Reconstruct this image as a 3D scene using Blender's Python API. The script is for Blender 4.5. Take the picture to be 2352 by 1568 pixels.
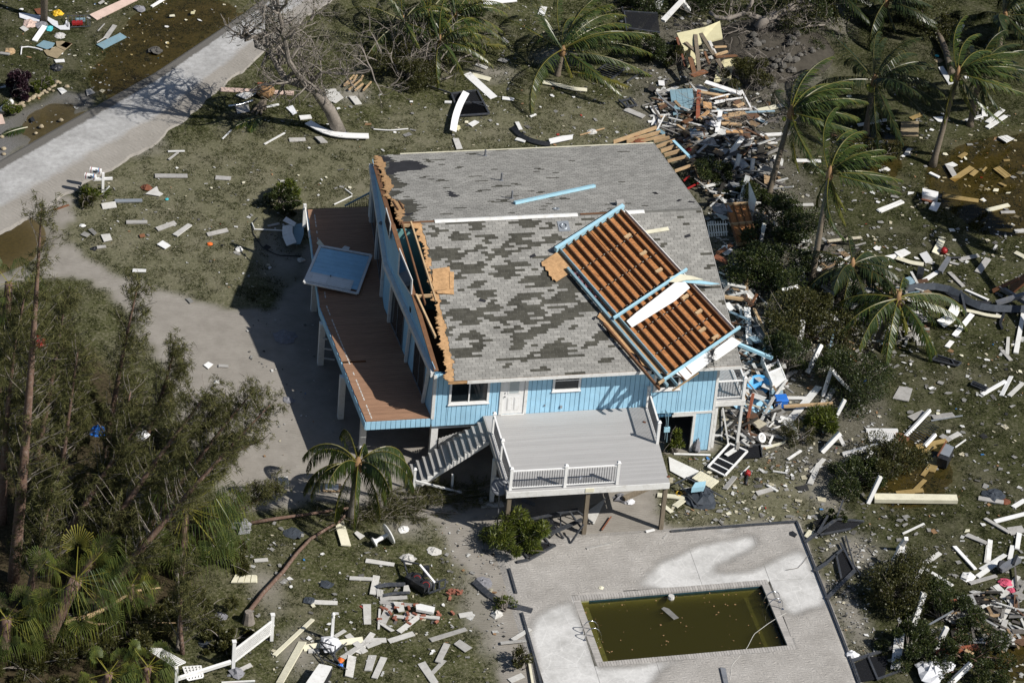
import bpy, math, random
import numpy as np
from mathutils import Vector, Matrix, Euler

for o in list(bpy.data.objects): bpy.data.objects.remove(o)
SC = bpy.context.scene
COL = SC.collection
random.seed(7); RNG = np.random.default_rng(7)

# ---------------------------------------------------------------- camera
CAM_LOC = np.array([-33.2178, -146.6838, 114.2158])
CAM_ROT = (math.radians(54.43947), math.radians(-4.24026), math.radians(-10.94998))
FPX = 9802.0                                   # focal length in units of a 2352 px wide frame
cam = bpy.data.cameras.new('camera')
cam.sensor_width = 36; cam.lens = FPX / 2352 * 36; cam.clip_start = 1; cam.clip_end = 6000
camo = bpy.data.objects.new('camera', cam); COL.objects.link(camo)
camo.location = CAM_LOC; camo.rotation_euler = CAM_ROT
SC.camera = camo

# ---------------------------------------------------------------- world, sun, exposure
SUN_DIR = Vector((0.83, -0.64, 1.0)).normalized()
SUN_EL = math.asin(SUN_DIR.z); SUN_AZ = math.atan2(SUN_DIR.x, SUN_DIR.y)
w = bpy.data.worlds.new('World'); SC.world = w; w.use_nodes = True
nt = w.node_tree; nt.nodes.clear()
sky = nt.nodes.new('ShaderNodeTexSky'); sky.sky_type = 'NISHITA'; sky.sun_disc = False
sky.sun_elevation = SUN_EL; sky.sun_rotation = SUN_AZ
bg = nt.nodes.new('ShaderNodeBackground'); bg.inputs[1].default_value = 0.058
wo = nt.nodes.new('ShaderNodeOutputWorld')
nt.links.new(sky.outputs[0], bg.inputs[0]); nt.links.new(bg.outputs[0], wo.inputs[0])
sl = bpy.data.lights.new('sun', 'SUN'); sl.energy = 4.9; sl.angle = math.radians(0.53); sl.color = (1.0, 0.955, 0.89)
so = bpy.data.objects.new('sun', sl); COL.objects.link(so)
so.rotation_euler = SUN_DIR.to_track_quat('Z', 'Y').to_euler(); so.location = (30, -30, 60)
SC.view_settings.view_transform = 'Standard'; SC.view_settings.look = 'None'
SC.view_settings.exposure = 0.2; SC.view_settings.gamma = 1.0
SC.view_settings.use_curve_mapping = False

# ---------------------------------------------------------------- surveying: where a point of the photograph lies in the place
_R = np.array(Euler(CAM_ROT, 'XYZ').to_matrix())
CROP = {'P': (0, 0, 1 / 1.7415), 'A': (0, 0, 2.868), 'B': (3276, 0, 2.868), 'C': (3276, 546, 2.868), 'D': (3276, 1092, 1.639),
        'E': (3276, 1638, 1.639), 'F': (3276, 2184, 1.6378), 'H': (2500, 1092, 1.639), 'I': (2500, 546, 1.639),
        'N1': (0, 0, 2.0909), 'N2': (900, 0, 1.8092), 'N3': (2200, 0, 2.0909), 'N4': (3000, 0, 2.0903), 'N5': (2800, 700, 1.7423),
        'N6': (3000, 1500, 1.9599), 'N7': (3000, 2000, 2.1451), 'N8': (800, 1950, 1.68), 'L1': (0, 700, 1.96), 'L2': (0, 1300, 1.96),
        'L3': (0, 1950, 2.0073), 'L4': (1100, 1600, 2.6138), '1': (1100, 500, 2.24), '2': (1900, 500, 2.0909), '3': (1100, 1100, 2.24),
        '4': (1600, 1400, 1.96), '5': (2400, 1200, 1.742), '6': (1900, 1950, 1.47), 'Z': (1380, 600, 2.24), 'Y': (1440, 950, 1.545)}
def _ray(c, u, v):
    x0, y0, s = CROP[c]
    u, v = (x0 + u / s) / 1.7415, (y0 + v / s) / 1.7415
    return _R @ np.array([(u - 1176) / FPX, -(v - 784) / FPX, -1.0])
def G(c, u, v, z=0.0):
    d = _ray(c, u, v); return CAM_LOC + d * ((z - CAM_LOC[2]) / d[2])
def onplane(c, u, v, p0, n):
    d = _ray(c, u, v); n = np.array(n, float); return CAM_LOC + d * (np.dot(np.array(p0, float) - CAM_LOC, n) / np.dot(d, n))
def onaxis(c, u, v, ax, val):
    d = _ray(c, u, v); return CAM_LOC + d * ((val - CAM_LOC[ax]) / d[ax])

# ---------------------------------------------------------------- noise for building shapes
def _hash(ix, iy, seed):
    h = (ix.astype(np.int64) * 374761393 + iy.astype(np.int64) * 668265263 + seed * 974711) & 0xffffffff
    h = ((h ^ (h >> 13)) * 1274126177) & 0xffffffff
    return ((h ^ (h >> 16)) & 0xffff) / 65535.0
def vn(x, y, seed=0):
    x = np.asarray(x, float); y = np.asarray(y, float)
    ix = np.floor(x); iy = np.floor(y); fx = x - ix; fy = y - iy
    fx = fx * fx * (3 - 2 * fx); fy = fy * fy * (3 - 2 * fy)
    a = _hash(ix, iy, seed); b = _hash(ix + 1, iy, seed); c = _hash(ix, iy + 1, seed); d = _hash(ix + 1, iy + 1, seed)
    return (a * (1 - fx) + b * fx) * (1 - fy) + (c * (1 - fx) + d * fx) * fy
def fbm(x, y, seed=0, o=4):
    r = 0; a = .5; t = 0
    for k in range(o):
        r = r + a * vn(x * 2 ** k, y * 2 ** k, seed + k); t += a; a *= .5
    return r / t
def inpoly(poly, X, Y):
    X = np.asarray(X); Y = np.asarray(Y); r = np.zeros(X.shape, bool); n = len(poly)
    for i in range(n):
        x1, y1 = poly[i][:2]; x2, y2 = poly[(i + 1) % n][:2]
        if y1 == y2: continue
        c = ((y1 > Y) != (y2 > Y)) & (X < (x2 - x1) * (Y - y1) / (y2 - y1) + x1); r ^= c
    return r

# ---------------------------------------------------------------- mesh helpers
ORG = {}                                       # world position of the thing an object belongs to
def _link(o, parent):
    COL.objects.link(o)
    if parent is not None: o.parent = parent
def empty(name, loc, label=None, cat=None, group=None, parent=None):
    o = bpy.data.objects.new(name, None); _link(o, parent); o.empty_display_size = .2
    o.location = loc; ORG[o] = np.array(loc, float)
    if label: tag(o, label, cat, group)
    return o
def tag(o, label=None, cat=None, group=None, kind=None):
    if label: o['label'] = label
    if cat: o['category'] = cat
    if group: o['group'] = group
    o['kind'] = kind or ('thing' if cat else 'structure')
    return o
def fastmesh(name, V, F, attrs=None, smooth=False):
    V = np.asarray(V, np.float32); F = np.asarray(F, np.int32); m, k = F.shape
    me = bpy.data.meshes.new(name)
    me.vertices.add(len(V)); me.vertices.foreach_set('co', V.ravel())
    me.loops.add(m * k); me.loops.foreach_set('vertex_index', F.ravel())
    me.polygons.add(m); me.polygons.foreach_set('loop_start', np.arange(0, m * k, k, dtype=np.int32))
    me.polygons.foreach_set('use_smooth', np.full(m, smooth, bool))
    me.update(calc_edges=True)
    for n, a in (attrs or {}).items():
        at = me.attributes.new(n, 'FLOAT', 'POINT'); at.data.foreach_set('value', np.asarray(a, np.float32))
    return me
class MB:
    def __init__(s): s.V = []; s.F = []; s.A = []
    def add(s, V, F, a=1.0):
        b = len(s.V); s.V += [tuple(map(float, v)) for v in V]; s.F += [tuple(b + i for i in f) for f in F]
        s.A += [a] * len(V); return s
    def hexa(s, P, a=1.0):                     # 8 points: bottom ring 0-3, top ring 4-7 (counter-clockwise seen from above)
        return s.add(P, [(3, 2, 1, 0), (4, 5, 6, 7), (0, 1, 5, 4), (1, 2, 6, 5), (2, 3, 7, 6), (3, 0, 4, 7)], a)
    def box(s, lo, hi, a=1.0):
        x0, y0, z0 = lo; x1, y1, z1 = hi
        return s.hexa([(x0, y0, z0), (x1, y0, z0), (x1, y1, z0), (x0, y1, z0), (x0, y0, z1), (x1, y0, z1), (x1, y1, z1), (x0, y1, z1)], a)
    def bar(s, p, q, wd, th, up=(0, 0, 1), a=1.0, w2=None):   # board from p to q, wd across, th along up (p and q on its underside middle line)
        p = np.array(p, float); q = np.array(q, float); d = q - p; d /= (np.linalg.norm(d) + 1e-9); up = np.array(up, float)
        x = np.cross(d, up); nx = np.linalg.norm(x)
        if nx < 1e-6: x = np.cross(d, (1, 0, 0.01)); nx = np.linalg.norm(x)
        x /= nx; u = np.cross(x, d); h = wd / 2; h2 = (w2 or wd) / 2
        return s.hexa([p - x * h, p + x * h, q + x * h2, q - x * h2, p - x * h + u * th, p + x * h + u * th, q + x * h2 + u * th, q - x * h2 + u * th], a)
    def prism(s, pts, th, up=(0, 0, 1), a=1.0):              # outline with thickness th along up
        up = np.array(up, float) * th; n = len(pts); P = [np.array(p, float) for p in pts]
        nrm = sum((np.cross(P[i], P[(i + 1) % n]) for i in range(n)), np.zeros(3))
        if np.dot(nrm, up) < 0: P = P[::-1]
        return s.add(P + [p + up for p in P], [tuple(range(n - 1, -1, -1)), tuple(range(n, 2 * n))] + [(i, (i + 1) % n, n + (i + 1) % n, n + i) for i in range(n)], a)
    def tube(s, path, rad, n=6, a=1.0, cap=True):
        path = [np.array(p, float) for p in path]
        if not hasattr(rad, '__len__'): rad = [rad] * len(path)
        V = []; F = []; prev = None
        for i, p in enumerate(path):
            d = path[min(i + 1, len(path) - 1)] - path[max(i - 1, 0)]; d /= (np.linalg.norm(d) + 1e-9)
            if prev is None: x = np.cross(d, (0.13, 0.31, 1) if abs(d[2]) < .9 else (1, .1, 0))
            else: x = prev - d * np.dot(prev, d)
            x /= (np.linalg.norm(x) + 1e-9); y = np.cross(d, x); prev = x
            for k in range(n):
                t = 2 * math.pi * k / n; V.append(p + (x * math.cos(t) + y * math.sin(t)) * rad[i])
        for i in range(len(path) - 1):
            for k in range(n): F.append((i * n + k, i * n + (k + 1) % n, (i + 1) * n + (k + 1) % n, (i + 1) * n + k))
        if cap: F += [tuple(range(n - 1, -1, -1)), tuple((len(path) - 1) * n + k for k in range(n))]
        return s.add(V, F, a)
    def lathe(s, prof, c=(0, 0, 0), ax=(0, 0, 1), n=16, a=1.0):   # prof: (radius, height)
        ax = np.array(ax, float); ax /= np.linalg.norm(ax)
        x = np.cross(ax, (0, 1, 0) if abs(ax[1]) < .9 else (1, 0, 0)); x /= np.linalg.norm(x); y = np.cross(ax, x); c = np.array(c, float)
        V = []; F = []
        for r, h in prof:
            for k in range(n):
                t = 2 * math.pi * k / n; V.append(c + ax * h + (x * math.cos(t) + y * math.sin(t)) * max(r, 1e-4))
        for i in range(len(prof) - 1):
            for k in range(n): F.append((i * n + k, i * n + (k + 1) % n, (i + 1) * n + (k + 1) % n, (i + 1) * n + k))
        F += [tuple(range(n - 1, -1, -1)), tuple((len(prof) - 1) * n + k for k in range(n))]
        return s.add(V, F, a)
    def build(s, name, m, parent=None, smooth=False, shade=False):
        V = np.array(s.V)
        if parent is None:
            lo = V.min(0); hi = V.max(0); base = np.array([(lo[0] + hi[0]) / 2, (lo[1] + hi[1]) / 2, lo[2]])
        else:
            base = ORG[parent]
        me = bpy.data.meshes.new(name); me.from_pydata((V - base).tolist(), [], s.F); me.update()
        if smooth: me.polygons.foreach_set('use_smooth', np.ones(len(me.polygons), bool))
        if shade:
            at = me.attributes.new('shade', 'FLOAT', 'POINT'); at.data.foreach_set('value', np.array(s.A, np.float32))
        me.materials.append(MAT[m] if isinstance(m, str) else m)
        o = bpy.data.objects.new(name, me); _link(o, parent); ORG[o] = base
        if parent is None: o.location = base
        return o
def fastobj(name, V, F, m, parent=None, attrs=None, smooth=False):
    V = np.asarray(V, float)
    if parent is None:
        lo = V.min(0); hi = V.max(0); base = np.array([(lo[0] + hi[0]) / 2, (lo[1] + hi[1]) / 2, lo[2]])
    else: base = ORG[parent]
    me = fastmesh(name, V - base, F, attrs, smooth); me.materials.append(MAT[m])
    o = bpy.data.objects.new(name, me); _link(o, parent); ORG[o] = base
    if parent is None: o.location = base
    return o

# ---------------------------------------------------------------- materials
MAT = {}
class NT:
    def __init__(s, name):
        s.m = bpy.data.materials.new(name); s.m.use_nodes = True; s.t = s.m.node_tree; s.t.nodes.clear(); MAT[name] = s.m
        s.out = s.n('ShaderNodeOutputMaterial')
    def n(s, typ, **kw):
        x = s.t.nodes.new(typ)
        for k, v in kw.items(): setattr(x, k, v)
        return x
    def l(s, a, b): s.t.links.new(a, b)
    def noise(s, scale, detail=4, rough=.6, vec=None, dist=0):
        x = s.n('ShaderNodeTexNoise'); x.inputs['Scale'].default_value = scale; x.inputs['Detail'].default_value = detail
        x.inputs['Roughness'].default_value = rough; x.inputs['Distortion'].default_value = dist
        if vec is not None: s.l(vec, x.inputs['Vector'])
        return x.outputs['Fac']
    def ramp(s, fac, stops):
        x = s.n('ShaderNodeValToRGB'); e = x.color_ramp.elements
        while len(e) < len(stops): e.new(.5)
        for i, (p, c) in enumerate(stops):
            e[i].position = p; e[i].color = (c, c, c, 1) if not hasattr(c, '__len__') else (*c, 1)
        s.l(fac, x.inputs[0]); return x.outputs[0]
    def mix(s, fac, a, b, mode='MIX'):
        x = s.n('ShaderNodeMix', data_type='RGBA', blend_type=mode)
        for v, i in ((fac, 0), (a, 6), (b, 7)):
            if hasattr(v, 'is_linked') or hasattr(v, 'links'): s.l(v, x.inputs[i])
            elif i == 0: x.inputs[0].default_value = v
            else: x.inputs[i].default_value = (*v, 1)
        return x.outputs[2]
    def math(s, op, a, b=None):
        x = s.n('ShaderNodeMath', operation=op)
        for v, i in ((a, 0), (b, 1)):
            if v is None: continue
            if hasattr(v, 'links'): s.l(v, x.inputs[i])
            else: x.inputs[i].default_value = v
        return x.outputs[0]
    def attr(s, name): x = s.n('ShaderNodeAttribute'); x.attribute_name = name; return x.outputs['Fac']
    def pos(s):                                 # position in the place itself, so neighbours never share a pattern
        return s.n('ShaderNodeNewGeometry').outputs['Position']
    def bump(s, h, strength, dist=.02):
        x = s.n('ShaderNodeBump'); x.inputs['Strength'].default_value = strength; x.inputs['Distance'].default_value = dist
        s.l(h, x.inputs['Height']); return x.outputs[0]
    def pbsdf(s, col, rough=.7, spec=.3, metal=0, normal=None, transl=0):
        x = s.n('ShaderNodeBsdfPrincipled')
        if hasattr(col, 'links'): s.l(col, x.inputs['Base Color'])
        else: x.inputs['Base Color'].default_value = (*col, 1)
        if hasattr(rough, 'links'): s.l(rough, x.inputs['Roughness'])
        else: x.inputs['Roughness'].default_value = rough
        x.inputs['Specular IOR Level'].default_value = spec; x.inputs['Metallic'].default_value = metal
        if normal is not None: s.l(normal, x.inputs['Normal'])
        sh = x.outputs[0]
        if transl:
            tr = s.n('ShaderNodeBsdfTranslucent'); mx = s.n('ShaderNodeMixShader'); mx.inputs[0].default_value = transl
            if hasattr(col, 'links'): s.l(col, tr.inputs[0])
            else: tr.inputs[0].default_value = (*col, 1)
            s.l(sh, mx.inputs[1]); s.l(tr.outputs[0], mx.inputs[2]); sh = mx.outputs[0]
        s.l(sh, s.out.inputs[0]); return x
def sc(c, k): return tuple(min(1, max(0, x * k)) for x in c)
def simple(name, col, rough=.7, var=.2, scale=3, fine=40, spec=.3, metal=0, bump=.15, dirt=None, dirt_amt=.5, shade=False, transl=0, stretch=None, per=.08):
    """painted or natural surface: broad and fine colour variation, optional dirt, a small change from piece to piece"""
    s = NT(name); p = s.pos()
    if stretch:
        mp = s.n('ShaderNodeMapping'); mp.inputs['Scale'].default_value = stretch; s.l(p, mp.inputs[0]); p = mp.outputs[0]
    a = s.noise(scale, 5, .65, p); b = s.noise(fine, 3, .6, p)
    c = s.ramp(a, [(.3, sc(col, 1 - var)), (.7, sc(col, 1 + var * .6))])
    c = s.mix(1.0, c, s.ramp(b, [(.25, 1 - var * .5), (.75, 1.0)]), 'MULTIPLY')
    if dirt:
        d = s.noise(scale * 2.3, 6, .7, p, .4); c = s.mix(s.ramp(d, [(.5, 0.0), (.72, dirt_amt)]), c, dirt)
    if per:
        r = s.n('ShaderNodeObjectInfo').outputs['Random']
        c = s.mix(1.0, c, s.ramp(r, [(0, 1 - per), (1, 1 + 0 * per)]), 'MULTIPLY')
    if shade: c = s.mix(1.0, c, s.ramp(s.attr('shade'), [(0, 0.0), (1, 1.0)]), 'MULTIPLY')
    s.pbsdf(c, rough, spec, metal, s.bump(b, bump, .01) if bump else None, transl)
    return s.m
simple('white', (.74, .74, .72), .5, .07, 2, 30, dirt=(.35, .31, .25), dirt_amt=.45)
simple('white_clean', (.80, .80, .79), .45, .05, 2, 30, dirt=(.5, .46, .40), dirt_amt=.25)
simple('cream', (.70, .67, .52), .6, .10, 2, 30, dirt=(.38, .33, .22), dirt_amt=.4)
simple('greyboard', (.40, .39, .37), .75, .18, 3, 40, dirt=(.20, .18, .15), dirt_amt=.5)
simple('paleboard', (.56, .55, .52), .7, .12, 3, 40, dirt=(.30, .28, .24), dirt_amt=.5)
simple('shinglescrap', (.26, .255, .24), .85, .22, 4, 50, per=.3)
simple('tan', (.50, .35, .20), .7, .2, 2, 40, dirt=(.28, .18, .10), stretch=(1, 1, 1))
simple('gold', (.34, .245, .10), .6, .2, 2, 30, dirt=(.22, .14, .04), dirt_amt=.6)
simple('brownwood', (.22, .10, .05), .65, .25, 3, 40)
simple('redwood', (.30, .10, .055), .6, .25, 3, 40)
simple('weathered', (.20, .165, .12), .8, .35, 4, 30, stretch=(3, 3, .4))
simple('black', (.022, .024, .028), .5, .3, 3, 30, dirt=(.10, .10, .10), dirt_amt=.4)
simple('blackmetal', (.05, .055, .065), .4, .25, 3, 30, spec=.5, dirt=(.18, .17, .15), dirt_amt=.5)
simple('greymetal', (.16, .17, .19), .4, .2, 3, 30, spec=.5, dirt=(.3, .28, .25), dirt_amt=.4)
simple('galv', (.42, .45, .48), .35, .12, 3, 30, metal=.5)
simple('chrome', (.72, .72, .74), .18, .05, 3, 30, metal=1.0, bump=0)
simple('blue', (.37, .64, .83), .6, .10, 1.2, 25, dirt=(.33, .52, .64), dirt_amt=.5, per=.07)
simple('bluedark', (.06, .16, .26), .8, .1)
simple('bluegrey', (.20, .32, .38), .6, .12, 2, 30, dirt=(.22, .2, .16), dirt_amt=.4)
simple('bluebeam', (.34, .58, .70), .55, .08, 3, 30, dirt=(.45, .45, .40), dirt_amt=.4)
simple('teal', (.16, .34, .33), .8, .08)
simple('yellowwall', (.58, .54, .34), .7, .1, 2, 30, dirt=(.4, .35, .18), dirt_amt=.35)
simple('browndeck', (.335, .195, .122), .65, .24, 3, 60, stretch=(.5, 4, 1), per=.16, bump=.1)
simple('greydeck', (.40, .395, .39), .6, .06, 2, 60, stretch=(.4, 4, 1), per=.10, bump=.08)
simple('greytread', (.33, .325, .315), .65, .08, 3, 50, per=.08)
simple('glassdark', (.012, .018, .022), .06, .2, 2, 10, spec=.6, bump=0)
simple('plywood', (.55, .335, .165), .7, .30, 5, 60, dirt=(.30, .16, .07), dirt_amt=.7, per=.12)
simple('rafter', (.17, .085, .042), .75, .25, 4, 50, dirt=(.10, .05, .03), dirt_amt=.6)
simple('insulation', (.30, .14, .16), .95, .4, 8, 40, bump=.8)
simple('felt', (.028, .028, .033), .9, .3, 3, 60)
simple('red', (.30, .02, .02), .4, .15, 3, 30)
simple('pink', (.60, .10, .17), .8, .3, 5, 30)
simple('orange', (.75, .16, .03), .5, .15, 3, 30)
simple('yellow', (.72, .45, .03), .5, .15, 3, 30)
simple('blueplastic', (.03, .17, .60), .4, .1, 3, 30)
simple('skyplastic', (.10, .40, .75), .4, .1, 3, 30)
simple('tealplastic', (.08, .50, .55), .4, .1, 3, 30)
simple('pinkboard', (.62, .47, .40), .7, .12, 3, 40, dirt=(.4, .3, .24))
simple('brick', (.34, .12, .075), .85, .25, 8, 60, dirt=(.5, .42, .36), dirt_amt=.5, per=.3)
simple('cloth', (.68, .69, .72), .9, .12, 6, 30, bump=.4)
simple('greycloth', (.24, .24, .26), .9, .25, 6, 30, bump=.4)
simple('tarp', (.05, .06, .075), .7, .3, 6, 30, bump=.4)
simple('rust', (.20, .075, .04), .7, .3, 4, 40)
simple('carpet', (.30, .24, .15), .95, .2, 5, 60)
simple('bark', (.185, .115, .085), .9, .35, 4, 25, dirt=(.33, .28, .24), dirt_amt=.7, bump=.6, per=.25)
simple('greybark', (.25, .22, .19), .9, .3, 5, 25, dirt=(.34, .32, .28), dirt_amt=.6, bump=.6, per=.15)
simple('palmbark', (.20, .165, .125), .9, .3, 3, 20, bump=.5, stretch=(1, 1, 6), per=.2)
simple('dryfiber', (.30, .18, .09), .9, .3, 5, 30)
simple('rachis', (.42, .36, .06), .6, .2, 4, 30)
simple('stone', (.42, .35, .24), .9, .2, 5, 30, per=.25, bump=.5)
simple('greystone', (.14, .132, .118), .9, .25, 5, 30, per=.4, bump=.5)
simple('dirt', (.062, .055, .043), .95, .3, 3, 30, bump=.6)
simple('coping', (.42, .40, .375), .8, .12, 4, 50, per=.22)
simple('concrete', (.52, .515, .49), .8, .1, 1.2, 25, dirt=(.36, .35, .33), dirt_amt=.55, per=.06)
simple('poolwall', (.36, .37, .22), .6, .1)
simple('coconut', (.32, .34, .06), .5, .2)
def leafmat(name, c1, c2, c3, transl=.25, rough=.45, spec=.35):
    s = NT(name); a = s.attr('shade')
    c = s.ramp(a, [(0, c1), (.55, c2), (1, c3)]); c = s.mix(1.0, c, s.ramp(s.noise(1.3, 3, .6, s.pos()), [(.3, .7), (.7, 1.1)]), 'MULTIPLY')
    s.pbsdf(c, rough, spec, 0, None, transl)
leafmat('leaf', (.020, .031, .009), (.042, .058, .016), (.095, .10, .026))
leafmat('leafolive', (.032, .036, .010), (.062, .064, .018), (.125, .11, .034))
leafmat('leafbright', (.042, .062, .010), (.095, .12, .018), (.20, .21, .036))
leafmat('frond', (.024, .046, .013), (.054, .084, .019), (.19, .17, .032), .3, .35, .5)
leafmat('fronddark', (.014, .026, .009), (.030, .047, .014), (.11, .10, .026), .25, .35, .5)
leafmat('sabal', (.045, .075, .022), (.115, .145, .030), (.30, .27, .045), .3, .4, .4)
leafmat('needle', (.042, .046, .017), (.100, .102, .036), (.20, .175, .072), .2, .7, .15)
leafmat('purpleleaf', (.012, .005, .010), (.03, .012, .02), (.06, .03, .035), .1)
leafmat('grassblade', (.022, .029, .009), (.062, .071, .023), (.22, .20, .12), .2, .8, .1)
# ================================================================= GROUND
def PX(pts, z=0.0, c='P'): return [G(c, u, v, z) for u, v in pts]
SAND_P = PX([(-140, 560), (0, 500), (60, 470), (120, 452), (178, 455), (158, 510), (140, 554), (211, 601), (293, 639), (410, 677), (470, 695), (542, 707), (620, 712), (650, 660),
             (690, 640), (700, 560), (1000, 560), (1500, 600), (1652, 760), (1640, 1035), (1500, 1040), (1500, 1130), (1530, 1215), (1836, 1195), (1985, 1568), (2010, 1640), (1180, 1640), (1148, 1568),
             (1128, 1450), (1100, 1360), (1040, 1262), (1010, 1200), (900, 1172), (720, 1152), (580, 1178), (520, 1150), (430, 1000), (380, 850), (300, 720), (200, 640), (100, 640), (0, 660), (-140, 680)])
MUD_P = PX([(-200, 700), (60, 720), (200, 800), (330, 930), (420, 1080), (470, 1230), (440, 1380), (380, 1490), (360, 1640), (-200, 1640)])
DRY_P = [PX([(150, 445), (360, 335), (560, 310), (870, 320), (870, 480), (600, 560), (560, 715), (380, 670), (140, 555)]), PX([(800, 345), (900, 250), (1500, 225), (1540, 340)]), PX([(1530, 1060), (1800, 1040), (1880, 1210), (1530, 1215)]), PX([(960, 1150), (1130, 1250), (1140, 1420), (980, 1240)])]
RUB_P = PX([(1480, 40), (1700, 60), (1860, 200), (1800, 330), (1960, 560), (2010, 800), (2040, 1000), (1950, 1130), (1760, 1060), (1650, 1050), (1640, 700), (1590, 420), (1500, 320), (1440, 260)])
BLOBS = [(1960, 1270, 70, 45), (1890, 1130, 55, 60), (1780, 930, 60, 60), (1110, 1420, 40, 120), (610, 1350, 45, 60), (820, 215, 40, 25), (1280, 130, 60, 25), (1720, 960, 50, 50), (1960, 1420, 30, 90),
         (940, 1210, 60, 30), (1900, 30, 60, 60), (1830, 150, 70, 50), (650, 600, 60, 80), (1130, 170, 60, 20), (330, 330, 60, 30), (690, 1500, 60, 60), (2260, 1400, 30, 30)]
PUD = {'puddle by the road': PX([(250, 120), (300, 40), (420, -10), (560, 0), (540, 40), (470, 110), (400, 170), (330, 215), (250, 225), (200, 215), (215, 170)]),
       'puddle at the drive': PX([(-80, 520), (40, 492), (100, 498), (112, 560), (70, 600), (-20, 640), (-80, 650)]),
       'puddle on the far right lawn': PX([(2150, 360), (2230, 320), (2420, 300), (2420, 540), (2250, 530), (2190, 470), (2120, 450)]),
       'puddle round the metal box': PX([(2010, 1010), (2080, 985), (2170, 1010), (2185, 1080), (2150, 1150), (2070, 1165), (2020, 1150), (1990, 1070)]),
       'small puddle by the stump': PX([(535, 1375), (570, 1370), (580, 1395), (560, 1420), (535, 1410)]),
       'puddle on the gravel': PX([(40, 290), (120, 235), (175, 228), (190, 260), (120, 300), (60, 330)]),
       'dark puddle by the far palm': PX([(1915, 330), (1990, 290), (2080, 330), (2050, 420), (1950, 400)]),
       'puddle at the right edge': PX([(2270, 1480), (2330, 1440), (2400, 1450), (2400, 1560), (2300, 1560)])}
GRAVEL_P = PX([(-60, 310), (120, 215), (215, 215), (230, 240), (110, 310), (-60, 400)])
RU = [(-120, 430), (0, 367), (110, 304), (225, 239), (357, 165), (522, 55), (620, -15), (800, -140)]
RL = [(-120, 610), (20, 522), (130, 460), (244, 397), (360, 328), (505, 207), (640, 92), (840, -60)]
xs = np.concatenate([[-3000, -800, -250, -90, -45], np.arange(-24, 42.01, .25), [60, 110, 260, 800, 3000]])
ys = np.concatenate([[-3000, -800, -250, -90, -45], np.arange(-21, 45.01, .25), [60, 110, 260, 800, 3000]])
GX, GY = np.meshgrid(xs, ys)
JX = GX + (fbm(GX * 1.1, GY * 1.1, 3) - .5) * .9; JY = GY + (fbm(GX * 1.1, GY * 1.1, 9) - .5) * .9
def blur(a, n=1):
    for _ in range(n):
        p = np.pad(a, 1, mode='edge'); a = (p[:-2, 1:-1] + p[2:, 1:-1] + p[1:-1, :-2] + p[1:-1, 2:] + 2 * p[1:-1, 1:-1]) / 6
    return a
sand = blur(inpoly(SAND_P, JX, JY).astype(float), 1)
for u, v, ru, rv in BLOBS:
    c = G('P', u, v); e = G('P', u + ru, v); f = G('P', u, v - rv)
    rx = abs(e[0] - c[0]); ry = abs(f[1] - c[1])
    sand = np.maximum(sand, np.clip(1.3 - np.hypot((JX - c[0]) / rx, (JY - c[1]) / ry), 0, 1) * .75)
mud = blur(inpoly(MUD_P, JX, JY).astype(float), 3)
rub = blur(inpoly(RUB_P, JX, JY).astype(float), 4)
dry = np.zeros_like(GX)
for q in DRY_P: dry = np.maximum(dry, blur(inpoly(q, JX, JY).astype(float), 7))
wet = blur(np.maximum(inpoly(PX([(1740, 250), (1500, 100), (1480, -60), (2420, -60), (2420, 1660), (2000, 1660), (1860, 1200), (2020, 1000), (1900, 600)]), JX, JY), inpoly(PX([(-80, -80), (580, -60), (330, 185), (-80, 360)]), JX, JY)).astype(float), 16)
grav = blur(inpoly(GRAVEL_P, JX, JY).astype(float), 1)
pud = np.zeros_like(GX)
for k, p in PUD.items(): pud = np.maximum(pud, blur(inpoly(p, JX, JY).astype(float), 22))
road = blur(inpoly(PX(RU) + PX(RL)[::-1], GX, GY).astype(float), 1)
PC = np.array([8.925, -11.84]); PA = math.radians(1.7); PHX, PHY = 4.33, 2.36       # pool centre, turn, half sizes outside the coping
def PLr(x, y, z=0): return np.array([PC[0] + x * math.cos(PA) - y * math.sin(PA), PC[1] + x * math.sin(PA) + y * math.cos(PA), z])
lx = (GX - PC[0]) * math.cos(PA) + (GY - PC[1]) * math.sin(PA); ly = -(GX - PC[0]) * math.sin(PA) + (GY - PC[1]) * math.cos(PA)
inpool = (abs(lx) < PHX + .05) & (abs(ly) < PHY + .05)
fine = (abs(GX - 9) < 33.5) & (abs(GY - 12) < 33.5)
gz = -.012 + (fbm(GX * .5, GY * .5, 21) - .5) * .05 * fine + (fbm(GX * 2.5, GY * 2.5, 31) - .5) * .02 * fine
gz = gz * (1 - .8 * np.clip(sand, 0, 1)) - .11 * pud - .06 * road
slab = (GX > 2.0) & (GX < 15.6) & (GY > -18.2) & (GY < -5.5); gz = np.where(slab, np.minimum(gz, -.03), gz)
gz = np.where(inpool, -2.2, gz)
nyy, nxx = GX.shape
idx = np.arange(nyy * nxx).reshape(nyy, nxx)
F = np.stack([idx[:-1, :-1], idx[:-1, 1:], idx[1:, 1:], idx[1:, :-1]], -1).reshape(-1, 4)
s = NT('ground'); p = s.pos()
n1 = s.noise(1.1, 5, .65, p); n2 = s.noise(7, 5, .7, p); n3 = s.noise(26, 4, .7, p); n4 = s.noise(.35, 4, .6, p)
soil = s.ramp(n2, [(.32, (.034, .040, .013)), (.50, (.072, .076, .030)), (.68, (.19, .175, .12))])
soil = s.mix(s.ramp(n4, [(.48, 0.0), (.70, .5)]), soil, (.20, .18, .135))
soil = s.mix(s.math('MULTIPLY', s.attr('dry'), .38), soil, (.225, .21, .15)); soil = s.mix(1.0, soil, s.ramp(n3, [(.3, .55), (.7, 1.25)]), 'MULTIPLY')
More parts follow.
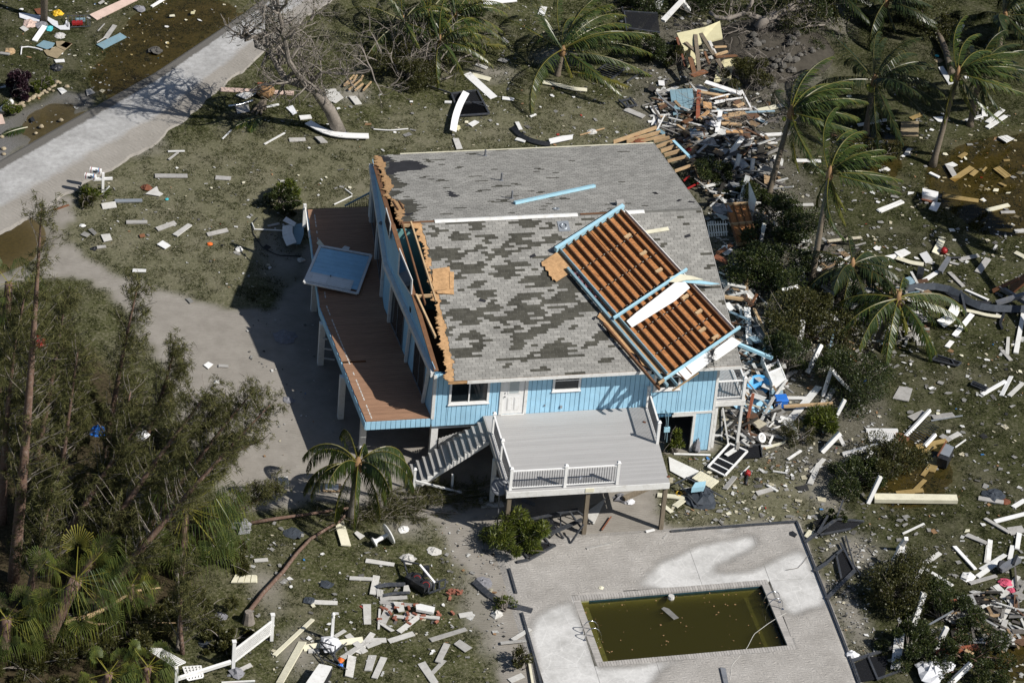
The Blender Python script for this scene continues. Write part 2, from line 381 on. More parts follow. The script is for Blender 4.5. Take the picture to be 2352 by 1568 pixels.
soil = s.mix(s.math('MULTIPLY', s.attr('wet'), .36), soil, (.012, .015, .005)); sandc = s.ramp(n1, [(.3, (.215, .198, .174)), (.7, (.290, .270, .240))]); sandc = s.mix(s.ramp(n2, [(.58, 0.0), (.75, .5)]), sandc, (.14, .125, .105))
c = s.mix(s.attr('sand'), soil, sandc)
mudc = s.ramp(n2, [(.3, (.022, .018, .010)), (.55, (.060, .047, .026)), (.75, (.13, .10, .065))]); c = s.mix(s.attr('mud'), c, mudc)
rubc = s.ramp(n3, [(.35, (.035, .032, .022)), (.55, (.13, .12, .10)), (.7, (.28, .27, .24))]); c = s.mix(s.math('MULTIPLY', s.attr('rub'), .75), c, rubc)
c = s.mix(s.attr('grav'), c, s.ramp(n3, [(.3, (.06, .06, .06)), (.7, (.20, .195, .19))]))
wetc = s.ramp(n2, [(.3, (.036, .034, .012)), (.7, (.092, .076, .028))]); c = s.mix(s.math('MULTIPLY', s.attr('pud'), .9), c, wetc)
wv = s.n('ShaderNodeTexWave', bands_direction='Y'); wv.inputs['Scale'].default_value = 2.6; wv.inputs['Distortion'].default_value = 7; wv.inputs['Detail'].default_value = 3; wv.inputs['Detail Scale'].default_value = .9
s.l(p, wv.inputs['Vector'])
hh = s.mix(s.attr('sand'), n3, s.mix(.45, n3, wv.outputs['Fac']))
s.pbsdf(c, .9, .12, 0, s.bump(hh, .5, .03))
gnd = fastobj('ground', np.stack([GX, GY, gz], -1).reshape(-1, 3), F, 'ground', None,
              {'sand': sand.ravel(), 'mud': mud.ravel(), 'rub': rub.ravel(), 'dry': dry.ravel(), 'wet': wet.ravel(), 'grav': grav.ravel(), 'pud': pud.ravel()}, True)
tag(gnd, kind='structure')
def lut(a, X, Y):
    i = np.clip(((np.asarray(X) + 24) / .25 + .5).astype(int) + 5, 0, nxx - 1); j = np.clip(((np.asarray(Y) + 21) / .25 + .5).astype(int) + 5, 0, nyy - 1); return a[j, i]
def gh(x, y): return float(lut(gz, x, y)) if not (abs(x - 9) > 33 or abs(y - 12) > 33) else 0.0

# ---------------------------------------------------------------- road
def resample(P, n):
    P = np.array(P); d = np.r_[0, np.cumsum(np.hypot(*np.diff(P[:, :2], axis=0).T))]; t = np.linspace(0, d[-1], n)
    return np.stack([np.interp(t, d, P[:, k]) for k in range(P.shape[1])], -1)
nr, na = 260, 30
U = resample(PX(RU), nr); Lw = resample(PX(RL), nr)
tt = np.linspace(0, 1, na)[None, :, None]; RV = U[:, None] * (1 - tt) + Lw[:, None] * tt
off = (fbm(RV[:, -1, 0] * .9, RV[:, -1, 1] * .9, 5) - .5) * 1.1; dirv = (Lw - U) / np.linalg.norm(Lw - U, axis=1)[:, None]
RV[:, -6:] += (dirv[:, None, :] * off[:, None, None]) * np.linspace(.1, 1, 6)[None, :, None]
RV[..., 2] = .004 + .012 * np.sin(np.pi * tt[..., 0]); RV[:, -1, 2] = -.05; RV[:, 0, 2] = -.05
ri = np.arange(nr * na).reshape(nr, na); RF = np.stack([ri[:-1, :-1], ri[:-1, 1:], ri[1:, 1:], ri[1:, :-1]], -1).reshape(-1, 4)[:, ::-1]
s = NT('road'); p = s.pos(); t = s.attr('across')
n1 = s.noise(.55, 5, .65, p); n2 = s.noise(3.5, 6, .7, p); n3 = s.noise(45, 3, .6, p)
t2 = s.math('ADD', t, s.math('MULTIPLY', s.math('SUBTRACT', n1, .5), .32)); t3 = s.math('ADD', t, s.math('MULTIPLY', s.math('SUBTRACT', n2, .5), .07))
asph = s.ramp(n3, [(.3, (.105, .100, .092)), (.7, (.150, .143, .130))])
silt = s.ramp(s.mix(.5, n1, n2), [(.36, (.27, .267, .26)), (.5, (.36, .358, .352)), (.62, (.46, .46, .456))])
snd = s.ramp(n1, [(.3, (.235, .218, .192)), (.7, (.31, .29, .262))])
c = s.mix(s.ramp(t3, [(.13, 0.0), (.16, 1.0)]), asph, silt); m2 = s.ramp(t2, [(.58, 0.0), (.68, 1.0)]); c = s.mix(m2, c, snd)
wv = s.n('ShaderNodeTexWave', bands_direction='DIAGONAL'); wv.inputs['Scale'].default_value = 2.1; wv.inputs['Distortion'].default_value = 6; wv.inputs['Detail'].default_value = 3; wv.inputs['Detail Scale'].default_value = .9
s.l(p, wv.inputs['Vector']); hh = s.mix(m2, n3, wv.outputs['Fac'])
s.pbsdf(c, .85, .15, 0, s.bump(hh, .55, .03))
rd = fastobj('road', RV.reshape(-1, 3), RF, 'road', None, {'across': np.repeat(tt[..., 0], nr, 0).ravel()}); tag(rd, kind='structure')

# ---------------------------------------------------------------- puddles: thin tinted water lying in the hollows
def watermat(name, tint, body, k=.35):
    s = NT(name); fr = s.n('ShaderNodeFresnel'); fr.inputs[0].default_value = 1.33
    b = s.bump(s.noise(9, 3, .5, s.pos()), .05, .01); s.l(b, fr.inputs['Normal'])
    tr = s.n('ShaderNodeBsdfTransparent'); tr.inputs[0].default_value = (*tint, 1); df = s.n('ShaderNodeBsdfDiffuse'); df.inputs[0].default_value = (*body, 1)
    gl = s.n('ShaderNodeBsdfGlossy'); gl.inputs['Roughness'].default_value = .04; s.l(b, gl.inputs['Normal'])
    m1 = s.n('ShaderNodeMixShader'); m1.inputs[0].default_value = k; s.l(tr.outputs[0], m1.inputs[1]); s.l(df.outputs[0], m1.inputs[2])
    m2 = s.n('ShaderNodeMixShader'); s.l(fr.outputs[0], m2.inputs[0]); s.l(m1.outputs[0], m2.inputs[1]); s.l(gl.outputs[0], m2.inputs[2]); s.l(m2.outputs[0], s.out.inputs[0])
watermat('puddlewater', (.93, .86, .68), (.07, .05, .015), .05)
for k, p in PUD.items():
    P = np.array(p); c = P.mean(0); P = c + (P - c) * 1.25; P[:, 2] = -.058; ar = sum(P[i][0] * P[(i + 1) % len(P)][1] - P[(i + 1) % len(P)][0] * P[i][1] for i in range(len(P))); P = P if ar > 0 else P[::-1]
    o = MB().add(P, [tuple(range(len(P)))]).build('puddle', 'puddlewater'); tag(o, kind='structure')

# ================================================================= POOL AND ITS DECK
s = NT('flagstone'); p = s.pos()
vo = s.n('ShaderNodeTexVoronoi', feature='DISTANCE_TO_EDGE'); vo.inputs['Scale'].default_value = 1.25; s.l(p, vo.inputs['Vector'])
n1 = s.noise(.7, 5, .65, p); n2 = s.noise(9, 5, .7, p)
c = s.ramp(n1, [(.32, (.42, .415, .40)), (.6, (.58, .575, .56))]); c = s.mix(1.0, c, s.ramp(n2, [(.3, .82), (.7, 1.06)]), 'MULTIPLY')
c = s.mix(s.ramp(vo.outputs['Distance'], [(.006, .32), (.016, 0.0)]), c, (.74, .735, .715)); s.pbsdf(c, .75, .2, 0, s.bump(n2, .2, .01))
pd = empty('pool_deck', (9, -11, 0)); tag(pd, kind='structure')
XC = [2.2, 4.55, 7.2, 10.3, 13.3, 15.45]; YC = [-18.5, -14.25, -9.45, -5.65]
for i in range(5):
    for j in range(3):
        if j == 1 and 0 < i < 4: continue
        MB().box((XC[i] + .008, YC[j] + .008, -.10), (XC[i + 1] - .008, YC[j + 1] - .008, .05 - .002 * ((i + j) % 3))).build('concrete_panel', 'flagstone', pd)
# coping slab margin between panels and pool wall is closed by the coping bricks below
pool = empty('swimming_pool', PLr(0, 0, -1.6), 'rectangular in-ground pool of murky olive water with grey brick coping', 'pool')
IX, IY = PHX - .28, PHY - .28
def lbox(mb, x0, y0, z0, x1, y1, z1): return mb.hexa([PLr(x0, y0, z0), PLr(x1, y0, z0), PLr(x1, y1, z0), PLr(x0, y1, z0), PLr(x0, y0, z1), PLr(x1, y0, z1), PLr(x1, y1, z1), PLr(x0, y1, z1)])
b = MB(); lbox(b, -IX - .3, -IY - .3, -1.75, IX + .3, IY + .3, -1.5)
for a in ((-IX - .3, -IY - .3, IX + .3, -IY), (-IX - .3, IY, IX + .3, IY + .3), (-IX - .3, -IY, -IX, IY), (IX, -IY, IX + .3, IY)): lbox(b, a[0], a[1], -1.5, a[2], a[3], -.02)
b.build('basin', 'poolwall', pool)
b = MB(); lbox(b, -IX, -IY, -.75, -IX + .42, IY, -.42); b.build('bench', 'poolwall', pool)
b = MB(); lbox(b, IX - .75, -IY, -1.2, IX - .35, IY, -.62); b.build('bench', 'poolwall', pool)
simple('watertile', (.03, .07, .09), .3, .3, 6, 30)
b = MB(); lbox(b, -IX + .43, IY - .012, -.22, IX, IY - .002, -.03); lbox(b, IX - .012, -IY, -.22, IX - .002, IY - .02, -.03); b.build('tile_band', 'watertile', pool)
s = NT('poolwater'); fr = s.n('ShaderNodeFresnel'); fr.inputs[0].default_value = 1.33; bb = s.bump(s.noise(5, 2, .5, s.pos()), .03, .01); s.l(bb, fr.inputs['Normal'])
tr = s.n('ShaderNodeBsdfTransparent'); tr.inputs[0].default_value = (.92, .90, .72, 1); gl = s.n('ShaderNodeBsdfGlossy'); gl.inputs['Roughness'].default_value = .05; s.l(bb, gl.inputs['Normal'])
m2 = s.n('ShaderNodeMixShader'); s.l(fr.outputs[0], m2.inputs[0]); s.l(tr.outputs[0], m2.inputs[1]); s.l(gl.outputs[0], m2.inputs[2]); s.l(m2.outputs[0], s.out.inputs[0])
pv = s.n('ShaderNodeVolumePrincipled'); pv.inputs['Color'].default_value = (.115, .112, .046, 1); pv.inputs['Density'].default_value = 3.0; pv.inputs['Absorption Color'].default_value = (.30, .29, .11, 1)
s.l(pv.outputs[0], s.out.inputs[1])
b = MB(); lbox(b, -IX + .003, -IY + .003, -1.498, IX - .003, IY - .003, -.11); b.build('water', 'poolwater', pool)
k = 0
def coping(x0, y0, x1, y1, n, alongx):
    for i in range(n):
        b = MB(); g = .006; h = .062 + random.uniform(-.003, .003)
        if alongx:
            a = x0 + (x1 - x0) * i / n; c = x0 + (x1 - x0) * (i + 1) / n; lbox(b, a + g, y0, -.03, c - g, y1, h)
        else:
            a = y0 + (y1 - y0) * i / n; c = y0 + (y1 - y0) * (i + 1) / n; lbox(b, x0, a + g, -.03, x1, c - g, h)
        b.build('coping_brick', 'coping', pool)
coping(-PHX, -PHY, PHX, -IY + .02, 72, True); coping(-PHX, IY - .02, PHX, PHY, 72, True)
coping(-PHX, -IY + .03, -IX + .02, IY - .03, 36, False); coping(IX - .02, -IY + .03, PHX, IY - .03, 36, False)
for cx, cy, sg, lab in ((-IX, -.35, 1, 'left'), (IX, .55, -1, 'right')):
    for dy in (-.24, .24):
        pts = []
        for t in np.linspace(0, 1, 14):
            a = math.pi * t; pts.append(PLr(cx - sg * .42 + sg * (.75 * (1 - math.cos(a)) / 2), cy + dy, .05 + .75 * math.sin(a) ** .75 - .25 * t))
        MB().tube(pts, .022, 8).build('handrail', 'chrome', pool, True)
    b = MB()
    for dy in (-.24, .24): b.lathe([(.06, 0), (.06, .02), (.03, .025)], PLr(cx - sg * .42, cy + dy, .05))
    b.build('rail_flange', 'chrome', pool)

# wind- and wave-laid sand over the pool deck, rising through the level of the concrete where it is deep enough
sx = np.arange(1.2, 16.0, .1); sy = np.arange(-18.4, -4.9, .1); SX, SY = np.meshgrid(sx, sy)
CLEAN = [PX(q) for q in ([(1222, 1435), (1255, 1400), (1318, 1378), (1372, 1540), (1480, 1527), (1590, 1512), (1540, 1530), (1470, 1590), (1235, 1590), (1228, 1500), (1216, 1460)],
                         [(1466, 1350), (1495, 1312), (1540, 1282), (1600, 1258), (1660, 1240), (1740, 1232), (1730, 1262), (1660, 1292), (1620, 1316), (1700, 1318), (1762, 1300), (1800, 1275), (1845, 1262), (1890, 1350), (1896, 1392), (1850, 1402), (1812, 1415), (1775, 1360), (1766, 1345), (1560, 1358)],
                         [(1700, 1205), (1640, 1212), (1650, 1228), (1690, 1222)])]
JSX = SX + (fbm(SX * 2, SY * 2, 3) - .5) * .5; JSY = SY + (fbm(SX * 2, SY * 2, 7) - .5) * .5
cl = np.zeros_like(SX)
for q in CLEAN: cl = np.maximum(cl, blur(inpoly(q, JSX, JSY).astype(float), 14))
SZ = .056 + .022 * (1 - cl) + (fbm(SX * 3, SY * 3, 11) - .5) * .014
edge = np.clip(np.minimum(np.minimum(SX - 1.6, 15.75 - SX), np.minimum(-5.2 - SY, 30)), 0, .5) / .5; SZ = np.where(edge < 1, -.06 + (SZ + .06) * edge, SZ)
plx = (SX - PC[0]) * math.cos(PA) + (SY - PC[1]) * math.sin(PA); ply = -(SX - PC[0]) * math.sin(PA) + (SY - PC[1]) * math.cos(PA)
inner = (abs(plx) < PHX) & (abs(ply) < PHY); SZ = np.where(inner, np.minimum(SZ, .058), SZ)
si = np.arange(SX.size).reshape(SX.shape); SF = np.stack([si[:-1, :-1], si[:-1, 1:], si[1:, 1:], si[1:, :-1]], -1).reshape(-1, 4)
bad = (abs(plx) < PHX - .06) & (abs(ply) < PHY - .06); SF = SF[~bad.ravel()[SF].any(1)]
s = NT('ripplesand'); p = s.pos(); n1 = s.noise(.8, 5, .65, p); n2 = s.noise(14, 4, .7, p)
mp = s.n('ShaderNodeMapping'); mp.inputs['Rotation'].default_value = (0, 0, math.radians(24)); s.l(p, mp.inputs[0])
wv = s.n('ShaderNodeTexWave', bands_direction='Y'); wv.inputs['Scale'].default_value = 2.1; wv.inputs['Distortion'].default_value = 12; wv.inputs['Detail'].default_value = 3; wv.inputs['Detail Scale'].default_value = 1.1; s.l(mp.outputs[0], wv.inputs['Vector'])
c = s.ramp(n1, [(.3, (.30, .284, .262)), (.7, (.40, .382, .357))]); c = s.mix(1.0, c, s.ramp(n2, [(.3, .85), (.7, 1.05)]), 'MULTIPLY')
pb = s.pbsdf(c, .9, .1, 0, s.bump(s.mix(.25, wv.outputs['Fac'], n2), .55, .04))
cv = s.math('ADD', s.attr('cover'), s.math('MULTIPLY', s.math('SUBTRACT', n2, .5), .35)); mx = s.n('ShaderNodeMixShader'); s.l(s.ramp(cv, [(.12, 0.0), (.5, .45), (.92, 1.0)]), mx.inputs[0]); s.l(s.n('ShaderNodeBsdfTransparent').outputs[0], mx.inputs[1]); s.l(pb.outputs[0], mx.inputs[2]); s.l(mx.outputs[0], s.out.inputs[0])
o = fastobj('sand_drift', np.stack([SX, SY, SZ], -1).reshape(-1, 3), SF, 'ripplesand', None, {'cover': (1 - cl).ravel()}); tag(o, 'rippled grey sand drifted over the pool deck', 'sand', kind='stuff')

# ================================================================= GRASS
N = 760000
gx = RNG.uniform(-21.5, 39.5, N); gy = RNG.uniform(-18.5, 42.5, N)
GD = np.clip(1 - sand * 1.25 - mud * .72 - road * 3 - grav * 1.5 - rub * .6 - pud * .25, 0, 1)
GD = np.where(slab | inpool, 0, GD)
cl = fbm(gx * 1.7, gy * 1.7, 41); cl2 = fbm(gx * .22, gy * .22, 51)
pr = lut(GD, gx, gy) * np.clip((cl - .38) * 4.2, .04, 1) * np.clip(1.2 - (cl2 - .4) * 1.0, .4, 1) * (1 - .12 * lut(dry, gx, gy))
keep = (RNG.random(N) < pr) & ~((gx > -3.6) & (gx < 13) & (gy > 0) & (gy < 16.6))
gx, gy, cl, cl2 = gx[keep], gy[keep], cl[keep], cl2[keep]; n = len(gx)
gzz = lut(gz, gx, gy); V = np.zeros((n, 3, 3, 3)); sh = np.zeros((n, 3, 3))
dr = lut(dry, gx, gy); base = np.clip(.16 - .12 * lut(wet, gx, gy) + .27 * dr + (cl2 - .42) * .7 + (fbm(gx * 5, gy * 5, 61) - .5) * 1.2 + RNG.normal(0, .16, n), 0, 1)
for k in range(3):
    a = RNG.uniform(0, 6.28, n); hgt = RNG.uniform(.035, .085, n); ln = RNG.uniform(.03, .10, n); wd = RNG.uniform(.008, .02, n); b = RNG.uniform(0, 6.28, n); ox = gx + RNG.normal(0, .04, n); oy = gy + RNG.normal(0, .04, n)
    V[:, k, 0] = np.stack([ox - np.sin(a) * wd, oy + np.cos(a) * wd, gzz - .01], -1); V[:, k, 1] = np.stack([ox + np.sin(a) * wd, oy - np.cos(a) * wd, gzz - .01], -1)
    V[:, k, 2] = np.stack([ox + np.cos(b) * ln, oy + np.sin(b) * ln, gzz + hgt], -1); sh[:, k, :] = np.clip(base + RNG.normal(0, .08, n), 0, 1)[:, None]
o = fastobj('grass', V.reshape(-1, 3), np.arange(n * 9).reshape(-1, 3), 'grassblade', None, {'shade': sh.ravel()}); tag(o, 'short olive and straw coloured lawn grass around the house', 'grass', kind='stuff')
# ================================================================= THE HOUSE
W, FL, AP, LN = 12.79, 2.67, 2.22, 16.62
EY, EZ, RY, RZ, NY, XR = -.65, 5.11, 8.26, 7.44, 17.26, 13.58
KS = (RZ - EZ) / (RY - EY); KN = (RZ - EZ) / (NY - RY)
nS = np.array([0, -KS, 1.0]); nS /= np.linalg.norm(nS); nN = np.array([0, KN, 1.0]); nN /= np.linalg.norm(nN)
def rs(x, y, h=0): return np.array([x, y, EZ + (y - EY) * KS]) + nS * h
def rn(x, y, h=0): return np.array([x, y, RZ - (y - RY) * KN]) + nN * h
def onS(c, u, v, h=0): return onplane(c, u, v, np.array([0, EY, EZ]) + nS * h, nS)
def onN(c, u, v, h=0): return onplane(c, u, v, np.array([0, RY, RZ]) + nN * h, nN)
house = empty('stilt_house', (6.4, 8.3, 0), 'blue two-storey stilt house with torn grey shingle roof', 'house')
def rects(x0, x1, z0, z1, holes):             # what is left of a rectangle around its openings
    xc = sorted({x0, x1} | {h[i] for h in holes for i in (0, 1) if x0 < h[i] < x1}); zc = sorted({z0, z1} | {h[i] for h in holes for i in (2, 3) if z0 < h[i] < z1}); out = []
    for i in range(len(xc) - 1):
        run = None
        for j in range(len(zc) - 1):
            mx, mz = (xc[i] + xc[i + 1]) / 2, (zc[j] + zc[j + 1]) / 2
            if any(h[0] < mx < h[1] and h[2] < mz < h[3] for h in holes):
                if run: out.append(run); run = None
            else: run = (xc[i], xc[i + 1], run[2] if run else zc[j], zc[j + 1])
        if run: out.append(run)
    return out
# --- south front
HO = [(.78, 2.38, 3.47, 4.72), (3.06, 4.10, 2.67, 4.74), (5.40, 6.46, 3.88, 4.72), (9.98, 11.0, 3.62, 4.72)]
wallS = MB()
for x0, x1, z0, z1 in rects(0, W, AP + .02, 5.06, HO): wallS.box((x0, .02, z0), (x1, .14, z1))
sw = wallS.build('wall', 'bluedark', house)
bw = .2225; nb = int(round((W + 2.93) / bw)); bw = (W + 2.93) / nb
for i in range(nb):
    x0 = -2.93 + i * bw; x1 = x0 + bw
    if x1 < .02: segs = [(x0, x1, AP, FL - .03)]
    else: segs = rects(max(x0, .0), x1, AP, 5.06, [(h[0] - .1, h[1] + .1, h[2] - .1, h[3] + .3) if h[2] > 2.7 else (h[0] - .08, h[1] + .08, h[2] - .0, h[3] + .3) for h in HO])
    for a, b_, c_, d_ in segs: MB().box((a + .010, -.008, c_), (b_ - .010, .022, d_)).build('siding_board', 'blue', sw)
def window(root, x0, x1, z0, z1, mull, sliding, top=None):
    w_ = empty('window', ((x0 + x1) / 2, 0, z0), parent=None); w_.parent = root; w_.location = np.array(((x0 + x1) / 2, 0, z0)) - ORG[root]
    f = MB(); t = .10
    f.box((x0 - t, -.045, z0 - t), (x0, .06, z1)); f.box((x1, -.045, z0 - t), (x1 + t, .06, z1)); f.box((x0, -.045, z0 - t), (x1, .06, z0)); f.box((x0, -.045, z1 - .06), (x1, .06, z1)); f.box((x0 - t - .03, -.075, z0 - t - .04), (x1 + t + .03, -.046, z0 - t + .02))
    f.build('frame', 'white_clean', w_)
    if sliding:
        MB().box((x0, .022, z0), ((x0 + x1) / 2 - .03, .03, z1 - .06)).build('pane', 'glassdark', w_); MB().box(((x0 + x1) / 2 + .03, .012, z0), (x1, .02, z1 - .06)).build('pane', 'glassdark', w_)
        MB().box(((x0 + x1) / 2 - .03, -.02, z0), ((x0 + x1) / 2 + .03, .05, z1 - .06)).build('mullion', 'white_clean', w_)
    else:
        zm = z0 + (z1 - z0) * .55
        MB().box((x0, .022, z0), (x1, .03, zm - .025)).build('pane', 'glassdark', w_); MB().box((x0, .0, zm + .025), (x1, .01, z1 - .06)).build('pane', 'glassdark', w_); MB().box((x0, -.02, zm - .025), (x1, .05, zm + .025)).build('mullion', 'white_clean', w_)
window(house, *HO[0], 1, True); window(house, *HO[2], 1, False); window(house, *HO[3], 1, False)
x0, x1, z0, z1 = HO[1]
d = MB().box((x0 + .05, -.015, z0 + .01), (x1 - .05, .03, z1 - .05)).build('door', 'white_clean', house)
b = MB(); b.box((x0 - .1, -.05, z0), (x0 + .04, .05, z1 + .06)); b.box((x1 - .04, -.05, z0), (x1 + .1, .05, z1 + .06)); b.box((x0 + .04, -.05, z1 - .04), (x1 - .04, .05, z1 + .06)); b.box((x0, -.09, z0 - .03), (x1, -.052, z0 + .02)); b.build('door_frame', 'white', d)
b = MB(); b.box((x0 + .25, -.03, z0 + 1.08), (x1 - .25, -.016, z1 - .2)); b.build('door_trim', 'white', d)
simple('blind', (.42, .47, .48), .3, .05, 2, 20, spec=.5, bump=0); MB().box((x0 + .31, -.034, z0 + 1.14), (x1 - .31, -.031, z1 - .26)).build('door_glass', 'blind', d)
for k in (0, 1):
    px = x0 + .25 + k * .31; b = MB(); b.box((px, -.028, z0 + .2), (px + .23, -.016, z0 + .9)); b.build('door_panel', 'white', d); MB().box((px + .04, -.036, z0 + .25), (px + .19, -.029, z0 + .85)).build('door_panel', 'white_clean', d)
MB().lathe([(.03, 0), (.03, .02), (.035, .05), (.02, .07)], (x0 + .13, -.015, z0 + .98), (0, -1, 0), 10).build('knob', 'greymetal', d, True); MB().lathe([(.03, 0), (.03, .03)], (x0 + .13, -.015, z0 + 1.16), (0, -1, 0), 10).build('deadbolt', 'greymetal', d)
b = MB(); b.box((-.03, -.03, FL - .05), (.09, -.009, 5.0)); b.build('corner_trim', 'white', house)
b = MB(); b.box((-.051, -.03, FL - .02), (-.031, .16, 5.0)); b.build('corner_trim', 'white', house)
b = MB(); b.box((W - .06, -.03, 0.02), (W + .04, -.009, 5.0)); b.box((W + .041, -.03, .02), (W + .06, .12, 5.0)); b.build('corner_trim', 'white', house)
MB().box((10.95, -.04, 2.12), (W - .06, -.01, 2.24)).build('band_trim', 'white', house)
MB().box((5.0, -.06, 3.02), (5.05, -.01, 3.08)).build('hose_bib', 'greymetal', house); MB().box((5.72, -.07, 2.86), (5.82, -.01, 2.99)).build('outlet_box', 'galv', house)
# hanging cable and meter box at the torn corner
b = MB(); b.tube([G('4', 2078, 462, 2.4), onaxis('4', 2105, 500, 1, -.1), onaxis('4', 2098, 620, 1, -.1), onaxis('4', 2090, 720, 1, -.1)], .02, 6); b.tube([onaxis('4', 2078, 465, 1, -.09), onaxis('4', 2088, 560, 1, -.15), onaxis('4', 2075, 700, 1, -.12)], .012, 5); b.build('cable', 'bluegrey', house)
q = onaxis('4', 2092, 622, 1, -.12); MB().box(q - [.13, .05, .12], q + [.13, .05, .12]).build('meter_box', 'bluebeam', house)
# --- lower storey at the right
b = MB(); b.box((12.0, .02, 0.0), (W, .14, 2.12)); b.box((10.28, .02, 2.0), (12.0, .14, 2.12)); b.box((10.28, .14, 0.0), (10.40, 6, 2.2)); b.box((W - .12, .14, 0), (W, 6, 2.2)); b.box((10.4, 5.88, 0), (W - .12, 6, 2.2)); lw = b.build('lower_wall', 'bluedark', house)
for i in range(4): MB().box((12.0 + i * .185 + .005, -.006, .05), (12.0 + (i + 1) * .185 - .005, .018, 2.12)).build('siding_board', 'blue', lw)
b = MB(); b.box((11.88, -.03, 0.0), (11.998, .12, 2.0)); b.box((10.9, -.03, 2.002), (11.998, .01, 2.118)); b.build('opening_trim', 'white', house)
# --- floor slab, far walls
PR = [(0, 0), (-.68, 8.5), (0, LN)]
b = MB(); b.prism([(x, y, FL - .40) for x, y in [(0.02, .15), (W - .01, .15), (W - .01, LN - .01), (0.02, LN - .01), (-.66, 8.5)]], .38); b.build('floor', 'brownwood', house)
b = MB(); b.box((W - .12, .14, AP), (W, LN - .14, 5.05)); b.box((0, LN - .14, AP), (W - .12, LN, 5.05)); b.build('far_wall', 'blue', house)
b = MB(); b.prism([(W - .11, .14, 5.05), (W - .11, RY, 7.25), (W - .11, LN - .14, 5.15)], .1, (1, 0, 0)); b.build('gable_end', 'blue', house)
MB().add([(-.5, 8.1, FL), (6, 8.1, FL), (6, 8.1, 7.15), (-.5, 8.1, 7.15), (-.5, 8.2, FL), (6, 8.2, FL), (6, 8.2, 7.15), (-.5, 8.2, 7.15)], [(0, 1, 2, 3), (5, 4, 7, 6), (3, 2, 6, 7), (0, 3, 7, 4), (1, 5, 6, 2), (0, 4, 5, 1)]).build('inner_wall', 'teal', house)
MB().box((1.9, .2, FL), (2.0, 8.09, 5.2)).build('inner_wall', 'teal', house)
